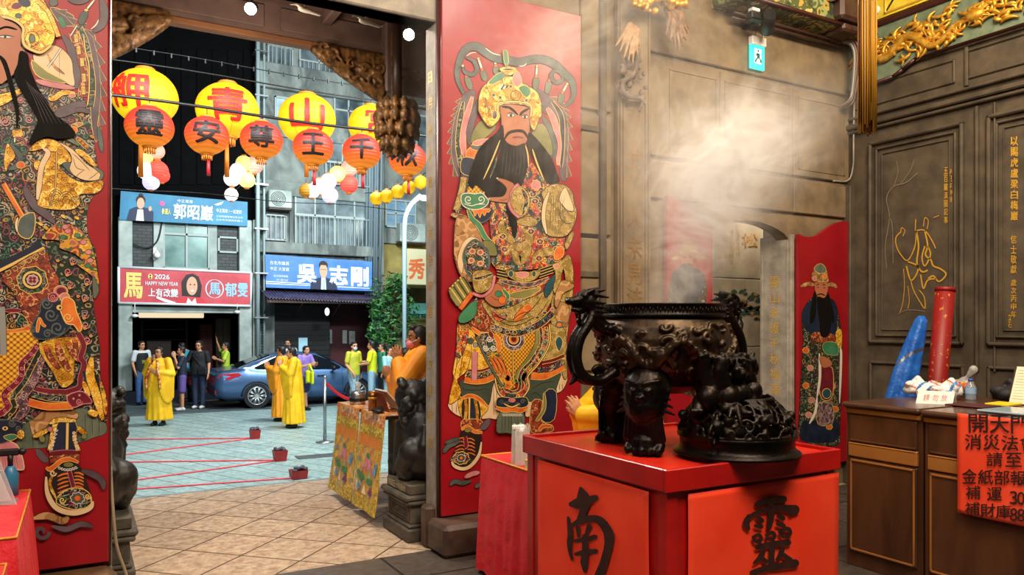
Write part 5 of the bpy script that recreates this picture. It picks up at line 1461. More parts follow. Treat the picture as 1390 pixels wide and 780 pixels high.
w.build('print', [m_bw, m_suit, m_skin_p, m_hair_p, m_pinkb, m_yel], t)
# red banner
t, P = banner('red new year banner with smiling woman and gold horse character over the shop', ((161,411),(340,415),(341,370),(161,362)), mat('banner_red', '#b93440', '#cf4a54', 2,.5), frame=m_bw)
w = MB(); w.m(0); btext(w, P, '2026', .255,.16,.365,.30,.02); btext(w, P, 'HAPPY NEW YEAR', .19,.37,.43,.48,.015); btext(w, P, '上有改變', .21,.56,.43,.80,.02)
w.m(1); btext(w, P, '馬', .035,.14,.17,.86,.03); ell(w, P, .225,.23,.016,.08,2); w.m(4); ell(w, P, .225,.20,.006,.03,3); ell(w, P, .225,.27,.006,.03,3)
w.m(2)
for k in range(28): 
    pass
R = [(.71+.068*math.cos(i*PI/16),.52+.27*math.sin(i*PI/16)) for i in range(33)]; w.m(0); stroke2d(w, R, .008, P, 1, False)
w.m(3); btext(w, P, '馬', .665,.34,.755,.70,.03,3); btext(w, P, '郁', .79,.32,.885,.74,.03,3); btext(w, P, '雯', .89,.32,.975,.74,.03,3)
w.m(4); fill2d(w, [(.46,.75),(.455,.35),(.49,.14),(.54,.10),(.585,.18),(.61,.45),(.60,.78)], P, 2); w.m(5); ell(w, P, .535,.46,.042,.27,3); w.m(2); fill2d(w, [(.40,1),(.44,.86),(.50,.78),(.535,.86),(.57,.78),(.63,.84),(.65,1)], P, 4)
w.m(0); fill2d(w, [(.49,1),(.505,.80),(.535,.92),(.56,.80),(.575,1)], P, 5); w.m(0); fill2d(w, [(.27,.78),(.34,.86),(.42,.95),(.40,.99),(.33,.94),(.27,.84)], P, 4); w.m(4); ell(w, P, .522,.42,.006,.02,5); ell(w, P, .553,.42,.006,.02,5); w.m(0); ell(w, P, .537,.60,.014,.025,5)
w.build('print', [m_bw, m_yel, mat('jacket_red', '#d8303c', rough=.6), m_ltb, m_hair_p, m_skin_p], t)

# ---- right shop house
tR = facade('grey weathered concrete house with long barred windows and blue candidate banner', XL1, XR1,14, m_conc, 'concrete_house')
zs2 = W(430,411).z
w = MB(); w.box((XL1, YB, zs2),(XR1, YB+.3,14)).box((XL1, YB, GZ),(XL1+.55, YB+.3, zs2)).box((XR1-.25, YB, GZ),(XR1, YB+.3, zs2)).box((XL1, YB+3, GZ),(XR1, YB+3.1, zs2)).box((XL1, YB+.3, zs2),(XR1, YB+3, zs2+.1)).box((XR1-.1, YB+.3, GZ),(XR1, YB+3, zs2))
w.build('wall', m_conc, tR)
w = MB(); rectW(w, 340,336,512,342,0,.22,.02); rectW(w, 345,258,515,263,0,.12,.02); rectW(w, 345,112,515,118,0,.25,.02); rectW(w, 345,178,518,182,0,.1,.02); rectW(w, 392,262,397,336,0,.08); rectW(w, 506,262,512,336,0,.08); w.build('ledge', m_conc, tR)
window(tR, 399,268,506,334,4,.58, m_glassd, True); window(tR, 359,292,387,326,2, None, m_glassd, True)
window(tR, 362,66,398,90,3, None, m_glassd, True); window(tR, 405,72,510,110,4,.5, m_glassd, True); window(tR, 372,134,398,176,1, None, mat('bluewhite_pane', '#7894a8', '#a8c0cc', 3,.4)); window(tR, 452,130,512,176,3,.5, m_glassd); window(tR, 440,196,510,250,3,.5, m_glassd, True)
w = MB(); rectW(w, 360,414,447,545,0,.06,.01, YB+.5)
for k in range(16): rectW(w, 360,416+k*7,447,420+k*7,.06,.08,.004, YB+.5)
w.build('roller_shutter', mat('shutter_black', '#0c0d0f', '#17191c', 3,.5), tR)
w = MB(); rectW(w, 447,414,512,545,0,.05,.01, YB+.9); w.build('inner_wall', mat('oxblood_wall', '#3a1216', '#4e1a1e', 3,.7), tR)
for (x0, y0, x1, y1) in ((443,447,450,466),(464,448,470,466),(473,449,481,467)):
    w = MB(); rectW(w, x0, y0, x1, y1,.06,.08,.005, YB+.9); ww = w.build('lattice_window', m_conc2, tR)
w = MB(); rectW(w, 404,458,416,500,.1,.14,.01, YB+.5); w.build('lit_notice', mat('pale_lit', '#7fa8b8', emit='#9fd0e0', es=.5), tR)
w = MB(); rectW(w, 347,420,357,545,0,.05,.01); w.build('tiled_wall', m_tile2, tR)
w = MB(); a = W(352,392, YB-.05); b_ = W(521,404, YB-.05); a.y = b_.y = YB; n = 44
w.grid(lambda u, v: Vector((a.x+(b_.x-a.x)*u, YB-.02-1.15*v, a.z+(b_.z-a.z)*u*.6-.30*v+.025*math.sin(u*n*2*PI))), n*6,3)
w.build('corrugated_awning', mat('awning_purple', '#2f2a42', '#4c4668', 6,.45), tR, solid=.02)
w = MB(); rectW(w, 352,408,521,412,1.0,1.1,.01)
for x in (356,400,450,500): p = W(x, 404); w.cyl((p.x, YB, p.z-.6),(p.x, YB-1.1, p.z-.12),.02)
w.build('awning_frame', m_brown, tR)
w = MB(); p = W(444,412, YB-.9); w.cyl(p+Vector((0,0,.1)), p-Vector((0,0,.14)),.008, n=6); w.m(1).sph(p-Vector((0,0,.24)),(.07,.07,.12)); w.build('hanging_bulb', [m_black, mat('bulb_glow', '#e0e8e8', emit='#eef6ff', es=1.4)], tR)
t, P = banner('blue campaign banner with man in dark suit between big white characters', ((361,390),(505,395),(505,355),(360,345)), mat('banner_azure', '#3c74c8', '#5288d8', 2,.55), Yo=.35)
w = MB(); w.m(0)
btext(w, P, '吳', .28,.22,.46,.82,.035); btext(w, P, '志', .58,.20,.76,.84,.035); btext(w, P, '剛', .79,.20,.965,.86,.03)
btext(w, P, '台北市議員', .04,.18,.21,.30,.01); btext(w, P, '中正 大家挺', .04,.36,.21,.48,.01); btext(w, P, '吳志剛服務處', .07,.60,.20,.67); btext(w, P, '大家好', .09,.72,.20,.79)
fill2d(w, [(.0,.80),(.4,.83),(.4,.85),(0,.83)], P, 1); fill2d(w, [(.66,.88),(1,.90),(1,.92),(.66,.91)], P, 1); fill2d(w, [(.0,.86),(.4,.88),(.4,.90),(0,.89)], P, 1)
w.m(1); fill2d(w, [(.40,1),(.41,.78),(.47,.64),(.53,.60),(.58,.64),(.64,.78),(.66,1)], P, 3); w.m(0); fill2d(w, [(.50,1),(.505,.62),(.545,.62),(.55,1)], P, 4); w.m(4); fill2d(w, [(.52,1),(.52,.70),(.535,.68),(.54,1)], P, 5)
w.m(2); ell(w, P, .525,.40,.036,.24,5); w.m(3); ell(w, P, .525,.22,.042,.14,4); fill2d(w, [(.485,.30),(.49,.14),(.525,.08),(.56,.14),(.565,.30),(.55,.22),(.50,.22)], P, 6)
stroke2d(w, [(.495,.36),(.555,.36)],.012, P, 6)
w.build('print', [m_bw, m_suit, m_skin_p, m_hair_p, m_ltb], t)
def aircon(label, x0, y0, x1, y1, parent_m, Y=YB):
    a = onY(x0, y1, Y); b = onY(x1, y0, Y); t = thing('air_conditioner', label, 'air conditioner', (a.x, Y-.3, a.z))
    w = MB(); w.box((a.x, Y-.42, a.z),(b.x, Y, b.z),.03); w.build('casing', m_conc2, t)
    w = MB(); cx, cz = (a.x+b.x)/2-.1*(b.x-a.x),(a.z+b.z)/2; r = (b.z-a.z)*.4
    for k in range(5): w.tube([(cx+r*(k+1)/5*math.cos(i*PI/10), Y-.43, cz+r*(k+1)/5*math.sin(i*PI/10)) for i in range(21)],.008,5)
    w.build('fan_grille', m_black, t)
    w = MB(); w.box((a.x, Y-.44, a.z-.06),(b.x, Y, a.z-.02),.01); w.build('shelf', m_brown, t)
aircon('boxy old air conditioner set in the grey wall above the small barred window', 361,262,392,283, m_conc2)
# ---- third house, yellowish
XT1 = W(720,300).x
tT = facade('yellowish house at the right end of the street view with orange character sign', XR1, XT1,14, m_conc, 'yellow_house')
w = MB(); w.box((XR1+.02, YB+1.0, W(560,388).z),(XT1, YB+1.3,14)).box((XR1+.02, YB+3, GZ),(XT1, YB+3.2,4)); w.build('wall', mat('ochre_wall', '#7d6f3c', '#a39352', 2,.8, bump=.2), tT)
w = MB(); rectW(w, 520,60,720,330,0,.1,.01, YB+1.0); w.build('upper_wall', m_conc, tT)
for k in range(3): rectW(w, 0,0,1,1,0,.01) if False else None
YB2 = YB; YB = YB+.9
window(tT, 535,268,578,304,3,.5, mat('bluish_pane', '#4f6f8a', '#86a4b8', 2,.3)); window(tT, 535,150,600,200,3,.5, m_glassd)
YB = YB2
w = MB(); 
for k, x in enumerate((500,505,509,514,518,524)): a = W(x, 262, YB-.12-.03*k); b_ = W(x-4-k, 400, YB-.12-.03*k); w.cyl((b_.x+.2, a.y, a.z+9),(b_.x, b_.y, b_.z),.045, n=8)
o = w.build('drainpipes', mat('pipe_grey', '#6f8088', rough=.5), tR)
aircon('white air conditioner under the bluish windows of the yellowish house', 537,306,572,329, m_conc2, YB+.9)
a = W(551,386, YB+.6); b_ = W(640,342, YB+.6); t = thing('shop_sign', 'cream sign board with an orange brush character on the yellowish house', 'sign', a)
w = MB(); w.box((a.x, YB+.5, a.z),(b_.x, YB+.62, b_.z),.02).box((a.x+.3, YB+.6, a.z+.2),(a.x+.4, YB+1.02, a.z+.3)).box((b_.x-.4, YB+.6, b_.z-.3),(b_.x-.3, YB+1.02, b_.z-.2)); w.build('board', mat('sign_cream', '#c8c49c', emit='#fff0c0', es=.12), t)
w = MB(); c = W(565,365, YB+.49); put_text(w, '秀', quadfn((c.x-.28, YB+.495, c.z-.34),(c.x+.32, YB+.495, c.z-.34),(c.x+.32, YB+.495, c.z+.36),(c.x-.28, YB+.495, c.z+.36)),.03,.04); w.build('lettering', mat('orange_letter', '#e0703c', rough=.6), t)
o = MB()
for k in range(9): o.sph(W(556+k*4,427, YB+.2),(.06,.25,.10),8,6)
rectA = W(553,426, YB+.2); rectB = W(640,412, YB+.6)
o.prism([(rectA.x, YB-.1, rectA.z),(rectB.x, YB-.1, rectA.z),(rectB.x, YB+1.02, rectB.z),(rectA.x, YB+1.02, rectB.z)],(0,.03,.0))
o = o.build('scalloped_awning', mat('teal_canvas', '#3f7f78', '#5fa39a', 4,.7)); tag(o, 'small teal scalloped awning on the yellowish house', 'awning')
# signs by the tree
for (x0, y0, x1, y1, c, lab) in ((504,416,516,434, '#5f9a4a', 'small green sign board hanging beside the tree'),(505,430,520,447, '#9fb8b4', 'small pale sign board with dark writing under the green one'),(517,416,530,446, '#8fc0b4', 'narrow pale green sign beside the tree')):
    a = W(x0, y1, YB-.9); b_ = W(x1, y0, YB-.9); t = thing('hanging_sign', lab, 'sign', a); w = MB(); w.box((a.x, YB-.95, a.z),(b_.x, YB-.88, b_.z),.01); w.build('board', mat('board'+c, c, rough=.6), t)
    w = MB(); w.cyl((a.x+.1, YB-.915, b_.z),(a.x+.1, YB-.915, b_.z+.25),.02).cyl((a.x+.1, YB-.915, b_.z+.22),(a.x+.1, YB, b_.z+.22),.02); w.build('bracket', m_steel, t)
# ---- tree
t = thing('street_tree', 'leafy green tree growing in front of the yellowish house', 'tree', (W(532,500, YB-1.6).x, YB-1.6, GZ))
tx0 = W(532,500, YB-1.6).x; w = MB(); w.tube([(tx0, YB-1.6, GZ),(tx0+.05, YB-1.6,.6),(tx0-.05, YB-1.6,1.6),(tx0+.1, YB-1.6,2.6)],[.13,.1,.08,.04],10)
for k in range(7): w.tube([(tx0, YB-1.6,1.0+.2*k),(tx0+.5*math.cos(k*2), YB-1.6+.4*math.sin(k*2),1.6+.25*k)],[.05,.015],6)
w.build('trunk', m_brown, t)
random.seed(77); w = MB()
cl = [(528,395,1.0),(540,410,.9),(520,430,.75),(535,440,1.0),(550,425,.8),(515,410,.6),(545,455,.9),(525,465,.8),(555,448,.7),(538,382,.5),(512,452,.6)]
for (x, y, r) in cl:
    c = W(x, y, YB-1.6)
    for k in range(190):
        d = Vector((random.gauss(0,1), random.gauss(0,1), random.gauss(0,1))).normalized()*r*.62*random.random()**.4; p = c+d
        u = Vector((random.gauss(0,1), random.gauss(0,1), random.gauss(0,.6))).normalized()*.085; v = u.cross(Vector((random.gauss(0,1), random.gauss(0,1), random.gauss(0,1))).normalized())*.6
        w.m(k % 3); w.add([p-u, p+v*.7, p+u, p-v*.7],[(0,1,2,3)])
w.build('foliage', [mat('leaf_a', '#2c6a30', rough=.6), mat('leaf_b', '#1d4a22', rough=.6), mat('leaf_c', '#4a8a3c', rough=.6)], t)
# ---- street lamp
pl_ = W(549,500,20.5); t = thing('street_lamp', 'pale blue street lamp post with curved arm before the tree', 'street lamp', (pl_.x, 20.5, GZ))
zt = W(553,292,20.5).z; hd = W(571,267,20.5)
w = MB(); w.tube([(pl_.x, 20.5, GZ+.01),(pl_.x, 20.5, zt-.4)]+crom([(pl_.x, 20.5, zt-.35),(pl_.x+.04,20.5, zt),(pl_.x+.2,20.5, zt+.32),(hd.x, 20.5, hd.z+.05)],5, False)[1:],.065,10); w.build('pole', mat('pale_blue_metal', '#a8c0cc', rough=.4), t)
w = MB(); w.sph((hd.x+.12,20.5, hd.z),(.24,.12,.06)); w.build('lamp_head', m_white, t)
w = MB(); w.sph((hd.x+.12,20.5, hd.z-.045),(.19,.10,.05)); w.build('lamp_lens', mat('lens_glow', '#f0ffff', emit='#e0fff8', es=14), t)
light('street_lamp_light', 'POINT', (hd.x+.12,20.4, hd.z-.18),90,(.85,1,.97),.1)
# ---- service pole between the two houses
pp = W(350,300, YB-.45); t = thing('service_pipe', 'tall pale pipe running up between the two houses', 'pipe', (pp.x, pp.y, GZ))
w = MB(); w.cyl((pp.x, pp.y, GZ),(pp.x, pp.y, 12),.06, n=10).cyl((pp.x+.22, pp.y+.2, GZ),(pp.x+.22, pp.y+.2,12),.035, n=8); w.build('pipe', mat('pipe_pale', '#9db2b4', rough=.5), t)
for k in range(9): MB().box((pp.x-.09, pp.y-.08,.5+k*1.3),(pp.x+.28, YB, .54+k*1.3)).build('clip', m_steel, t)

# ================================================================== LANTERNS
def lantern_mat(name, c, hot, es, rib=26, low=None, seams=0):
    s = NT(name); v = s.coord(); sp = s.n('SeparateXYZ'); s.l(v, sp.inputs[0])
    sn = s.math('SINE', s.math('MULTIPLY', sp.outputs[2], rib*6.28)); k = s.math('MULTIPLY_ADD', sn, .10,.90)
    if low:
        f = s.math('MULTIPLY_ADD', sp.outputs[2],-2.2,.42)
        ec = s.ramp(f, [(.25, hot),(.95, low)])  # bulb's glow painted into the silk as a ramp, warmer towards the bottom
        s.l(ec, s.b.inputs['Emission Color'])
    else: s.b.inputs['Emission Color'].default_value = hexc(hot)
    if seams:
        a = s.math('ARCTAN2', sp.outputs[1], sp.outputs[0]); fr = s.math('FRACT', s.math('MULTIPLY', a, seams/6.2832))
        k = s.math('MULTIPLY', k, s.math('SUBTRACT', 1, s.math('MULTIPLY', s.math('LESS_THAN', fr, .045),.55)))
    s.col(c); s.l(s.math('MULTIPLY', k, es), s.b.inputs['Emission Strength']); s.bump(sn, .3,.01); MATS[name] = s.pr(.6); return s.m
m_lred = lantern_mat('red_lantern_silk', '#a02010', '#d0240c', .8,20, '#ff9a18'); m_lyel = lantern_mat('yellow_lantern_silk', '#b08a00', '#f0a800', .85,6, '#ffd814', 8)
m_ltxt = mat('lantern_black', '#180a06', rough=.6); m_ltred = mat('lantern_red_text', '#c02010', emit='#d02008', es=.35)
m_cap = mat('lantern_cap', '#c06a10', emit='#e07a10', es=.25)
def lantern(label, px, py, rpx, Y, ch, cat_m, txt_m, group, yrot=0, wire_z=None, sy=.88, bold=.02):
    c = onY(px, py, Y); d = c.x*FX+c.y*FY; r = rpx*d/FPX; rz = r*sy
    t = thing('paper_lantern', label, 'lantern', c, group)
    NR = 24
    w = MB(); w.lathe([(max(.001, r*math.sin(PI*(.10+.80*i/18))*(1+.0*i)), rz*math.cos(PI*(.10+.80*i/18))*1.02) for i in range(19)], c, NR, fn=lambda rr, z, a: rr*(1+.012*abs(math.cos(a*6)))); w.build('shade', cat_m, t)
    for s_ in (1,-1): w = MB(); w.lathe([(0, s_*rz*.97),(r*.30, s_*rz*.96),(r*.31, s_*rz*(1.03)),(r*.26, s_*rz*1.08),(0, s_*rz*1.08)], c, 20); w.build('end_ring', m_cap, t)
    w = MB()
    for k in range(14): a = k*2*PI/14; p = c+Vector((r*.22*math.cos(a), r*.22*math.sin(a),-rz*1.06)); w.cyl(p, p-Vector((0,0, r*.22)), r*.03, n=5)
    w.build('fringe', m_cap, t)
    # characters wrapped on the side facing the temple
    n_ = Vector((-c.x, -c.y, 0)).normalized(); u_ = Vector((-n_.y, n_.x, 0))*-1; w = MB()
    if n_.cross(Vector((0,0,1))).dot(u_) > 0: u_ = -u_
    u_ = Vector((FY, -FX, 0)); u_ = (u_-n_*u_.dot(n_)).normalized()
    n2 = (n_*math.cos(yrot)+u_*math.sin(yrot)); u2 = (u_*math.cos(yrot)-n_*math.sin(yrot))
    def wrapc(u, v):
        th = (u-.5)*1.25; ph = (v-.5)*1.25
        q = Vector((0,0,1))*math.sin(ph)*rz*1.04+(n2*math.cos(th)+u2*math.sin(th))*math.cos(ph)*r*1.04; return c+q
    put_text(w, ch, wrapc, bold, .02, True); w.build('lettering', txt_m, t)
    if wire_z: w = MB(); w.cyl(c+Vector((0,0, rz)),(c.x, c.y, wire_z),.006, n=6); w.build('hanger', m_black, t)
    return c, r, t
GR = 'small red lanterns on the cable'; GY = 'large yellow lanterns behind the red ones'
YLr, YLy = 12.0,12.9
zw = 4.8; zw2 = 5.58
NUM = ('leftmost', 'second', 'third', 'fourth', 'fifth', 'rightmost')
for i_, (ch, px, py, r) in enumerate((('靈', 203,172,31),('安', 281,184,28.5),('尊', 355,190,28),('王', 425,200,27),('千', 491,206,26),('秋', 553,216,25))):
    c, r_, t = lantern('round red lantern, %s of the six, with black character %s' % (NUM[i_], ch), px, py, r, YLr, ch, m_lred, m_ltxt, GR, 0, zw)
    if ch in '安王千秋':
        w = MB(); w.cyl(c+Vector((.02,0,-r_*1.15)), c+Vector((.02,0,-r_*1.9)),.022,.03, n=8); w.build('tassel', mat('tassel_red', '#a8141a', rough=.6), t)
for i_, (ch, px, py, r, yr) in enumerate((('舺', 197,132,42,-.5),('青', 309,150,41,0),('山', 417,162,38,.0),('宮', 503,170,30,.4))):
    lantern('large round yellow lantern, %s of the four, with red character %s' % (('leftmost', 'second', 'third', 'rightmost')[i_], ch), px, py, r, YLy, ch, m_lyel, m_ltred, GY, yr, zw2)
for (z, Y, r, lab, x0, x1) in ((zw, YLr, .022, 'thick black cable carrying the red lanterns', -3,11),(zw2, YLy, .012, 'thin black wire carrying the yellow lanterns', -3,12),(zw2+.28, YLy+.2,.008, 'thin wire with small clips above the yellow lanterns', -3,12),(3.62,12.6,.006, 'thin lower wire crossing behind the lanterns', -3,5)):
    w = MB(); w.tube([(x0+(x1-x0)*i/24, Y, z+.05*math.cos(i*.9)*(.4)) for i in range(25)], r, 6)
    if 'clips' in lab:
        for k in range(40): x = -1+k*.25; w.box((x, Y-.02, z-.05),(x+.02, Y+.02, z+.02))
    tag(w.build('overhead_wire', m_black), lab, 'wire')
def ball(px, py, r, Y, m_, lab, grp):
    c = onY(px, py, Y); d = c.x*FX+c.y*FY; rr = r*d/FPX
    t = thing('small_lantern', lab, 'lantern', c, grp)
    w = MB(); w.lathe([(max(.001, rr*math.sin(PI*(.08+.84*i/12))), rr*math.cos(PI*(.08+.84*i/12))) for i in range(13)], c, 18, fn=lambda q, z, a: q*(1+.015*math.cos(a*9))); w.build('shade', m_, t)
    for q in (1.01,-1.01): MB().cyl(c+Vector((0,0, rr*(q-.1))), c+Vector((0,0, rr*(q+.1))), rr*.3, n=10).build('end_ring', m_cap, t)
    w = MB(); w.cyl(c+Vector((0,0, rr)),(c.x, c.y, c.z+rr*1.9),.005, n=5); w.build('hanger', m_black, t)
def lm(n, c, e, es): return lantern_mat(n, c, e, es, 24)
m_lw = lm('white_lantern_silk', '#e8e8e8', '#fff4f0', 1.1); m_llil = lm('lilac_lantern_silk', '#c8c0e0', '#e6dcff', .95); m_lgold = lm('gold_lantern_silk', '#c8a020', '#d8a818', .55); m_lpale = lm('pale_yellow_silk', '#e0d880', '#fff090', .9); m_lpink = lm('pink_lantern_silk', '#e8a090', '#ffb8a0', .95); m_lred2 = lm('small_red_silk', '#d84030', '#ff5040', .8); m_lamber = lm('amber_silk', '#a87818', '#c08010', .35)
random.seed(3)
cols = {'w': (m_lw, 'white'), 'l': (m_llil, 'lilac'), 'g': (m_lgold, 'gold'), 'p': (m_lpale, 'pale yellow'), 'k': (m_lpink, 'pink'), 'r': (m_lred2, 'red'), 'a': (m_lamber, 'amber')}
strings = (('cluster under the leftmost red lantern', 13.6,((212,205,11, 'k', 'topmost'),(198,214,9, 'p', 'upper left'),(199,232,12, 'w', 'left'),(214,232,14, 'r', 'middle'),(220,238,10, 'r', 'right'),(205,247,11, 'l', 'lowest'))),
 ('cluster between second and third red lanterns', 13.6,((345,224,12, 'k', 'topmost'),(331,222,11, 'p', 'upper'),(323,232,11, 'l', 'middle'),(315,242,11, 'w', 'lower'),(335,244,11, 'p', 'right'),(314,264,9, 'w', 'lowest'))),
 ('cluster below fourth and fifth red lanterns', 13.6,((474,228,11, 'k', 'topmost'),(458,236,11, 'p', 'upper'),(446,246,11, 'l', 'middle'),(433,253,11, 'w', 'lower middle'),(424,259,10, 'w', 'left'),(415,259,9, 'a', 'leftmost'),(474,250,12, 'r', 'right'),(448,265,11, 'l', 'lowest'))))
for nm, Y, L in strings:
    P_ = [onY(x, y, Y) for x, y, r, c, pos in L]; w = MB(); w.tube([Vector((P_[0].x, Y, 5.6))]+P_, .006,5); tag(w.build('lantern_string', m_black), 'thin string carrying the '+nm, 'string')
    for x, y, r, c, pos in L: ball(x, y, r, Y, cols[c][0], 'small round %s lantern, %s of the %s' % (cols[c][1], pos, nm), 'small lanterns in the '+nm)
w = MB(); w.tube([onY(495,262,15.9)]+[onY(x, y-8,15.5-i*.4) for i, (x, y) in enumerate(((511,269),(525,266),(540,260),(555,254),(571,247)))]+[onY(640,190,12.5)],.008,5); tag(w.build('lantern_string', m_black), 'thin string carrying the five small yellow lanterns', 'string')
for i, (x, y) in enumerate(((511,269),(525,266),(540,260),(555,254),(571,247))):
    ball(x, y, 9,15.5-i*.4, m_lyel, 'small yellow lantern near the stone jamb, %s of five from the left' % ('first', 'second', 'third', 'fourth', 'fifth')[i], 'small yellow lanterns near the jamb')
for (x, lab) in ((191, 'amber silk tassel at far left behind the leftmost red lantern'),(308, 'amber tassel hanging between the second and third red lanterns'),(416, 'amber tassel hanging left of the fourth red lantern')):
    a = onY(x, 195,12.9); b_ = onY(x, 240,12.9); tag(MB().cyl(a, b_, .03,.038,8).cyl(a, (a.x, a.y, a.z+.5),.006, n=5).build('lantern_tassel', m_cap), lab, 'tassel')

# ================================================================== CAR
CX0, CY = 3.0,20.45
t = thing('sedan_car', 'metallic blue sedan parked behind the monks at the far side of plaza', 'car', (CX0+2.3, CY+.9, GZ))
m_car = mat('metallic_blue', '#4c6f9c', rough=.28, metal=.55, coat=.6); m_cglass = mat('car_glass', '#10161c', rough=.08, spec=.8); m_tyre = mat('tyre', '#101112', rough=.8); m_rim = mat('alloy', '#c0c6ca', rough=.3, metal=.7)
def interp(T, x):
    for (a, b),(c, d) in zip(T, T[1:]):
        if x <= c: 
            k = (x-a)/(c-a); k = k*k*(3-2*k)*.5+k*.5; return b+(d-b)*k
    return T[-1][1]
belt = [(0,.86),(.1,.98),(.6,1.02),(1.2,.97),(3.0,.92),(3.5,.90),(4.2,.78),(4.55,.62),(4.63,.5)]
roof = [(0,.86),(.1,.98),(.55,1.03),(1.0,1.22),(1.6,1.40),(2.1,1.435),(2.6,1.40),(3.1,1.18),(3.55,.93),(4.2,.79),(4.63,.52)]
sill = [(0,.32),(.3,.22),(1.4,.17),(3.3,.17),(4.3,.2),(4.63,.3)]
hw = [(0,.70),(.15,.82),(.8,.885),(3.8,.885),(4.3,.82),(4.63,.62)]
NX = 60; ring = []
for i in range(NX+1):
    x = 4.63*i/NX; zb, zr, zl, h = interp(belt, x), max(interp(roof, x), interp(belt, x)+.005), interp(sill, x), interp(hw, x)
    hr = h-.06-(zr-zb)*.42
    pts = [(-h*.8, zl),(-h, zl+.10),(-h-.0,(zl+zb)*.5),(-h+.02, zb-.08),(-h+.06, zb),(-(hr+.04), zb+(zr-zb)*.55),(-hr, zr-.05*(zr > zb+.1)),(-hr*.6, zr+.0),(0, zr+.01),(hr*.6, zr),(hr, zr-.05*(zr > zb+.1)),(hr+.04, zb+(zr-zb)*.55),(h-.06, zb),(h-.02, zb-.08),(h, (zl+zb)*.5),(h, zl+.10),(h*.8, zl)]
    ring.append([Vector((CX0+x, CY+.9+y, GZ+z)) for y, z in pts])
w = MB(); K = len(ring[0]); vs = [p for r_ in ring for p in r_]
w.add(vs, [(i*K+k, i*K+(k+1) % K, (i+1)*K+(k+1) % K, (i+1)*K+k) for i in range(NX) for k in range(K)], True); w.add(vs, [list(range(K)), list(range(NX*K, NX*K+K))])
w.build('body_shell', m_car, t)
def carside(pts, off, side=-1):
    out = []
    for x, z in pts:
        zb, zr, h = interp(belt, x), interp(roof, x), interp(hw, x); hr = h-.06-(zr-zb)*.42
        if z > zb: k = min(1,(z-zb)/max(.05, zr-zb)); y = (h-.06)+(hr-(h-.06))*k+.018*math.sin(PI*k)
        else: y = h
        out.append(Vector((CX0+x, CY+.9+side*(y+off), GZ+z)))
    return out
gl_ = [[(.95,1.06),(1.15,1.20),(1.55,1.335),(1.62,1.34),(1.62,1.0),(1.0,1.02)],[(1.68,1.345),(2.1,1.375),(2.38,1.37),(2.38,.98),(1.68,1.0)],[(2.45,1.365),(2.6,1.34),(2.95,1.20),(3.25,1.02),(3.2,.97),(2.45,.98)]]
for side in (-1,1):
    w = MB()
    for g in gl_: 
        P3 = carside(g, .012, side); w.prism(P3,(0, side*-.012,0))
    w.build('side_window', m_cglass, t)
w = MB(); w.prism([(CX0+.60, CY+.35, GZ+1.055),(CX0+.60, CY+1.45, GZ+1.055),(CX0+1.42, CY+1.35, GZ+1.355),(CX0+1.42, CY+.45, GZ+1.355)],(-.02,0,.02)); w.build('rear_window', m_cglass, t)
w = MB(); w.prism([(CX0+3.48, CY+.25, GZ+.955),(CX0+3.48, CY+1.55, GZ+.955),(CX0+2.72, CY+1.4, GZ+1.345),(CX0+2.72, CY+.4, GZ+1.345)],(.02,0,.02)); w.build('windscreen', m_cglass, t)
for x in (1.0,3.70):
    for side in (-1,1):
        yc = CY+.9+side*.80; z = GZ+.325; w = MB()
        w.cyl((CX0+x, yc-.11, z),(CX0+x, yc+.11, z),.325, n=40); o = w.build('wheel', m_tyre, t)
        w = MB(); yo = yc+side*.112
        w.cyl((CX0+x, yo, z),(CX0+x, yo+side*.012, z),.06, n=16); w.tube([(CX0+x+.225*math.cos(a*PI/16), yo+side*.004, z+.225*math.sin(a*PI/16)) for a in range(33)],.012,6)
        for k in range(10):
            a = k*2*PI/10
            for da in (-.09,.09): w.cyl((CX0+x+.05*math.cos(a), yo+side*.008, z+.05*math.sin(a)),(CX0+x+.222*math.cos(a+da), yo+side*.004, z+.222*math.sin(a+da)),.013, n=6)
        w.build('rim', m_rim, o)
        w = MB(); w.tube([(CX0+x+.37*math.cos(a*PI/16), CY+.9+side*.882, z+.37*math.sin(a*PI/16)) for a in range(0,17)],.022,8); w.build('wheel_arch', m_black, t)
for side in (-1,1):
    w = MB(); w.prism(carside([(.05,.80),(.10,.90),(.55,.93),(.62,.88),(.30,.76)],.012, side),(0,-side*.03,0)); w.build('tail_light', mat('tail_red', '#b01828', rough=.15, emit='#b01020', es=.3), t)
    w = MB(); w.sph((CX0+3.0, CY+.9+side*1.0, GZ+1.0),(.07,.10,.07)).cyl((CX0+3.02, CY+.9+side*.84, GZ+.98),(CX0+3.0, CY+.9+side*1.0, GZ+.98),.02); w.build('door_mirror', m_black, t)
    w = MB()
    for x in (1.62,2.41,3.28): w.tube([p for p in carside([(x, .26),(x, .5),(x, .75),(x, .92)],.002, side)],.005,4)
    for x in (1.78,2.58): P2 = carside([(x, .80),(x+.2,.80)],.015, side); w.tube(P2,.014,6)
    w.build('door_seam', m_black, t)
w = MB(); w.box((CX0-.01, CY+.15, GZ+.40),(CX0+.03, CY+1.65, GZ+.48),.01); w.build('bumper_reflector', mat('reflector', '#801018'), t)
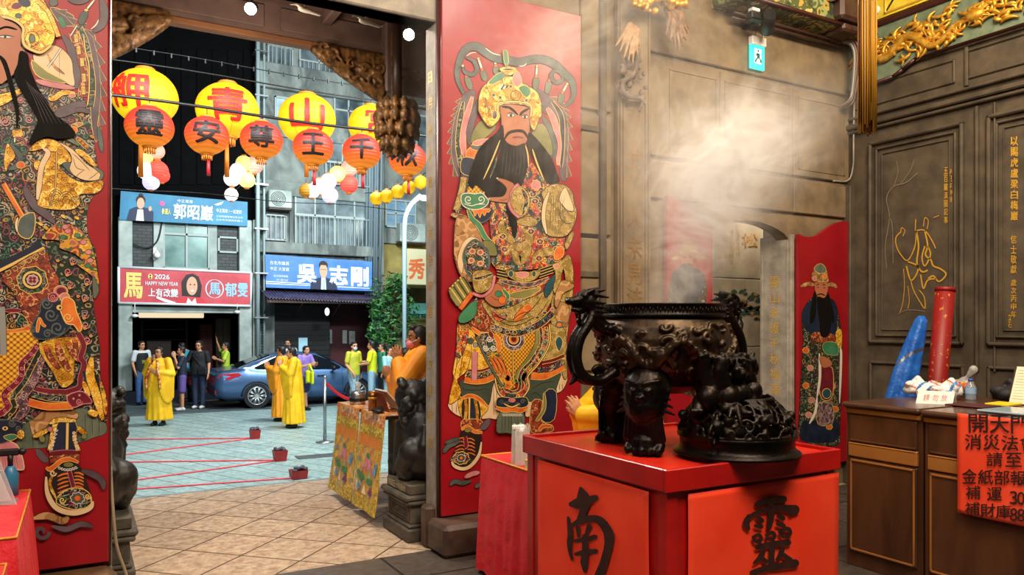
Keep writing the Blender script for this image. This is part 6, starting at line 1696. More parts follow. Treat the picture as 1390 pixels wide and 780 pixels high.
# scooter behind the car's tail
t = thing('motor_scooter', 'dark scooter parked behind the tail of the blue car', 'scooter', (2.75,21.9, GZ)); sx = 2.7
w = MB(); w.cyl((sx-.05,21.95, GZ+.25),(sx+.05,21.95, GZ+.25),.25, n=24); w.build('wheel', m_tyre, t); w = MB(); w.cyl((sx-.05,23.05, GZ+.25),(sx+.05,23.05, GZ+.25),.25, n=24); w.build('wheel', m_tyre, t)
b = Blob(); b.chain([(sx, 22.0, GZ+.35),(sx, 22.2, GZ+.6),(sx, 22.7, GZ+.7),(sx, 23.0, GZ+.45)],[.10,.16,.15,.12]); b.chain([(sx, 22.1, GZ+.6),(sx, 21.95, GZ+.95)],[.09,.06]); b.cap((sx-.28,22.0, GZ+1.0),(sx+.28,22.0, GZ+1.0),.022); b.cap((sx, 22.4, GZ+.8),(sx, 22.9, GZ+.82),.10)
b.fuse('scooter_body', [m_black, mat('scooter_red', '#7a1018', rough=.3)], t, .02,1, paint=lambda c: 1 if c.z > .55 and c.z < .75 else 0)

# ================================================================== PEOPLE
m_skin = mat('skin', '#b9805c', '#c98f6a', 12,.5); m_skin2 = mat('skin_tan', '#8f5c3c', '#a87048', 12,.5); m_hair = mat('black_hair', '#0c0a0a', '#1c1716', 40,.5, bump=.3)
m_eye = mat('eye_dark', '#1a1210', rough=.3); m_lip = mat('lip', '#8c4438', rough=.5)
m_robe = mat('yellow_robe', '#e2a800', '#f4c20c', 6,.6, bump=.15, bs=14); m_robe_o = mat('saffron_robe', '#e88a08', '#f4a41c', 6,.6, bump=.15, bs=14)
m_shoe = mat('black_shoe', '#141416', rough=.5); m_shoew = mat('white_shoe', '#c8cac8', rough=.6)
def rz_of(d): return math.atan2(d.y, d.x)-PI/2
Fw = Vector((FX, FY, 0)); Rw = Vector((FY, -FX, 0))
DIRS = {'cam': -Fw, 'away': Fw, 'left': -Rw, 'right': Rw, 'camleft': (-Fw*.6-Rw).normalized(), 'camright': (-Fw*.6+Rw).normalized(), 'left3': (-Rw-Fw*.25).normalized(), 'awayright': (Fw*.4+Rw).normalized()}
def lathe_c(b, prof, sx, sy, cx=0, cy=0, n=24, fn=None): b.lathe([(0, prof[0][1])]+prof+[(0, prof[-1][1])],(cx, cy, 0), n, sx=sx, sy=sy, fn=fn)
def hand(b, wr, d, pn, s=1.0, curl=.3, side=1, spread=.0):
    """palm, four fingers and a thumb: wr wrist, d finger direction, pn palm normal"""
    wr = Vector(wr); d = Vector(d).normalized(); pn = Vector(pn); pn = (pn-d*pn.dot(d)).normalized(); a = d.cross(pn).normalized()*side
    for k in range(4): b.cap(wr+a*(-.012+.008*k)*s, wr+d*.075*s+a*(-.030+.020*k)*s, .016*s, .0125*s, 8)
    for k, L in enumerate((.062,.078,.072,.056)):
        o = a*(-.030+.020*k)*s*(1+spread); p0 = wr+d*.075*s+a*(-.030+.020*k)*s; m = p0+d*L*.5*s+o*.2+pn*curl*.012*s; e = m+d*L*.5*s*(1-.35*curl)+pn*curl*.03*s+o*.1
        b.chain([p0, m, e],[.0098*s, .009*s, .0075*s],8)
    t0 = wr+d*.02*s-a*.028*s; t1 = t0+d*.035*s-a*.022*s+pn*.012*s; t2 = t1+d*.03*s-a*.004*s+pn*.01*s; b.chain([t0, t1, t2],[.015*s, .011*s, .009*s],8)
def figure(label, pos, face, h=1.70, pose=None, top=None, bottom=None, hairs='short', robe=None, mask=None, shoe=None, near=False, skin=None, glasses=False, group=None, cap=None, bulk=1.0, legs=True, fat=1.0):
    """a person; local +Y is where the chest faces, x to the figure's left is negative"""
    s = h/1.70; P = dict(sh=(.19,0,1.40), el=(.25,-.01,1.12), wr=(.27,.08,.88), sh2=(.19,0,1.40), el2=(.25,-.01,1.12), wr2=(.27,.08,.88), hd=(0,.02,1.575), an=(.09,0,.07), kn=(.10,.01,.47), an2=(.09,0,.07), kn2=(.10,.01,.47), h1=(0,.3,-1), h2=(0,.3,-1), n1=(-1,0,0), n2=(1,0,0), yaw=0)
    P.update(pose or {})
    V = lambda k, m=1: Vector((P[k][0]*m, P[k][1], P[k][2]))*s
    t = thing('person', label, 'person', pos, group); fd = DIRS[face] if isinstance(face, str) else face
    t.rotation_euler = (0,0, rz_of(fd)); sk = skin or m_skin
    hd = V('hd'); b = Blob()
    yw = Matrix.Rotation(P['yaw'],3, 'Z')
    def Hd(x, y, z): return hd+yw @ Vector((x, y, z))*s
    b.sph(Hd(0,-.012,.035),(.076*s, .092*s, .085*s)); b.sph(Hd(0,.012,-.02),(.062*s, .075*s, .085*s)); b.sph(Hd(0,.04,-.075),(.034*s, .035*s, .028*s))
    b.sph(Hd(0,.092,-.018),(.012*s, .016*s, .02*s)); b.sph(Hd(0,.083,-.052),(.022*s, .01*s, .009*s))
    for k in (-1,1): b.sph(Hd(.076*k, -.005,-.005),(.010*s, .018*s, .028*s)); b.sph(Hd(.028*k, .07,.012),(.017*s, .012*s, .010*s)); b.sph(Hd(.028*k, .078,.034),(.02*s, .008*s, .006*s))
    neck = Vector((0,-.01,1.43))*s; b.cap(Hd(0,-.015,-.07), neck, .052*s, .058*s)
    # torso core
    b.chain([neck, Vector((0,0,1.33))*s, Vector((0,0,1.15))*s, Vector((0,0,.98))*s],[.07*s, .115*s, .11*s*fat, .12*s*fat])
    for m_, a in ((1, ''),(-1, '2')):
        b.cap(neck-Vector((0,0,.05*s)), V('sh'+a, m_),.06*s, .06*s); b.chain([V('sh'+a, m_), V('el'+a, m_), V('wr'+a, m_)],[.052*s, .040*s, .027*s])
        q = 'h1' if a == '' else 'h2'; nn = 'n1' if a == '' else 'n2'
        hand(b, V('wr'+a, m_), P[q], P[nn], s*(1 if near else 1.08),.45, m_)
        if legs: b.chain([Vector((.09*m_, 0,.92))*s, V('kn'+a, m_), V('an'+a, m_)],[.085*s*fat, .056*s, .038*s]); b.cap(V('an'+a, m_)+Vector((0,-.02,-.03))*s, V('an'+a, m_)+Vector((0,.12,-.04))*s, .034*s, .028*s)
    ec = [Hd(.028*k, .083,.012) for k in (-1,1)]; lc = Hd(0,.092,-.052); br = [Hd(.028*k, .088,.036) for k in (-1,1)]
    def paint(c):
        for e in ec:
            if (c-e).length < .013*s: return 1
        for e in br:
            d_ = yw.inverted() @ (c-e)
            if abs(d_.z) < .006*s and abs(d_.x) < .02*s: return 1
        d_ = c-lc
        if abs(d_.z) < .008*s and d_.length < .024*s: return 2
        return 0
    b.fuse('body', [sk, m_eye, m_lip], t, .0065 if near else .011,1, paint=paint, world=False)
    # hair
    if hairs:
        g = Blob(); g.sph(Hd(0,-.024,.05),(.084*s, .090*s, .082*s)); g.sph(Hd(0,.035,.105),(.058*s, .04*s, .026*s))
        for k in (-1,1): g.sph(Hd(.066*k, -.02,.02),(.018*s, .05*s, .05*s))
        if hairs == 'long': g.sph(Hd(0,-.07,-.06),(.075*s, .05*s, .13*s))
        if hairs == 'bun': g.sph(Hd(0,-.11,.02),(.045*s, .04*s, .045*s)); g.sph(Hd(0,-.05,-.0),(.074*s, .07*s, .07*s))
        if hairs == 'short': g.sph(Hd(0,-.06,-.01),(.068*s, .05*s, .07*s))
        g.fuse('hair', m_hair, t, .009,1, world=False)
    if cap: g = Blob(); g.sph(Hd(0,-.02,.075),(.088*s, .098*s, .062*s)); g.sph(Hd(0,.085,.065),(.065*s, .06*s, .010*s)); g.fuse('cap', cap, t, .009,1, world=False)
    if mask: g = Blob(); g.sph(Hd(0,.055,-.05),(.056*s, .05*s, .046*s)); g.fuse('face_mask', mask, t, .008,1, world=False); 
    if mask:
        w = MB()
        for k in (-1,1): w.cyl(Hd(.05*k, .07,-.035), Hd(.08*k, -.0,.0),.002, n=5)
        w.build('mask_strap', m_white, t, world=False)
    if glasses:
        w = MB()
        for k in (-1,1): w.tube([Hd(.03*k+.021*math.cos(a*PI/6),.096,.012+.016*math.sin(a*PI/6)) for a in range(13)],.0022*s, 5); w.cyl(Hd(.05*k, .094,.016), Hd(.078*k, 0,.012),.002*s, n=5)
        w.cyl(Hd(-.01,.098,.014), Hd(.01,.098,.014),.002*s, n=5); w.build('glasses', m_black, t, world=False)
    # clothes
    if top:
        m_, sleeve, hem = top[:3]; g = Blob(); f = fat
        lathe_c(g, [(.135*f*s, hem*s),(.160*f*s, (hem+.02)*s),(.158*f*s, 1.05*s),(.162*s, 1.20*s),(.168*s, 1.32*s),(.15*s, 1.40*s),(.085*s, 1.445*s)],1.06,.74*max(1, f*.95))
        for mm, a in ((1, ''),(-1, '2')):
            sh, el, wr = V('sh'+a, mm), V('el'+a, mm), V('wr'+a, mm)
            g.cap(Vector((.1*mm, 0,1.385))*s, sh, .062*s, .066*s)
            if sleeve == 'short': g.cap(sh, sh.lerp(el, .72),.066*s, .066*s)
            elif sleeve == 'long': g.chain([sh, el, el.lerp(wr, .9)],[.066*s, .054*s, .042*s])
            else: g.sph(sh, .064*s)
        g.fuse('shirt' if sleeve != 'none' else 'vest', m_, t, .011,1, world=False, paint=(top[3] if len(top) > 3 else None))
    if bottom:
        m_, ln = bottom; g = Blob()
        lathe_c(g, [(.13*fat*s, .80*s),(.152*fat*s, .86*s),(.15*fat*s, .98*s),(.145*fat*s, 1.02*s)],1.04,.76)
        for mm, a in ((1, ''),(-1, '2')):
            kn, an = V('kn'+a, mm), V('an'+a, mm); hp = Vector((.085*mm, 0,.90))*s
            if ln == 'short': g.chain([hp, hp.lerp(kn, .85)],[.098*s*fat, .095*s])
            else: g.chain([hp, kn, an+Vector((0,0,.02))*s],[.098*s*fat, .074*s, .06*s])
        g.fuse('shorts' if ln == 'short' else 'trousers', m_, t, .011,1, world=False)
    if shoe:
        for mm, a in ((1, ''),(-1, '2')):
            an = V('an'+a, mm); g = Blob(); g.cap(an+Vector((0,-.03,-.025))*s, an+Vector((0,.13,-.03))*s, .046*s, .038*s); g.cap(an, an-Vector((0,0,.02*s)),.05*s)
            o = g.fuse('shoe', shoe, t, .009,1, world=False)
            for v in o.data.vertices: v.co.z = max(v.co.z, an.z-.068*s)
    if robe:
        rm, hem = robe[:2]; dz = robe[2] if len(robe) > 2 else .5; g = Blob(); bk = bulk
        fn = lambda rr, z, a: rr*(1+(.055*max(0,(1.25*s-z))/s)*math.sin(a*13+z*3)+.02*math.sin(a*7+1))
        lathe_c(g, [(.27*bk*s, hem*s),(.275*bk*s, (hem+.03)*s),(.245*bk*s, .6*s),(.215*bk*s, .95*s),(.20*s, 1.15*s),(.195*s, 1.30*s),(.165*s, 1.40*s),(.09*s, 1.455*s),(.07*s, 1.46*s)],1.0,.82, n=64, fn=fn)
        for mm, a in ((1, ''),(-1, '2')):
            sh, el, wr = V('sh'+a, mm), V('el'+a, mm), V('wr'+a, mm); w2 = el.lerp(wr, .86)
            g.cap(Vector((.1*mm, 0,1.38))*s, sh, .07*s, .085*s); g.chain([sh, el, w2],[.085*s, .085*s, .07*s])
            # the long drop of the sleeve
            for i in range(9):
                q = (el.lerp(w2, i/8)); dr = dz*s*(.35+.65*math.sin(PI*(.25+.6*i/8))); bot = Vector((q.x*1.05, q.y*.95, max(q.z-dr, (hem+.1)*s)))
                g.cap(q, bot, .062*s, .034*s, 8)
        rb = g.fuse('robe', rm, t, .010 if near else .012,1, world=False)
        w = MB(); w.tube([Vector((.075*math.cos(a*PI/8),-.01+.06*math.sin(a*PI/8),1.452+.0*a))*s for a in range(17)],.012*s, 6)
        if len(robe) > 3 and robe[3]: w.build('collar', robe[3], rb, world=False)
    return t
GP = -.55
def gpos(px, feet_y, z=GP): return onZ(px, feet_y, z)
both_chest = dict(el=(.26,.06,1.15), wr=(.05,.26,1.28), el2=(.26,.06,1.15), wr2=(.05,.26,1.28), h1=(0,.3,1), h2=(0,.3,1), n1=(-1,0,0), n2=(1,0,0))
# chanting monk with the microphone
t = figure('person in yellow robe with patterned red stole chanting into a microphone, on the plaza', gpos(216,577), 'cam', 1.68,
    dict(el=(.27,.04,1.14), wr=(.06,.20,1.40), h1=(-.3,.2,.9), n1=(-.6,-.8,0), el2=(.30,.06,1.12), wr2=(.08,.25,1.17), h2=(.9,.1,.25), n2=(0,-1,0), yaw=-.15), robe=(m_robe, .13,.62, m_gold), shoe=m_shoe, skin=m_skin, glasses=True, bulk=1.0, hairs='short')
m_stole = brocade('stole_silk', '#b03818', ['#e0b040', '#7a1c10', '#e88830', '#f0d890'],24,2.4,.5)
w = MB(); sc_ = 1.68/1.70
for k in (-1,1): w.grid(lambda u, v: Vector((k*(.05+.09*min(1, v*1.6))+.055*(u-.5),.195+.075*math.sin(min(1, v*1.5)*PI*.5)+.03*math.sin(PI*u)+.02*math.sin(v*PI),1.43-.62*v))*sc_, 6,16)
w.build('stole', m_stole, t, world=False, solid=.008)
w = MB(); w.cyl(Vector((.03,.24,1.40))*sc_, Vector((.005,.17,1.50))*sc_, .013,.017,12).sph(Vector((.003,.165,1.51))*sc_, .026); w.build('microphone', m_black, t, world=False)
# two monks on the right facing left
figure('person in yellow robe facing left with hands raised, standing nearer of the two monks', gpos(399,580), 'left3', 1.70, dict(both_chest, hd=(0,.06,1.56)), robe=(m_robe, .10,.55, m_gold), shoe=m_shoe, skin=m_skin, hairs='short', bulk=1.05)
figure('person in deeper yellow robe facing left, half hidden behind the nearer monk', gpos(383,571), 'left', 1.68, dict(both_chest, wr=(.06,.32,1.20), wr2=(.06,.32,1.20), hd=(0,.03,1.57)), robe=(m_robe_o, .10,.5, m_gold), shoe=m_shoe, skin=m_skin, hairs='short', bulk=1.0)
m_navy = mat('navy_cloth', '#141c30', '#1e2840', 10,.7); m_blackc = mat('black_cotton', '#0e0f12', '#181a1e', 10,.8); m_jean = mat('blue_denim', '#2a4a78', '#3a5f94', 20,.7); m_djean = mat('dark_denim', '#141e34', '#20304c', 20,.7); m_ljean = mat('light_denim', '#7a9cb4', '#98b8c8', 20,.7)
m_whitet = mat('white_cotton', '#c8ccd0', rough=.8); m_cyan = mat('cyan_cotton', '#1e90a8', '#2aa4bc', 8,.7); m_purp = mat('purple_shorts', '#5c4a8c', rough=.7); m_lime = mat('lime_cotton', '#a8c832', '#b8d840', 8,.7); m_olivey = mat('olive_yellow', '#a8a828', '#bcbc34', 8,.7); m_byel = mat('bright_yellow', '#c8d010', '#d8e018', 8,.7); m_lav = mat('lavender_cotton', '#7d62b0', '#8f76c0', 8,.7); m_nshort = mat('navy_shorts', '#16244c', rough=.7); m_ltblue = mat('light_blue_cotton', '#8cc0cc', '#a0d0d8', 8,.7); m_greent = mat('green_cotton', '#2a7a58', rough=.7); m_maskp = mat('pale_blue_mask', '#9cc4d8', rough=.7); m_maskk = mat('pink_mask', '#d87880', rough=.7); m_bagk = mat('bag_black', '#101114', rough=.6); m_yelbag = mat('yellow_tote', '#d8e010', rough=.6)
walk = dict(kn=(.10,.10,.47), an=(.09,.14,.08), kn2=(.10,-.06,.48), an2=(.09,-.20,.12))
figure('person in black vest over white tee and blue jeans, leftmost behind the chanting monk', gpos(192,549), 'camright', 1.72, dict(wr=(.26,.12,.90)), top=(m_whitet, 'short', .86), bottom=(m_jean, 'long'), shoe=m_shoe)
for o in C.objects[-1:]: pass
pv = gpos(196,546)
t = [o for o in C.objects if o.get('label', '').startswith('person in black vest over')][0]
g = Blob(); g.lathe([(0,.88),(.16,.88),(.172,.92),(.172,1.2),(.178,1.33),(.155,1.40),(.10,1.43),(0,1.43)],(0,0,0),24, sx=1.06, sy=.76); g.fuse('vest', [m_blackc, m_olivey], t, .011,1, world=False, paint=lambda c: 1 if (abs(c.x) < .06 and 1.12 < c.z < 1.22 and c.y > .05 and math.sin(c.z*190) > 0) else 0)
figure('person in navy vest and purple shorts with hands at the face beside the chanting monk', gpos(247,557), 'camleft', 1.62, dict(el=(.24,.12,1.14), wr=(.04,.18,1.42), el2=(.24,.12,1.14), wr2=(.05,.18,1.40), h1=(0,.2,1), h2=(0,.2,1)), top=(m_navy, 'short', .90), bottom=(m_purp, 'short'), shoe=m_shoew)
figure('person in cyan shirt standing behind the navy vest, head turned left', gpos(251,541), 'left', 1.66, dict(el=(.24,.10,1.2), wr=(.15,.32,1.32), h1=(0,1,.2), hd=(0,.10,1.56)), top=(m_cyan, 'short', .86), bottom=(m_blackc, 'long'), shoe=m_shoe)
figure('person in black tee and dark jeans with a shoulder bag beside the car tail', gpos(270,554), 'cam', 1.74, dict(el=(.30,.03,1.14), wr=(.30,.18,.96), h1=(-.2,.5,-.8)), top=(m_blackc, 'short', .84), bottom=(m_djean, 'long'), shoe=m_shoew, glasses=True, fat=1.22)
t = [o for o in C.objects if o.get('label', '').startswith('person in black tee')][0]
w = MB(); w.box((-.28,.10,.88),(-.05,.22,1.06),.02); bo = w.build('shoulder_bag', m_bagk, t, world=False)
w = MB(); w.tube([(-.22,.20,1.05),(-.05,.17,1.2),(.10,.13,1.36),(.13,0,1.45),(.05,-.14,1.3)],.012,6); w.build('bag_strap', m_bagk, bo, world=False)
figure('person in lime shirt raising a phone behind the tail of the blue car', gpos(306,543), 'camleft', 1.66, dict(el=(.22,.12,1.48), wr=(.10,.22,1.72), h1=(0,.1,1), n1=(0,1,0), hd=(0,.0,1.58), el2=(.24,.10,1.15), wr2=(.08,.26,1.22), h2=(.4,.6,.4)), top=(m_lime, 'short', .86), bottom=(m_blackc, 'long'), shoe=m_shoe)
t = [o for o in C.objects if o.get('label', '').startswith('person in lime')][0]; w = MB(); w.box((.06,.25,1.78),(.14,.262,1.93),.004); w.build('phone', m_black, t, world=False)
w = MB(); w.box((-.05,.14,1.02),(.10,.19,1.26),.01); w.build('dark_pouch', m_bagk, t, world=False)
figure('person in lavender tee and navy shorts looking at a phone in front of the car', gpos(414,556), 'camright', 1.64, dict(walk, el=(.25,.08,1.14), wr=(.10,.30,1.20), el2=(.25,.08,1.14), wr2=(.05,.32,1.20), h1=(-.2,.8,.3), h2=(.2,.8,.3), hd=(0,.05,1.56)), top=(m_lav, 'short', .84), bottom=(m_nshort, 'short'), shoe=m_shoe, fat=1.12)
t = [o for o in C.objects if o.get('label', '').startswith('person in lavender')][0]; w = MB(); w.box((-.04,.40,1.21),(.04,.41,1.35),.004); w.build('phone', m_black, t, world=False)
w = MB(); w.grid(lambda u, v: Vector((.20+.02*math.sin(u*9),.26+.26*u-.13*.0,1.0-.30*v+.02*math.sin(u*6))),10,8); w.tube([(.20,.30,1.0),(.16,.34,1.16),(.20,.46,1.0)],.008,6); o = w.build('yellow_tote', m_yelbag, t, world=False, solid=.05)
figure('person with dark mask seen over the roof of the blue car', Vector((onY(391,466,22.3).x, 22.3,-.56)), 'cam', 1.75, {}, top=(m_whitet, 'short', .86), bottom=(m_blackc, 'long'), shoe=m_shoe, mask=mat('dark_mask', '#303038', rough=.7))
figure('person in olive yellow tee and light jeans with pale mask walking left of the group', gpos(480,554), 'camright', 1.72, dict(walk, wr=(.24,.20,.92), wr2=(.28,-.05,.88), yaw=-.3), top=(m_olivey, 'short', .84), bottom=(m_ljean, 'long'), shoe=m_shoew, mask=m_maskp, fat=1.1)
figure('person in bright yellow tee holding a bottle and a black bag', gpos(505,553), 'left', 1.74, dict(el=(.24,.08,1.16), wr=(.16,.30,1.16), h1=(0,.8,.5), el2=(.24,.05,1.14), wr2=(.14,.30,1.10), h2=(0,.9,.2)), top=(m_byel, 'short', .86), bottom=(m_ljean, 'long'), shoe=m_shoew)
t = [o for o in C.objects if o.get('label', '').startswith('person in bright yellow')][0]; g = Blob(); g.sph((-.02,.34,1.0),(.10,.10,.12)); g.fuse('handbag', m_bagk, t, .012,1, world=False)
w = MB(); w.cyl((.16,.40,1.16),(.16,.40,1.38),.032, n=12).cyl((.16,.40,1.38),(.16,.40,1.42),.014, n=8); w.build('drink_bottle', m_white, t, world=False)
figure('person in green shirt seen behind the yellow tee, near the tree', gpos(519,547), 'camleft', 1.66, {}, top=(m_greent, 'short', .86), bottom=(m_blackc, 'long'), shoe=m_shoe)
figure('person in light blue tee with a strap bag, at the right near embroidered tables', gpos(528,556), 'camright', 1.60, dict(el=(.24,.08,1.12), wr=(.12,.28,1.16), h1=(0,.8,.4), el2=(.24,.08,1.12), wr2=(.06,.30,1.12), h2=(0,.8,.4)), top=(m_ltblue, 'short', .86), bottom=(m_ljean, 'long'), shoe=m_shoew, hairs='long')
t = [o for o in C.objects if o.get('label', '').startswith('person in light blue')][0]; w = MB(); w.tube([Vector(p)*.94 for p in ((-.14,.10,1.42),(-.02,.16,1.25),(.10,.16,1.08),(.18,.06,.95))],.010,6); w.box((.16,-.04,.78),(.24,.14,.92),.02); w.build('strap_bag', m_bagk, t, world=False)
# masked person praying on the porch
t = figure('person in saffron robe and pink mask praying behind embroidered tables beside the stone lion', Vector((2.66,6.36,0)), 'left3', 1.63,
    dict(el=(.24,.18,1.16), wr=(.035,.20,1.34), h1=(0,.12,1), n1=(-1,0,0), el2=(.24,.18,1.16), wr2=(.035,.20,1.34), h2=(0,.12,1), n2=(1,0,0), hd=(0,.03,1.54), yaw=.1), robe=(m_robe_o, .08,.45, mat('red_collar', '#a02818', rough=.6)), shoe=m_shoe, mask=m_maskk, near=True, skin=m_skin2, hairs='bun')
figure('person in orange robe bowing at the plaza end of the tables, mostly hidden', Vector((2.86,7.05,0)), 'left3', 1.44, dict(both_chest, hd=(0,.08,1.50)), robe=(m_robe_o, .08,.4, m_gold), shoe=m_shoe, skin=m_skin2, near=False, hairs='short')
# person behind the burner
hp = atD(862,500,5.0); t = figure('person in bright yellow robe praying behind the incense burner, head hidden by it', Vector((hp.x, hp.y, 0)), 'left3', 1.58,
    dict(sh=(.20,.04,1.36), sh2=(.20,.04,1.36), el=(.26,.26,1.12), wr=(.028,.42,1.10), h1=(0,.45,.9), n1=(-1,0,0), el2=(.26,.26,1.12), wr2=(.028,.42,1.10), h2=(0,.45,.9), n2=(1,0,0), hd=(0,.05,1.46)), robe=(m_robe, .08,.42, mat('red_collar', '#a02818', rough=.6)), shoe=m_shoe, near=True, skin=m_skin, hairs='short', bulk=1.22)

# ================================================================== PAINTED DOOR FIGURES
DM = {}
DL = []
def dm(k, m_): DM[k] = len(DL); DL.append(m_)
dm('goldb', brocade('gilt_relief', '#c98f22', ['#e8bc48', '#8a5a14', '#f4d878', '#a8741c'],34,3.0,.55,.38,.25))
dm('skin', mat('painted_skin', '#9c5a38', '#ac6a46', 3,.45)); dm('beard', mat('painted_beard', '#080605', '#120e0c', 3,.7, stretch=(14,1,1), spec=.15))
dm('dark', brocade('dark_brocade', '#14201c', ['#9a8f80', '#8a3a44', '#3f6a52', '#b0a48a', '#6a4a58', '#a87a3c'],30,2.8,.4,.4))
dm('red', brocade('red_brocade', '#b22a20', ['#3d5a50', '#c89a3c', '#24303c', '#d8703c', '#8aa090', '#e0b85c'],34,2.6,.48,.4, bg2='#2a3634'))
dm('yel', brocade('olive_gold_cloth', '#94783a', ['#b89c58', '#76602a', '#c4ac6c'],30,3.2,.4,.42)); dm('gold', brocade('gold_cloth', '#cf961c', ['#eac04c', '#9a6410', '#f0d070'],34,3.2,.45,.4))
dm('scale', scales('scale_armour', '#6e3c10', '#c88a1e', '#e8b83c', 46)); dm('rib', mat('grey_ribbon', '#3a4340', '#55605a', 3,.45, stretch=(3,1,3)))
dm('ribp', mat('mauve_ribbon', '#4a3c42', '#62525a', 3,.45, stretch=(3,1,3))); dm('cream', mat('painted_cream', '#cfae80', '#dcc09a', 6,.45)); dm('green', mat('painted_green', '#2c6a48', '#3f8058', 8,.45))
dm('dkgreen', brocade('dark_green_brocade', '#1a2a1c', ['#8a8a78', '#7a4048', '#a08050', '#50604a'],22,2.4,.3,.4)); dm('orange', mat('painted_orange', '#c2541c', '#d87a2c', 14,.42)); dm('mauve', brocade('mauve_brocade', '#5a3c44', ['#9a7a80', '#2a2e2a', '#b09a8c'],36,3,.45))
dm('pink', mat('painted_pink', '#b06468', '#c88484', 10,.45)); dm('navy', mat('painted_navy', '#10182a', '#1c2840', 10,.42)); dm('brown', brocade('russet_dotted', '#7a3018', ['#c8905c', '#a04a24', '#501c10'],40,1.4,.3))
dm('line', mat('painted_outline', '#1c100c', rough=.5)); dm('gl', mat('painted_gold_line', '#d8b460', rough=.4)); dm('olive', mat('painted_olive', '#6c6a34', '#86824a', 6,.45)); dm('maroon', mat('painted_maroon', '#5c0f1c', '#741c28', 8,.42))
dm('white', mat('painted_white', '#d8d0c0', rough=.5)); dm('gg', mat('grey_green_cloth', '#4f5a48', '#66705c', 3,.45, stretch=(6,1,1))); dm('teal', mat('painted_teal', '#20444c', '#2e5860', 6,.42)); dm('tan', brocade('tan_cloth', '#a07444', ['#c09460', '#7c5430'],14,1.6,.35)); dm('multi', brocade('flower_band', '#c48c1c', ['#8c2a24', '#2f5a34', '#e0b040', '#a05a50', '#3a4c30'],24,2.2,.6))
dm('silver', mat('painted_silver', '#8a8c88', rough=.35)); dm('pant', mat('painted_pants', '#2c3a30', '#435040', 4,.45))
class Paint:
    def __init__(s, Y, k=1, rows=(0,), ox=0, reg=0): s.w = MB(); s.Y = Y; s.k = k; s.rows = rows; s.ox = ox; s.lay = 0; s.keep = []
    def cv(s, pts):
        """points are (row, x, y) in study-crop units, row may be carried over"""
        out = []; r = 0
        for p in pts:
            if len(p) == 3: r = p[0]; x, y = p[1], p[2]
            else: x, y = p
            out.append((s.ox+x*s.k, s.rows[r]+y*s.k))
        return out
    def pl(s, x, y, l): return onY(x, y, s.Y-.0006-l*.00004)
    def poly(s, m, pts, out='line', ow=.7, sm=3, raw=False):
        q = pts if raw else s.cv(pts)
        P = crom([(x, y, 0) for x, y in q], sm, True) if sm else [Vector((x, y, 0)) for x, y in q]
        s.lay += 1; s.w.m(DM[m]); fill2d(s.w, [(p.x, p.y) for p in P], s.pl, s.lay)
        if out: s.lay += 1; s.w.m(DM[out]); stroke2d(s.w, [(p.x, p.y) for p in P], ow, s.pl, s.lay, True)
    def st(s, m, pts, wd, out=None, taper=True, raw=False, n=5, ow=.7):
        q = pts if raw else s.cv(pts); P = crom([(x, y, 0) for x, y in q], n, False); N = len(P)
        W = [wd*s.k*(1 if raw is False else 1/s.k)*((.35+.65*min(1,4*min(i, N-1-i)/(N-1))) if taper else 1) for i in range(N)]
        if out: s.lay += 1; s.w.m(DM[out]); stroke2d(s.w, [(p.x, p.y) for p in P],[w_+2*ow for w_ in W], s.pl, s.lay)
        s.lay += 1; s.w.m(DM[m]); stroke2d(s.w, [(p.x, p.y) for p in P], W, s.pl, s.lay)
    def circ(s, m, c, r, ry=None, out='line', ow=.6, sc=0):
        x, y = s.cv([c])[0]; ry = ry or r
        P = [(x+r*s.k*math.cos(t*PI/14)*(1+sc*math.sin(t*PI/14*8)), y+ry*s.k*math.sin(t*PI/14)*(1+sc*math.sin(t*PI/14*8))) for t in range(28)]
        s.lay += 1; s.w.m(DM[m]); fill2d(s.w, P, s.pl, s.lay)
        if out: s.lay += 1; s.w.m(DM[out]); stroke2d(s.w, P, ow, s.pl, s.lay, True)
    def spiral(s, m, c, r, wd, turns=1.6, sg=1, st=0):
        x, y = c[-2], c[-1]; row = (c[0],) if len(c) == 3 else (0,)
        s.st(m, [row+(x+r*(1-.85*i/16)*math.cos(st+sg*turns*2*PI*i/16), y+r*(1-.85*i/16)*math.sin(st+sg*turns*2*PI*i/16)) for i in range(17)], wd, None, False, n=2)
    def zig(s, m, pts, n, L, out='gl'):
        P = crom([(x, y, 0) for x, y in s.cv(pts)],8, False); N = len(P)
        for i in range(n):
            a = P[int((N-2)*i/n)]; b = P[int((N-2)*(i+1)/n)]; d = (b-a); nn = Vector((d.y, -d.x, 0)).normalized()*L*s.k
            s.poly(m, [(a.x, a.y),(a.x+nn.x+d.x*.9, a.y+nn.y+d.y*.9),(b.x, b.y)], out, .6,0, True)
    def done(s, name, parent): return s.w.build(name, DL, parent)

# ---------- right leaf: bearded general with a jade sceptre
A = Paint(YL, .13718,(50,50,150,240,330,420,500,590),600)
R = [lambda x, y, r=r: (r, x, y) for r in range(8)]
A.poly('ribp', [(1,330,540),(250,540),(185,600),(150,700),(2,115,60),(95,200),(92,320),(95,440),(105,560),(165,670),(200,500),(195,300),(235,100),(300,10)])
A.zig('ribp', [(1,190,600),(150,740),(2,115,120),(95,300),(100,480),(160,660)],9,-46)
A.poly('ribp', [(1,880,500),(1050,570),(1130,670),(1230,740),(2,1235,60),(1250,250),(1240,450),(1235,690),(1165,640),(1170,300),(1130,60),(1000,20)])
A.zig('ribp', [(1,1060,590),(1190,700),(2,1235,70),(1250,250),(1240,450),(1235,680)],9,46)
A.st('navy', [(1,1090,640),(2,1180,60),(1190,300),(1180,560)],45, 'gl'); A.st('dkgreen', [(1,210,640),(2,180,100),(160,320),(180,560)],50, 'gl')
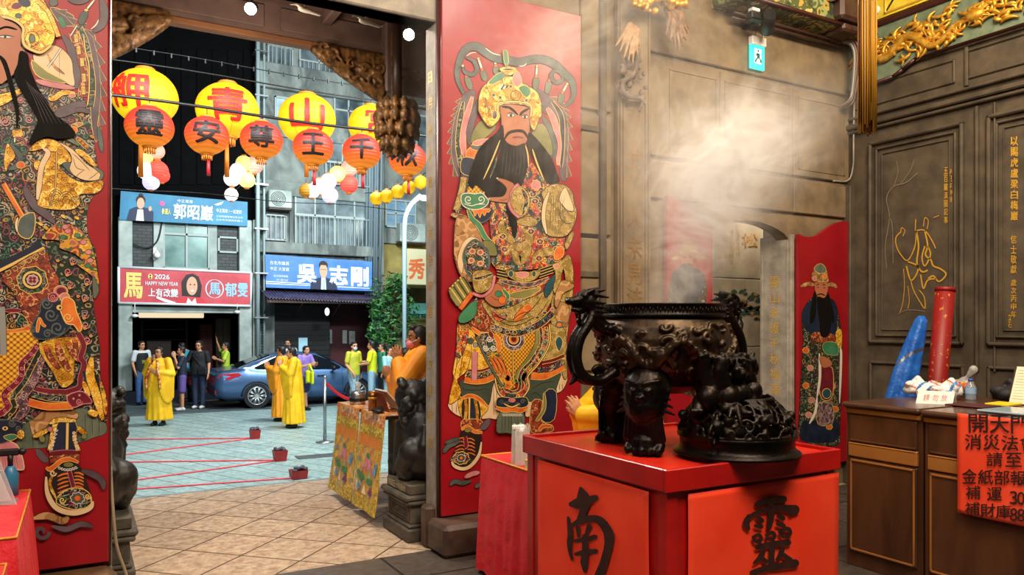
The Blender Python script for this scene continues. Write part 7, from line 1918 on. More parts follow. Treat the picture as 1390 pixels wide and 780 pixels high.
A.st('pink', [(1,300,590),(2,230,120),(205,300),(225,460)],55, 'gl'); A.st('pink', [(1,1040,700),(2,1110,100),(1150,300),(1150,540)],55, 'gl')
A.st('ribp', [(1,360,620),(2,310,60),(275,200),(270,340)],60, 'line'); A.st('rib', [(2,1000,60),(1060,180),(1110,320),(1110,480)],55, 'line')
A.poly('olive', [(2,390,100),(320,180),(288,260),(300,330),(420,275),(510,200),(530,130)]); A.poly('olive', [(2,880,190),(1000,130),(1085,300),(1085,450),(960,330)])
for a, b, c in (((205,285),(240,390),(288,520)),((360,215),(397,325),(432,435)),((515,185),(532,285),(540,375)),((940,290),(932,390),(925,520)),((1085,360),(1062,430),(1040,560)),((1240,465),(1192,550),(1168,655))):
    A.st('white', [(1,)+a, b],18, 'line', False); A.st('gg', [(1,)+b, ((b[0]+c[0])/2,(b[1]+c[1])/2), c],56, 'line'); A.circ('gl', (1,)+a, 14); A.circ('orange', (1,)+b, 16)
A.st('rib', [(1,215,560),(160,440),(150,330),(190,190),(250,110),(340,95),(430,150),(520,205),(640,225),(760,250),(900,222),(1010,225),(1110,270),(1200,350),(1280,430),(1305,530),(1285,620),(1215,690)],78, 'line')
A.st('rib', [(1,235,205),(310,235),(345,320),(300,372),(225,345),(205,300)],38, 'line'); A.st('rib', [(1,1210,360),(1120,335),(1080,390),(1125,450),(1190,430),(1190,385)],38, 'line')
A.st('white', [(1,240,190),(290,160),(340,155)],8); A.st('white', [(1,430,110),(500,160),(580,182)],10); A.st('white', [(1,760,290),(810,285),(835,262)],10)
for x, y in ((180,300),(300,110),(600,225),(900,225),(1240,420)): A.st('line', [(1, x-30, y+30),(x, y),(x+40, y+10)],6)
# trousers, boots and skirts
A.poly('cream', [(6,60,340),(190,270),(210,470),(100,430)]); A.poly('cream', [(6,490,80),(570,160),(590,320),(560,490),(470,492),(385,480),(470,260)]); A.poly('cream', [(6,830,320),(885,335),(880,455),(825,470)]); A.poly('cream', [(5,1170,600),(1245,660),(6,1200,205),(1125,232),(1130,60)])
for x in (100,140,510,540,1160,1190): A.st('line', [(6, x, 350 if x < 200 else 150),(x+3,440 if x < 200 else (460 if x < 600 else 210))],5)
A.poly('pant', [(5,200,690),(510,650),(6,500,180),(455,375),(345,300),(210,285),(180,190)]); A.poly('pant', [(5,860,660),(1165,600),(6,1130,200),(1125,325),(838,318),(850,150)])
for p in (((200,200),(300,215),(450,200)),((240,150),(350,170),(480,130)),((900,200),(1000,140),(1120,130)),((870,260),(930,240),(990,290))): A.st('line', [(6,)+p[0], p[1], p[2]],7)
A.poly('gold', [(6,160,310),(240,280),(250,500),(215,520),(170,420)]); A.poly('gold', [(6,340,300),(460,380),(400,470),(370,520),(340,470)])
A.poly('navy', [(6,215,285),(345,290),(375,510),(210,515)]); A.st('gl', [(6,272,290),(268,510)],16, 'line', False); A.st('goldb', [(6,232,300),(240,400),(228,505)],30, 'line', False); A.st('goldb', [(6,325,300),(345,400),(350,505)],30, 'line', False)
A.st('orange', [(6,185,300),(270,270),(350,290),(455,380)],32, 'gl'); A.poly('brown', [(6,208,505),(385,510),(385,600),(205,600)], 'gl')
A.st('ribp', [(6,385,600),(430,560),(470,500)],60, 'line')
A.poly('line', [(6,190,610),(280,640),(385,640),(392,760),(7,388,90),(355,220),(280,305),(200,330),(105,300),(98,220),(165,70),(6,175,720)]); A.st('cream', [(7,98,240),(115,300),(200,335),(285,305),(365,200),(390,70)],34, 'line')
A.st('maroon', [(6,225,670),(240,760),(7,220,120)],34, 'pink', False)
for k in range(5): y = 690+k*36; A.st('orange', [(6,150-k*9, y+20),(190, y-5),(222, y+8)],12, None); A.st('orange', [(6,250, y),(290, y+3),(325+k*2, y+25)],12, None)
A.circ('dark', (7,190,228),78,62, 'gl', 1,.08); A.circ('rib', (7,190,228),40,34, 'white'); A.circ('orange', (7,190,228),18)
for sx in (1,-1): A.spiral('rib', (7,190+sx*88,245),26,9,1.2, sx)
A.st('orange', [(6,190,605),(250,575),(320,620),(400,632)],30, 'gl'); A.circ('olive', (6,255,610),34,22)
A.st('rib', [(7,15,175),(60,115),(180,60)],44, 'line'); A.st('rib', [(7,30,80),(90,60),(170,30)],34, 'line')
A.st('rib', [(7,80,500),(125,460),(200,475),(290,455)],42, 'line'); A.st('pink', [(7,225,420),(300,385),(372,370)],46, 'line'); A.st('rib', [(7,330,520),(380,480)],36, 'line')
A.poly('brown', [(6,888,330),(1000,330),(1000,520),(1090,560),(1085,622),(885,630)], 'gl'); A.poly('navy', [(6,1020,232),(1130,232),(1112,500),(985,505)], 'gl'); A.st('olive', [(6,1010,240),(1010,400),(930,520)],26, 'gl'); A.st('orange', [(6,960,620),(1000,570),(1090,570)],30, 'gl')
# outer robe, left
A.poly('gold', [(5,165,90),(300,190),(330,300),(290,420),(250,600),(6,150,110),(190,210),(160,300),(66,342),(115,90),(5,105,620),(140,400)])
for p in (((170,300),(150,500),(120,700)),((230,300),(200,480),(170,700)),((200,350),(190,450),(140,560))): A.st('line', [(5,)+p[0], p[1], p[2]],6)
A.poly('red', [(5,165,100),(245,130),(260,260),(200,450),(130,470),(160,260)])
# right outer robe
A.poly('yel', [(4,1100,400),(1200,420),(1300,300),(1290,560),(5,1250,180),(1230,400),(1240,660),(1190,640),(1150,200),(1080,150)]); A.poly('tan', [(4,1120,590),(1240,600),(5,1260,60),(1230,170),(1140,130)])
# tassets
A.poly('yel', [(5,1055,140),(1150,180),(1215,200),(1222,440),(995,515),(1050,340)]); A.poly('teal', [(5,1160,265),(1195,320),(1160,415),(1120,320)], 'gl'); A.circ('orange', (5,1160,150),32,28, 'rib', 2)
A.st('orange', [(5,880,655),(1000,660),(1100,620),(1205,560)],62, 'gl', False); A.st('dark', [(5,940,600),(1080,580),(1200,510)],50, 'line', False); A.st('maroon', [(5,985,525),(1100,500),(1208,455)],30, 'gl', False)
A.poly('gold', [(5,300,250),(440,470),(525,640),(380,700),(225,690),(262,560),(292,400)]); A.st('orange', [(5,222,688),(300,705),(380,705),(450,690),(525,650)],56, 'gl', False); A.st('dark', [(5,240,640),(380,655),(505,605)],48, 'line', False); A.st('maroon', [(5,255,600),(380,605),(470,575)],22, 'gl', False)
A.st('pink', [(5,325,420),(322,560),(320,700)],52, 'line', False); A.circ('silver', (5,330,350),24); A.circ('rib', (5,280,310),34,30)
# front panel
A.poly('scale', [(5,515,220),(720,235),(965,190),(960,340),(845,520),(745,640),(725,780),(6,720,190),(640,210),(570,90),(5,560,600),(480,420)])
A.st('olive', [(5,940,210),(935,340),(850,490),(760,610),(735,700),(6,730,120)],34, 'line', False); A.st('red', [(5,1015,170),(1020,330),(930,500),(820,620),(790,700),(6,812,60),(842,180),(785,250),(700,275),(600,235),(565,130)],52, 'gl', False)
A.st('dark', [(5,975,190),(980,330),(895,490),(790,610),(762,700),(6,775,120),(760,210),(690,230),(620,200)],26, 'gl', False); A.st('gl', [(5,1062,150),(1065,340),(960,530),(850,660),(6,862,180),(800,280),(700,305),(580,260),(535,150),(5,525,640)],12, 'line', False)
A.st('gl', [(5,703,400),(705,600),(6,712,130)],10, 'line', False)
A.circ('mauve', (5,710,300),108, None, 'gl', 1,.03); A.circ('navy', (5,710,295),70, None, 'white', 1); A.circ('orange', (5,710,293),46, None, 'gl', 1); A.circ('maroon', (5,710,293),24)
# quiver and flame piece
A.poly('brown', [(4,350,560),(470,570),(5,505,170),(440,245),(300,205),(265,150),(270,20)]); A.circ('olive', (5,360,110),24)
A.st('orange', [(5,290,175),(380,240),(470,235)],34, 'gl')
A.poly('dark', [(5,355,265),(480,230),(555,290),(560,420),(440,460)], 'gl'); A.poly('multi', [(5,440,460),(560,425),(640,590),(6,690,60),(640,200),(590,150),(5,520,640)], 'line')
for c_ in ((470,290),(510,380),(430,380)): A.spiral('white', (5,)+c_, 32,9)
A.st('orange', [(5,515,250),(560,320),(560,420)],44, 'gl'); A.st('orange', [(5,640,590),(660,680),(6,640,90),(660,170),(620,180)],50, 'gl'); A.st('maroon', [(5,470,220),(500,270)],40, 'gl')
for k in range(3): A.st('orange', [(5,470+40*k, 470),(520+40*k, 540),(560+36*k, 640)],24, 'line')
A.st('gg', [(5,340,270),(440,490),(560,700),(6,600,180)],18, 'line', False)
# drapes over the belt
A.poly('yel', [(4,480,560),(640,520),(900,440),(1075,350),(1100,520),(1000,720),(5,940,110),(820,205),(700,222),(560,180),(440,20),(4,400,600)])
A.poly('red', [(4,540,380),(700,420),(900,430),(1050,350),(1010,470),(820,560),(640,640),(500,620)]); A.st('orange', [(4,880,610),(800,680),(720,770)],70, 'line'); A.st('red', [(4,640,700),(560,740),(500,660)],60, 'line'); A.circ('orange', (4,850,640),44,34, 'gl')
A.poly('olive', [(4,660,500),(940,440),(960,470),(820,545),(680,540)], 'gl')
for p in (((520,60),(700,120),(900,60)),((560,110),(700,160),(880,110)),((700,100),(780,40),(900,10)),((500,10),(560,70),(640,100))): A.st('line', [(5,)+p[0], p[1], p[2]],7)
for p in (((1000,500),(900,640),(740,760)),((1060,560),(960,700),(820,780))): A.st('line', [(4,)+p[0], p[1], p[2]],7)
A.st('dark', [(5,485,165),(590,205),(720,235),(850,200),(985,130),(1095,30)],64, 'gl', False)
for k in range(9): t_ = k/8; x = 500+590*t_; y = 185+60*math.sin(PI*min(1, t_*1.25))-165*max(0, t_-.35)*1.6; A.circ('mauve', (5, x, y-14),20,18, 'gl')
# torso
A.poly('red', [(3,480,230),(700,100),(860,20),(1000,20),(1090,120),(1060,300),(1060,560),(1215,600),(1205,780),(4,1190,150),(1080,230),(540,260),(3,490,620)])
for pts, wd in (([(3,620,770),(700,700),(800,690),(860,640),(850,560),(790,520)],80),([(3,600,430),(590,520),(680,620),(720,640)],70),([(4,700,60),(760,170),(820,120),(870,20)],90),([(4,900,200),(960,110),(1080,80),(1170,120)],80),([(3,960,620),(1040,590),(1000,560)],30)): A.st('yel', pts, wd, 'maroon')
A.poly('yel', [(3,735,450),(790,400),(880,390),(950,440),(900,490),(800,480)], 'line'); A.circ('white', (3,850,425),12,9); 
for c_ in ((600,590),(880,540),(970,640),(640,300),(900,170),(4,620,60),(4,960,150),(4,1130,60),(920,240)): A.circ('dark', (c_ if len(c_) == 3 else (3,)+c_),34,28, 'gl', .8,.1); A.circ('pink', (c_ if len(c_) == 3 else (3,)+c_),15)
A.poly('red', [(2,850,560),(900,520),(1010,700),(1040,780),(3,930,150),(3,780,100),(2,780,700)]); A.circ('pink', (3,930,80),44,50, 'gl', .8,.1)
# belt
for y in (262,290,318): A.st('line', [(4,545, y),(650, y+22)],22, 'gl', False); A.st('line', [(4,960, y+8),(1100, y-40)],20, 'gl', False)
A.poly('yel', [(4,625,262),(740,282),(860,282),(975,262),(945,340),(850,385),(750,380),(665,335)]); A.poly('pink', [(4,740,288),(855,288),(830,340),(765,338)], 'gl'); A.circ('teal', (4,682,302),24,34, 'gl'); A.circ('teal', (4,910,302),20,30, 'gl')
A.st('mauve', [(4,560,360),(720,400),(880,410),(1060,340)],40, 'gl')
# right hip knot
A.poly('yel', [(4,1090,215),(1180,170),(1255,110),(1300,250),(1292,390),(1230,400),(1200,250),(1150,480),(1100,470),(1120,300)]); A.circ('pink', (4,1135,225),28,22, 'gl'); A.poly('teal', [(4,1118,305),(1015,430),(1028,535),(1095,450)]); A.poly('tan', [(4,1180,370),(1300,400),(1290,450),(1200,500),(1140,640),(1110,560)])
A.poly('yel', [(3,1215,660),(1275,550),(1310,570),(4,1240,60)])
A.poly('orange', [(4,1120,60),(1190,30),(1205,110),(1150,160),(1110,150)], 'gl')
# beard side locks, shoulder and arm
A.poly('dark', [(2,240,450),(340,380),(480,280),(560,330),(500,700),(3,440,130),(240,160),(190,330),(130,330),(2,190,640)]); A.poly('orange', [(2,235,455),(262,375),(350,360),(380,450),(330,492)], 'gl'); A.poly('pink', [(2,300,335),(350,290),(480,280),(420,350)], 'gl'); A.st('rib', [(2,280,350),(350,372),(420,340)],40, 'gl'); A.poly('navy', [(2,205,465),(340,495),(300,640),(188,605)], 'gl')
A.st('yel', [(2,215,660),(3,200,120),(160,260),(140,330)],60, 'line', False); A.poly('scale', [(3,330,60),(420,130),(400,180),(250,160),(270,90)], 'line')
# helmet
A.poly('goldb', [(1,358,720),(365,600),(400,500),(470,450),(560,480),(720,490),(800,470),(880,500),(950,560),(982,650),(985,780),(2,965,80),(920,192),(880,160),(862,60),(1,862,690),(700,664),(580,678),(2,578,60),(530,130),(470,162),(410,95),(368,20)], 'line', .9)
A.st('gl', [(1,560,780),(562,660),(700,640),(870,668),(880,780)],16, 'line', False)
A.poly('goldb', [(1,440,470),(520,400),(600,440),(720,430),(850,480),(880,560),(860,640),(700,625),(560,640),(500,600)], 'line', .8)
A.poly('green', [(1,460,450),(540,370),(620,345),(640,410),(560,440),(500,470)], 'gl'); A.poly('green', [(1,760,500),(830,480),(880,540),(840,600),(790,560)], 'gl')
for k in range(4): A.st('line' if k % 2 else 'white', [(1,560+24*k, 530-8*k),(600+24*k, 470-8*k)],16, None, False)
A.poly('goldb', [(1,600,400),(700,395),(690,460),(620,480)], 'line'); A.poly('goldb', [(1,570,315),(640,290),(735,308),(742,335),(690,375),(640,380),(590,345)], 'line'); A.circ('line', (1,655,322),60,10, 'gl')
A.poly('pink', [(1,695,410),(745,335),(792,440),(750,492),(710,470)], 'gl'); A.st('green', [(1,622,128),(632,200),(640,285)],40, 'gl')
for c_ in ((510,575),(575,600),(835,628),(680,490)): A.circ('teal', (1,)+c_, 18, None, 'gl', .8)
A.circ('goldb', (1,730,580),50, None, 'line', .9); A.circ('goldb', (1,730,580),28, None, 'line'); A.circ('mauve', (2,520,40),26,46, 'gl', 1)
for k in range(5): A.st('line', [(1,400+24*k, 560+30*k),(430+20*k, 700),(2,440+24*k, 60)],4)
# face
A.poly('skin', [(1,582,682),(700,668),(860,702),(2,864,60),(866,220),(820,330),(740,352),(660,330),(600,240),(585,60)], 'line')
A.st('beard', [(1,590,690),(670,702),(752,772)],26); A.st('beard', [(1,862,708),(800,742),(768,780)],26)
A.circ('white', (2,680,46),36,16, 'line'); A.circ('line', (2,682,46),13); A.circ('white', (2,822,62),30,15, 'line'); A.circ('line', (2,820,62),12)
A.st('line', [(2,640,30),(685,18),(725,50)],7); A.st('line', [(2,785,50),(825,38),(856,60)],7); A.st('orange', [(2,735,60),(722,120),(700,155),(740,185),(795,172)],8); A.st('orange', [(2,640,100),(660,130)],6)
A.st('maroon', [(2,695,268),(750,262),(806,270)],20); A.st('beard', [(2,615,290),(660,222),(740,200),(810,212),(852,280)],30)
# beard
A.poly('beard', [(2,602,140),(540,215),(430,305),(352,400),(300,540),(255,700),(300,775),(3,340,80),(430,150),(2,480,640),(550,430),(610,300)], None)
A.poly('beard', [(2,600,290),(560,470),(500,620),(430,760),(3,430,130),(480,205),(560,190),(625,240),(640,340),(690,510),(722,610),(748,480),(712,330),(720,160),(2,780,760),(840,600),(845,440),(822,325),(740,348),(660,328)], None)
A.poly('beard', [(2,852,225),(900,240),(1000,350),(1090,480),(1135,600),(1165,700),(1090,722),(1030,700),(960,570),(890,440),(850,350)], None)
A.st('gl', [(2,575,290),(500,480),(410,680)],14); A.st('gl', [(2,895,380),(940,520),(1010,690)],16); A.st('gl', [(2,825,340),(848,430),(858,560)],12)
for k in range(7): A.st('rib', [(2,620+30*k, 370),(600+36*k, 520),(590+34*k, 640)],3)
# raised hand and cuff
A.poly('yel', [(3,735,85),(830,130),(875,230),(850,345),(775,402),(700,330),(676,220)]); A.st('dark', [(3,790,120),(835,230),(800,370)],40, 'gl'); A.st('pink', [(3,760,72),(690,130),(660,230),(690,330),(765,402)],26, 'maroon', False)
A.poly('skin', [(3,532,5),(560,10),(640,30),(715,75),(672,150),(660,245),(600,252),(475,235),(455,215),(470,200),(600,192),(640,120),(600,65),(545,28)], 'line'); A.st('line', [(3,560,225),(610,228),(650,215)],5); A.circ('white', (3,548,12),12,8); A.circ('white', (3,470,215),11,8)
# wide right sleeve
A.poly('yel', [(3,985,155),(1070,80),(1190,72),(1285,140),(1310,270),(1335,340),(1312,470),(1230,582),(1110,592),(1030,560),(1000,400),(1010,250)], 'line', 1)
A.poly('cream', [(3,1160,215),(1215,100),(1260,180),(1305,320),(1250,345),(1200,300)]); A.st('cream', [(3,1058,150),(1015,280),(1005,420),(1035,560)],36, 'line'); A.st('line', [(3,1160,320),(1170,400),(1230,460),(1310,450)],8); A.st('line', [(3,1180,260),(1240,330),(1330,345)],8)
for k in range(6): A.st('line', [(3,1075+28*k, 150+10*k),(1080+22*k, 300),(1060+32*k, 560-18*k)],4)
# sceptre and purse
A.poly('navy', [(3,300,325),(490,310),(485,390),(400,452),(320,415)], 'rib', 1.6); A.poly('orange', [(3,300,325),(470,315),(460,350),(440,345),(420,385),(395,350),(375,405),(350,350),(325,390),(310,345)], 'gl')
A.st('green', [(3,255,320),(300,420),(365,480),(430,600),(520,670)],46, 'gl'); A.poly('green', [(3,188,225),(200,172),(262,160),(325,168),(395,160),(440,205),(462,240),(430,290),(350,322),(265,315),(208,282)], 'white', 1)
A.spiral('white', (3,262,222),42,8,1.3,1,1); A.spiral('white', (3,385,222),42,8,1.3,-1,2); A.st('white', [(3,215,262),(290,285),(350,270),(430,270)],8)
A.poly('olive', [(3,400,640),(500,640),(540,720),(4,540,120),(470,120),(3,430,760)]); A.st('tan', [(3,90,372),(170,385),(250,400)],46, 'line')
# lower left sleeve
A.poly('tan', [(3,140,410),(250,400),(375,560),(440,780),(4,480,150),(460,250),(300,380),(190,330),(125,150),(3,118,650)], 'line'); A.poly('cream', [(3,200,660),(290,590),(380,640),(4,240,60),(200,300),(150,180)], 'line')
A.poly('dark', [(3,250,680),(330,620),(410,690),(4,455,80),(460,240),(340,330),(260,310),(215,180),(3,215,760)], 'rib', 3)
for c_ in ((4,300,80),(4,380,90),(4,290,170),(4,380,200)): A.circ('pink', c_, 30,26, 'gl', .8,.12); A.circ('orange', c_, 10)
# quiver slats
A.poly('olive', [(4,65,470),(200,335),(300,480),(185,645)], 'line')
for k in range(6): A.st('line' if k % 2 else 'gl', [(4,90+24*k, 450-24*k),(205+19*k, 615-28*k)],12, None, False)
for k in range(5): A.circ('gl', (4,80+26*k, 445-26*k),12)
A.st('orange', [(4,180,650),(300,490)],44, 'line', False); A.st('silver', [(4,220,692),(345,545)],16, 'line', False); A.poly('green', [(4,180,700),(330,560),(340,700),(250,780),(170,780)], 'line')
A.poly('skin', [(4,425,530),(470,450),(545,395),(610,450),(655,550),(620,612),(520,628),(440,575)], 'line'); A.st('line', [(4,480,520),(540,560),(600,560)],5); A.circ('green', (4,560,500),36,30, 'line'); A.st('green', [(4,600,455),(650,520),(640,560)],34, 'gl'); A.circ('orange', (4,595,560),36,40, 'line')
A.poly('yel', [(4,298,320),(350,268),(470,270),(508,330),(490,430),(400,492),(322,468)]); A.st('dark', [(4,305,350),(400,340),(500,300)],30, 'gl'); A.st('pink', [(4,300,492),(400,522),(490,450),(520,320)],26, 'maroon', False)
# lion buckle and tassel
A.poly('gg', [(6,580,420),(800,420),(812,630),(760,622),(700,645),(640,636),(538,622)], 'line')
for k in range(7): A.st('line', [(6,600+30*k, 440),(590+33*k, 620)],4); A.spiral('white', (6,610+28*k, 455),16,4)
A.poly('navy', [(6,552,285),(700,290),(835,285),(830,380),(560,392)], 'gl'); A.circ('pink', (6,692,312),38,26, 'line')
for c_, g in (((590,325),1),(800,325) and ((800,325),-1),((640,350),-1),((750,350),1)): A.spiral('rib', (6,)+c_, 26,9,1.4, g)
A.st('orange', [(6,535,385),(620,410),(700,400),(780,412),(845,385)],44, 'gl'); A.st('gl', [(6,610,345),(690,380),(770,345)],14, 'line')
A.done('painted_warrior', leafR)

# ---------- left leaf: dark armoured general
L = Paint(YL, .11536,(0,0,80,165,250,335,420,505,590),0)
L.poly('gg', [(7,300,450),(600,440),(960,420),(1120,430),(1255,620),(1235,725),(1100,770),(8,960,85),(560,150),(385,160),(230,160),(190,60),(7,280,600)])
for x in (380,1000,1080,1160): L.st('line', [(7 if x > 900 else 8, x, 480 if x > 900 else 0),(7 if x > 900 else 8, x+10,740 if x > 900 else 150)],6)
L.poly('tan', [(7,350,450),(860,450),(900,560),(640,560),(500,700),(400,760),(350,620)])
L.st('ribp', [(8,430,170),(500,260),(570,310)],80, 'line')
# body base
L.poly('dark', [(2,-60,300),(250,250),(500,320),(900,400),(1080,640),(3,1110,230),(1150,520),(1200,620),(1195,700),(4,1195,60),(1100,140),(1030,300),(1030,560),(1085,700),(5,1130,80),(1160,420),(1105,600),(1112,780),(6,1142,220),(1180,700),(7,1190,60),(1250,350),(1245,600),(1000,420),(600,400),(300,600),(-60,560)], 'line')
L.poly('dkgreen', [(4,560,700),(900,560),(1080,700),(5,1130,80),(1160,420),(1105,600),(1112,780),(6,1142,220),(1175,560),(1000,540),(960,250),(800,0),(5,620,240)], 'line')
# flags and ribbons
L.poly('ribp', [(1,600,80),(860,180),(870,300),(1100,390),(1130,560),(1170,740),(2,1190,240),(1190,450),(1170,630),(1150,780),(3,1190,90),(1130,240),(1080,50),(2,1060,500),(1040,100),(1,1000,600),(900,330),(740,300),(650,200)], 'gl')
L.zig('ribp', [(1,640,110),(780,200),(900,320),(1060,370),(1110,520),(1160,720),(2,1180,250),(1185,450),(1165,640),(3,1170,60)],10,75)
L.st('green', [(1,700,200),(760,330)],60, 'rib'); L.st('dkgreen', [(1,930,320),(1000,480),(1040,660),(2,1080,200),(1085,400),(1060,560)],70, 'gl', False)
for k in range(12): L.spiral('rib', (1,950+11*k, 360+72*k),24,8,1.3,-1)
L.st('rib', [(3,1160,60),(1180,200),(1200,360)],50, 'line')
L.st('brown', [(1,870,380),(930,580),(2,965,100),(985,280),(975,450)],110, 'gl', False)
for (r, x, y) in ((1,895,450),(1,925,590),(1,965,730),(2,985,220),(2,980,370)): L.poly('gl', [(r, x-28, y-45),(x+22, y-50),(x+30, y+45),(x-20, y+50)], 'line', .8,0); L.poly('gold', [(r, x-12, y-28),(x+10, y-30),(x+14, y+26),(x-8, y+28)], 'line', .5,0)
L.st('gl', [(1,985,420),(1005,600),(2,1045,60),(1050,350),(1030,540)],14, 'line', False)
L.st('ribp', [(1,740,420),(830,560),(870,760),(2,905,180),(900,350)],90, 'line')
L.poly('cream', [(1,390,640),(480,620),(610,530),(740,580),(840,700),(2,860,150),(872,320),(700,240),(500,150),(415,60)]); L.st('tan', [(1,560,640),(640,780),(2,760,180)],40); L.st('line', [(1,700,600),(2,700,220)],4)
L.poly('olive', [(2,375,10),(420,180),(600,262),(790,275),(560,150)], 'gl', 1.2); L.st('pink', [(2,420,250),(600,298),(880,345)],62, 'line')
L.st('white', [(1,720,570),(640,690),(560,790)],16, 'line', False); L.st('white', [(1,905,300),(830,420)],14, 'line', False)
L.st('ribp', [(1,1190,-20),(1225,130),(1205,270),(1100,375)],92, 'line'); L.st('ribp', [(1,800,-10),(930,20),(1060,-20)],60, 'line'); L.st('white', [(1,1160,230),(1130,290),(1070,345)],14)
L.st('rib', [(1,1020,130),(975,210),(950,290)],80, 'line'); L.st('white', [(1,1110,0),(1060,60),(1020,110)],22, 'line'); L.circ('gl', (1,1015,118),26,18); L.st('rib', [(1,620,-10),(640,70)],90, 'line')
# collar, torso ornaments
L.st('cream', [(2,-40,270),(100,215),(215,150)],26, 'line'); L.st('rib', [(2,-40,330),(80,300),(220,220)],40, 'line'); L.poly('goldb', [(2,-60,560),(-60,440),(170,370),(330,285),(345,340),(200,440),(60,530)], 'line', 1)
L.st('gold', [(2,570,465),(640,460),(740,395),(880,400)],62, 'line'); L.circ('pink', (2,850,430),40,24, 'gl'); L.spiral('pink', (2,240,480),42,12); L.spiral('rib', (2,320,590),52,14); L.spiral('pink', (2,340,710),44,12); L.spiral('rib', (2,60,610),50,14); L.spiral('pink', (2,60,730),60,14)
L.poly('gold', [(3,145,100),(250,90),(265,170),(160,185)], 'line'); L.st('white', [(3,175,190),(172,245)],18, 'line'); L.st('maroon', [(3,180,180),(280,210),(300,290)],18, 'pink')
L.poly('gold', [(3,60,330),(95,255),(180,400),(110,500),(70,590),(45,480)], 'line'); L.st('rib', [(3,130,270),(240,420),(200,520),(100,560)],60, 'line'); L.circ('orange', (3,245,510),50,40, 'gl')
L.st('tan', [(3,900,120),(860,60),(980,20)],50, 'gl'); L.circ('orange', (3,865,100),48,44, 'gl'); L.st('scale', [(3,900,190),(980,260),(1030,320)],50, 'gl')
L.st('ribp', [(2,640,660),(820,590),(1010,530)],120, 'line'); L.st('ribp', [(2,880,600),(980,600),(1060,630)],50, 'line')
L.circ('gold', (3,440,510),44,60, 'line')
L.st('ribp', [(3,290,760),(4,330,120),(420,260),(540,350),(640,450)],90, 'line')
# sleeve
L.poly('goldb', [(3,335,330),(440,225),(560,198),(680,235),(800,355),(842,470),(700,512),(790,620),(880,680),(1000,715),(1205,690),(4,1200,55),(1110,112),(940,120),(945,220),(870,290),(700,302),(445,252),(480,90),(3,520,560),(560,380),(520,320),(400,345)], 'line', 1)
L.st('gold', [(3,890,330),(1000,400),(1125,525)],64, 'line'); L.st('gg', [(3,620,198),(780,190),(935,280)],46, 'line'); L.poly('cream', [(3,690,240),(860,330),(1000,480),(1090,540),(1175,600),(1165,680),(1000,690),(860,622),(808,520),(845,470),(820,365)]); L.poly('rib', [(3,730,490),(830,485),(815,560),(860,625),(800,580)], 'line')
L.st('gg', [(3,1100,530),(1200,610),(1172,692)],30, 'line')
for p in (((850,370),(960,470),(1060,580)),((860,420),(900,540),(1000,570)),((990,570),(920,620),(900,650)),((1160,590),(1100,640),(1040,680))): L.st('line', [(3,)+p[0], p[1], p[2]],7)
L.st('cream', [(3,510,318),(565,370),(490,530),(460,760),(4,440,180)],62, 'line'); L.st('gl', [(3,665,360),(660,600),(4,650,60),(590,250)],10, 'line', False)
for (x, y, r) in ((660,150,90),(780,180,100),(640,250,70),(880,200,60)): 
    for q in (1,.7,.4): L.st('line', [(4, x-r*q, y+20),(x-r*q*.7, y-r*q*.6),(x, y-r*q),(x+r*q*.7, y-r*q*.6),(x+r*q, y+20)],6)
# sword, scabbard, quilted panel
L.st('orange', [(4,40,-10),(150,180),(265,380)],62, 'line', False); L.st('gl', [(4,60,-10),(170,180),(280,370)],10, None, False); L.poly('rib', [(4,235,400),(400,335),(405,540),(335,640),(215,580)], 'gl', 1.2); L.st('cream', [(4,210,390),(190,470),(205,560)],26, 'line')
for c_ in ((3,1060,160),(4,720,360),(4,880,380),(4,450,450),(4,520,500)): L.st('gold', [c_, (c_[1]+50, c_[2]+30)],34, 'line')
L.st('navy', [(5,-20,230),(250,100),(490,-30)],76, 'line', False); L.st('gl', [(5,-20,285),(250,150),(520,10)],34, 'line', False)
L.poly('brown', [(5,25,330),(500,40),(600,220),(700,450),(6,460,90),(430,380),(250,0),(5,150,520)], 'line', 1.2)
for k in range(6):
    x, y = 60+80*k, 330-48*k; L.st('gl', [(5, x, y-30),(x+50, y-60),(x+70, y-20),(x+30, y+4),(x+22, y-16)],8, 'line', False, n=2)
for k in range(3): x, y = 110+30*k, 400+70*k; L.st('gl', [(5, x-30, y-30),(x+20, y-40),(x+30, y+10),(x-5, y+15)],8, 'line', False, n=2)
L.circ('dkgreen', (5,378,390),178,160, 'gl', 1,.05)
for k in range(12): a = k*PI/6; L.spiral('gg', (5,378+146*math.cos(a),390+132*math.sin(a)),26,8,1.2)
L.circ('gl', (5,380,386),120,108, 'line', 1); L.circ('line', (5,382,386),92,80, 'gl'); L.circ('pink', (5,382,386),66,58, 'white', .6,.08)
for k in range(4): a = k*PI/2+.8; L.circ('maroon', (5,382+30*math.cos(a),386+26*math.sin(a)),17,15)
# flowered band
L.poly('multi', [(4,495,640),(560,540),(640,470),(760,460),(900,500),(1030,620),(1100,780),(5,1165,400),(1155,460),(1080,340),(900,200),(1000,190),(880,80),(700,10),(4,700,660)], 'line'); L.poly('gg', [(5,880,130),(1000,180),(920,200)]); L.poly('gg', [(5,1090,340),(1160,470),(1150,560),(1100,600)])
for c_ in ((4,770,500),(4,800,550),(4,980,680),(5,1060,160),(5,1040,60)): L.circ('pink', c_, 40,30, 'maroon', .8,.1)
for c_ in ((4,910,600),(4,740,620),(5,1030,220)): L.circ('green', c_, 36,26, 'line', .6,.15)
for c_ in ((5,800,290),(5,1030,400),(5,830,440),(5,930,540),(5,1000,590),(5,860,160),(6,1000,60),(6,1010,180),(6,1080,270),(5,690,120),(6,1030,360)): L.spiral('pink' if c_[1] % 3 else 'rib', c_, 48,11,1.5); L.circ('orange', (c_[0], c_[1]-10, c_[2]+40),16,14, 'gl')
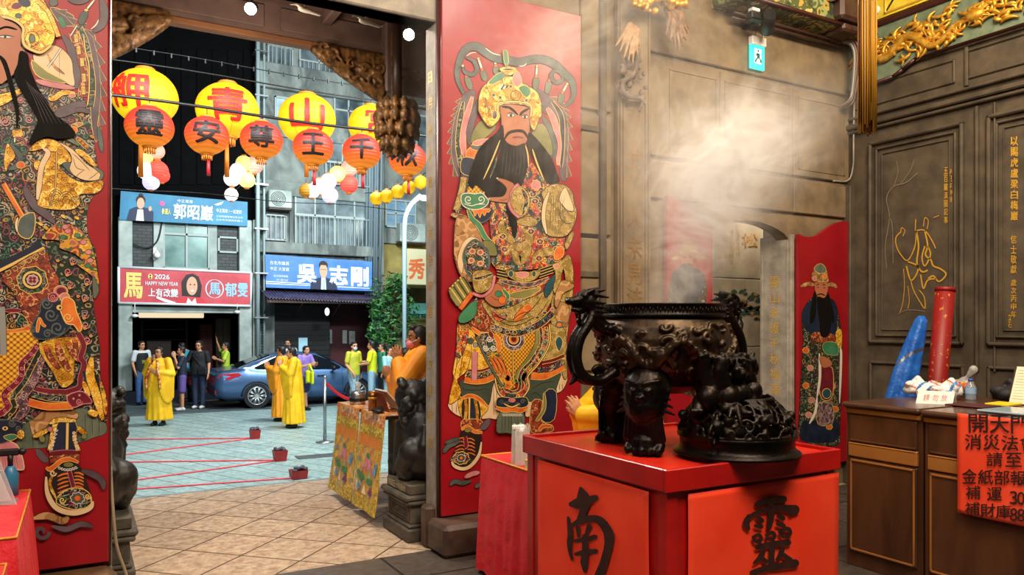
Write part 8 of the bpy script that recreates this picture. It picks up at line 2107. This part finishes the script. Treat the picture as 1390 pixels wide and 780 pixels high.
# scaled tasset left, mauve band
L.poly('scale', [(6,-40,250),(350,240),(460,440),(310,600),(290,780),(7,200,190),(-40,540)], 'line'); L.poly('orange', [(6,80,240),(210,215),(340,190),(355,240),(90,275)], 'gl'); L.poly('dark', [(6,80,60),(250,50),(330,190),(90,230)], 'gl'); L.st('silver', [(6,20,-30),(35,260),(40,530)],74, 'line', False); L.st('maroon', [(6,60,10),(250,10)],40, 'pink')
L.st('mauve', [(6,540,480),(430,690),(7,340,150),(240,300),(290,430),(180,560)],130, 'pink'); L.st('dkgreen', [(6,470,480),(370,680),(7,270,130),(150,290),(170,420),(60,540)],56, 'gl', False); L.st('maroon', [(6,445,410),(370,520),(255,640),(255,770),(7,190,130),(50,260),(90,410),(-20,500)],60, 'pink', False)
for k, (r, x, y) in enumerate(((6,430,440),(6,370,520),(6,300,600),(6,255,690),(7,250,30),(7,190,110),(7,110,190),(7,55,270),(7,80,350),(7,60,450))): L.spiral('pink', (r, x, y),26,8,1.2)
# feather piece with clouds
L.poly('goldb', [(6,455,400),(900,320),(940,450),(880,600),(870,780),(7,860,120),(730,180),(620,0)], 'line')
for (a, b, c, w_) in (((530,410),(590,560),(700,700),66),((670,390),(720,560),(825,730),76),((800,380),(840,480),(930,610),66),((870,340),(890,420),(900,520),50)): L.st('brown', [(6,)+a, b, c], w_, 'line'); L.spiral('orange', (6, a[0]+10, a[1]+20),30,9)
L.poly('navy', [(5,470,720),(510,620),(640,600),(740,660),(820,740),(6,860,150),(700,312),(440,345),(370,210),(470,30)], 'rib', 1.6)
for c_, r_, g in (((5,550,665),66,1),((6,600,60),82,1),((6,675,215),90,1),((6,560,285),54,-1),((6,395,225),40,1)): L.spiral('rib', c_, r_, 18,1.5, g)
L.circ('pink', (5,715,520),82,66, 'gl', 1); L.circ('maroon', (5,720,520),56,44, None); L.circ('maroon', (5,625,590),58,52, 'pink', 1.4); L.spiral('pink', (5,625,590),40,10); L.circ('pink', (5,760,590),60,50, 'gl', 1)
L.poly('orange', [(5,735,620),(790,590),(870,640),(900,760),(6,965,190),(930,260),(870,180),(780,160),(722,40),(5,715,740)], 'gl', 1.4); L.spiral('gl', (6,800,90),60,12); L.st('orange', [(6,470,90),(450,170),(440,270)],34, 'gl'); L.st('orange', [(6,470,100),(500,170),(540,200)],24, 'gl'); L.circ('gl', (5,700,712),38,34, 'line'); L.circ('line', (5,708,714),12)
L.st('maroon', [(6,920,280),(985,420),(950,560),(990,640),(7,950,60),(930,180),(760,240)],58, 'pink', False)
L.st('navy', [(6,1000,720),(7,1050,120),(1120,270)],74, 'rib', False)
L.st('gold', [(6,1080,560),(7,1060,40),(1130,260),(1210,560)],100, 'line'); L.st('gold', [(7,980,110),(1050,280)],60, 'line'); L.st('gold', [(7,1040,460),(1150,500)],74, 'line'); L.st('multi', [(7,1180,100),(1235,350),(1240,500)],50, 'line')
# hem of the tasset
L.st('orange', [(7,335,350),(560,400),(860,390)],78, 'gl', False); L.st('dark', [(7,380,250),(580,300),(820,310)],70, 'gl', False); L.st('maroon', [(7,420,195),(580,225),(760,230)],50, 'pink', False); L.poly('maroon', [(7,790,280),(970,225),(1085,350),(980,372),(850,412)], 'pink', 1.4); L.circ('pink', (7,865,310),18); L.circ('pink', (7,935,270),18); L.spiral('pink', (7,930,345),40,10)
for k in range(5): L.st('gg', [(7,400+80*k, 262),(440+80*k, 262),(440+80*k, 300),(415+80*k, 300)],9, 'line', False, n=2)
# leg and boot
L.poly('navy', [(7,690,590),(890,590),(900,780),(8,920,190),(590,220),(640,0)], 'gl'); L.st('gl', [(7,795,590),(8,788,170)],30, 'line', False)
L.st('goldb', [(7,650,600),(620,740),(8,590,180)],60, 'line', False); L.st('goldb', [(7,880,700),(8,880,60),(925,190)],50, 'line', False)
for k in range(6): L.spiral('white', (8,660-12*k, -60+44*k),22,8,1.2); L.spiral('white', (8,868+8*k, -20+38*k),20,8,1.2,-1)
L.st('goldb', [(7,580,600),(700,560),(890,570)],56, 'line'); L.st('goldb', [(7,390,755),(480,720),(570,670)],56, 'line'); L.st('goldb', [(7,910,640),(960,690),(1020,720)],56, 'line'); L.circ('pink', (7,590,670),30); L.st('olive', [(8,480,10),(510,80)],60, 'line'); L.st('olive', [(8,970,0),(1010,30)],60, 'line')
L.st('maroon', [(8,590,225),(750,205),(925,212)],50, 'pink', False); L.st('brown', [(8,590,290),(760,270),(935,262)],80, 'line', False)
S = Paint(YL, .5128,(380,),0); S.lay = L.lay+2; S.w = L.w
S.poly('line', [(124,500),(165,490),(207,488),(228,530),(243,585),(225,605),(190,612),(150,600),(128,560)], 'line'); S.st('cream', [(122,520),(126,565),(150,603),(195,616),(238,603),(246,585)],14, 'line')
S.st('maroon', [(183,505),(190,530),(196,552)],10, 'pink', False)
for k in range(5): S.st('orange', [(152,520+11*k),(168,513+11*k),(182,512+10*k)],4.5); S.st('orange', [(196,510+9*k),(210,510+9*k),(222,516+9*k)],4.5)
S.poly('dark', [(150,590),(160,565),(190,550),(225,555),(242,575),(235,598),(195,607)], 'gl', 1.2); S.circ('rib', (205,577),18,15, 'white', .8,.1); S.circ('orange', (205,577),9,8); S.spiral('gl', (165,582),9,3,1.3); S.spiral('gl', (232,572),8,3,1.3)
S.st('goldb', [(140,515),(132,540),(150,580)],8, 'line'); S.spiral('cream', (140,510),9,4,1.2)
L.lay = S.lay+1
L.st('orange', [(8,545,380),(580,405),(640,370),(720,305),(820,285),(925,325)],46, 'gl'); L.circ('olive', (8,805,350),60,30, 'line'); 
for k in range(7): L.spiral('white', (8,700+32*k, 385+22*math.sin(k*.55)),20,7,1.2)
L.st('ribp', [(8,960,420),(1100,465),(1200,540),(1222,640)],74, 'line')
L.poly('pink', [(8,-40,90),(195,110),(285,370),(240,412),(150,400),(-40,400)], 'cream', 1.2)
for k in range(7): L.st('maroon', [(8,20+26*k, 150),(40+28*k, 380)],4)
L.poly('navy', [(7,-40,590),(120,560),(270,600),(260,680),(190,760),(8,60,90),(-40,80)], 'rib', 1.4); L.spiral('rib', (7,140,600),44,14); L.spiral('rib', (7,220,660),40,12); L.circ('gl', (7,60,660),36,26, 'line'); L.circ('line', (7,60,660),12); L.circ('goldb', (7,245,730),44,56, 'line'); L.poly('green', [(8,40,20),(140,-10),(210,20),(120,70)], 'gl')
S2 = Paint(YL, .282,(560,),0); S2.w = L.w; S2.lay = L.lay+1
S2.st('tan', [(160,508),(230,495),(300,520),(330,500)],34, 'line'); S2.st('ribp', [(250,545),(320,560),(390,535),(448,548)],26, 'line'); S2.spiral('ribp', (200,572),38,18,1.1)
L.lay = S2.lay+1
# helmet, face and beard
L.poly('goldb', [(1,-60,60),(-40,-80),(300,-120),(470,-60),(600,150),(642,300),(645,440),(600,540),(490,625),(380,602),(270,545),(248,420),(262,330),(180,250),(80,222),(-60,200)], 'line', 1.2)
L.st('gl', [(1,-40,190),(90,205),(200,250),(275,330),(268,430),(290,530),(385,590),(490,612),(600,530)],30, 'line', False); L.st('gold', [(1,430,0),(560,130),(640,300),(690,430)],50, 'line', False)
L.circ('goldb', (1,378,455),82,88, 'line', .9); L.circ('gg', (1,378,455),36,52, 'line', 1); L.circ('rib', (1,215,185),38,30, 'line'); L.poly('maroon', [(1,130,90),(170,30),(290,40),(210,110)], 'gl'); L.poly('navy', [(1,210,0),(330,-10),(360,60),(280,80)], 'rib')
L.poly('skin', [(1,-60,225),(60,232),(180,280),(245,350),(250,430),(245,540),(300,620),(2,230,60),(210,130),(-60,280)], 'line')
L.st('beard', [(1,-40,360),(70,318),(205,350)],26); L.poly('white', [(1,-20,430),(60,418),(150,440),(70,448)], 'line', .7); L.circ('line', (1,60,433),14); L.st('line', [(1,-20,425),(60,412),(180,432)],8)
L.poly('beard', [(1,235,600),(330,640),(2,340,60),(390,200),(455,350),(560,500),(640,650),(800,760),(3,890,160),(700,200),(560,175),(430,225),(340,265),(400,90),(2,440,720),(320,500),(200,300),(160,180),(205,60)], None)
L.st('beard', [(1,-40,640),(30,700),(2,80,120),(140,350),(200,600),(3,200,80)],56); L.st('beard', [(2,250,200),(400,420),(640,640)],60)
for k in range(6): L.st('ribp', [(2,300+20*k, 250+20*k),(420+30*k, 500),(520+50*k, 760)],3)
L.done('painted_warrior', leafL)

# ---------- right small leaf: court official in dark robe
O = Paint(YL+.02,.3982,(300,),1070)
O.poly('dkgreen', [(62,282),(90,258),(140,262),(165,290),(182,400),(182,520),(176,700),(165,765),(45,745),(38,640),(50,420),(46,330)], 'line', .7)
O.poly('navy', [(50,300),(90,262),(140,262),(165,290),(165,370),(150,400),(90,395),(50,350)], 'line', .5); O.poly('navy', [(46,690),(80,680),(165,680),(170,740),(120,755),(45,745)], 'line', .5)
for x, y in ((60,440),(75,500),(60,560),(80,610),(150,560),(160,640),(70,660),(120,650),(140,700)): O.circ('pink' if (x+y) % 4 else 'orange', (x, y),11,10, 'gl', .5,.1)
O.poly('gold', [(163,375),(182,372),(182,428),(160,425)], 'line', .4); O.poly('brown', [(85,378),(155,385),(155,415),(85,408)], 'line', .4); O.poly('green', [(120,415),(165,415),(168,455),(125,450)], 'gl', .4)
O.poly('maroon', [(108,500),(150,500),(152,590),(130,612),(108,590)], 'gl', .8); O.circ('teal', (131,587),15,17, 'gl', .8)
for a, b_, c_ in (((106,450),(108,530),(98,600)),((98,600),(92,650),(72,690))): O.st('white', [a, b_, c_],9, 'line', True, ow=.4)
O.st('white', [(178,430),(180,470),(175,620)],8, 'line', ow=.4); O.poly('mauve', [(104,620),(150,625),(150,690),(100,690)], 'gl', .5)
O.poly('skin', [(110,458),(140,470),(150,490),(120,500),(108,480)], 'line', .4); O.poly('skin', [(92,205),(132,205),(134,240),(120,268),(104,262),(92,238)], 'line', .4)
O.poly('beard', [(100,258),(122,262),(136,250),(150,300),(140,385),(112,392),(106,340),(100,300)], None); O.poly('beard', [(88,240),(96,255),(92,330),(74,348),(78,290)], None); O.poly('beard', [(134,240),(142,260),(158,330),(150,345),(140,290)], None)
O.st('line', [(96,218),(106,214)],3); O.st('line', [(116,216),(128,218)],3); O.st('line', [(98,226),(106,225)],2.5); O.st('line', [(118,227),(127,227)],2.5); O.st('beard', [(98,252),(112,248),(126,254)],4)
O.poly('tan', [(84,205),(80,180),(92,160),(110,150),(130,165),(136,190),(134,208)], 'line', .5); O.poly('gg', [(88,165),(96,150),(112,145),(125,155),(128,172),(108,178)], 'gl', .5); O.st('tan', [(42,222),(70,214),(90,218)],14, 'line', ow=.4); O.st('tan', [(134,218),(150,216),(166,226)],14, 'line', ow=.4)
O.circ('pink', (90,195),7,8, 'gl', .4); O.circ('orange', (124,188),7,8, 'gl', .4)
O.done('painted_official', leafD)
# ---------- left small leaf: the mirrored official seen through smoke
q = Paint(YL+.02,.3982,(300,),0); q.w = MB()
xm0, xm1 = 906,962
class Mir(Paint):
    def cv(s, pts): return [(xm0+(xm1-xm0)*(180-p[-2])/140,322+(p[-1]-145)*.36) for p in pts]
q = Mir(YL+.02,.36,(300,),0)
q.poly('dkgreen', [(62,282),(90,258),(140,262),(165,290),(182,400),(182,520),(176,700),(45,745),(38,640),(50,420),(46,330)], 'line', .7); q.poly('navy', [(50,300),(90,262),(140,262),(165,290),(150,400),(90,395)], 'line', .5)
q.poly('skin', [(92,205),(132,205),(134,240),(120,268),(104,262),(92,238)], 'line', .4); q.poly('beard', [(100,258),(136,250),(150,300),(140,385),(112,392)], None); q.poly('tan', [(84,205),(80,180),(110,150),(136,190),(134,208)], 'line', .5); q.st('tan', [(42,222),(90,218)],14, 'line', ow=.4); q.st('tan', [(134,218),(166,226)],14, 'line', ow=.4)
q.st('line', [(98,220),(108,218)],5); q.st('line', [(116,218),(128,220)],5); q.st('beard', [(96,252),(112,246),(128,252)],8)
for x, y in ((60,440),(75,500),(60,560),(150,560),(160,640),(120,650)): q.circ('pink', (x, y),11,10, 'gl', .5,.1)
q.done('painted_official', leafC)

# ================================================================== INCENSE SMOKE
def smoke_mat(name, kind, rate):
    s = NT(name); T = s.t; T.nodes.remove(s.b)
    out = [n for n in T.nodes if n.bl_idname == 'ShaderNodeOutputMaterial'][0]
    pos = s.n('NewGeometry').outputs['Position']
    def vdot(v, d):
        x = s.n('VectorMath'); x.operation = 'DOT_PRODUCT'; s.l(v, x.inputs[0]); x.inputs[1].default_value = d; return x.outputs['Value']
    def gauss(v, r): return s.math('EXPONENT', s.math('MULTIPLY', s.math('POWER', s.math('DIVIDE', v, r),2),-1))
    wn = s.noise(pos, 1.7,1,.5); sub = s.n('VectorMath'); sub.operation = 'MULTIPLY_ADD'; s.l(wn.outputs[1], sub.inputs[0]); sub.inputs[1].default_value = (1.1,1.1,1.1); s.l(pos, sub.inputs[2]); wp = sub.outputs[0]
    lat = vdot(pos, (FY, -FX, 0)); dep = vdot(pos, (FX, FY, 0)); z = vdot(pos, (0,0,1))
    def ridge(scale, p, dist=0):
        n1 = s.noise(wp, scale, 2,.5, dist)
        return s.math('POWER', s.math('MAXIMUM', s.math('SUBTRACT', 1, s.math('ABSOLUTE', s.math('MULTIPLY', s.math('SUBTRACT', n1.outputs[0],.5),5.0))),0), p)
    if kind == 'plume':
        t_ = s.math('MAXIMUM', s.math('SUBTRACT', z, 1.70),0)
        cl = s.math('ADD', .84, s.math('MULTIPLY', t_, .36)); rad = s.math('ADD', .10, s.math('MULTIPLY', t_, .24))
        e = gauss(s.math('DIVIDE', s.math('SUBTRACT', lat, cl), rad),1.0)
        e = s.math('MULTIPLY', e, gauss(s.math('SUBTRACT', dep, 3.95),.30))
        e = s.math('MULTIPLY', e, s.math('ADD', .28, gauss(s.math('SUBTRACT', z, 2.36),.36)))
        e = s.math('MULTIPLY', e, s.math('MINIMUM', 1, s.math('MAXIMUM', s.math('MULTIPLY', s.math('SUBTRACT', 2.95, z),2.0),0)))
        d = s.math('MULTIPLY', e, s.math('ADD', .22, s.math('MULTIPLY', s.math('ADD', ridge(4.2,3), s.math('MULTIPLY', ridge(9.5,2.4),.9)),4.6)))
    else:
        e = s.math('MULTIPLY', gauss(s.math('SUBTRACT', lat, .40),.58), gauss(s.math('SUBTRACT', z, 3.0),.75)); e = s.math('MULTIPLY', e, gauss(s.math('SUBTRACT', dep, 4.05),.36))
        d = s.math('MULTIPLY', e, s.math('ADD', .06, s.math('MULTIPLY', ridge(4.6,3.2),.9)))
    sv = s.n('VolumeScatter'); sv.inputs['Color'].default_value = (.98,.95,.90,1); sv.inputs['Anisotropy'].default_value = -.15
    s.l(d, sv.inputs['Density']); s.l(sv.outputs[0], out.inputs['Volume'])
    s.m.cycles.volume_step_rate = rate
    return s.m
def LD(l, d, z): return (Rw*l+Fw*d)+Vector((0,0, z))
w = MB(); vs = [LD(l, d, z) for z, l0, l1, d0, d1 in ((1.712,.50,1.22,3.72,4.18),(3.05,.62,2.0,3.45,4.45)) for l, d in ((l0, d0),(l1, d0),(l1, d1),(l0, d1))]
w.add(vs, [(3,2,1,0),(4,5,6,7)]+[(i, (i+1) % 4,4+(i+1) % 4,4+i) for i in range(4)])
sm = w.build('incense_smoke', smoke_mat('smoke_plume', 'plume', 1.0))
tag(sm, 'pale incense smoke rising and swirling from the bronze burner towards the wall', 'smoke', None, 'stuff')
w = MB(); vs = [LD(l, d, z) for z in (1.95,4.3) for l, d in ((-.55,3.65),(1.45,3.65),(1.45,4.42),(-.55,4.42))]
w.add(vs, [(3,2,1,0),(4,5,6,7)]+[(i, (i+1) % 4,4+(i+1) % 4,4+i) for i in range(4)])
sm = w.build('smoke_haze', smoke_mat('smoke_haze', 'haze', 2.0))
tag(sm, 'thin wisps of incense haze drifting before the right painted leaf', 'smoke', None, 'stuff')
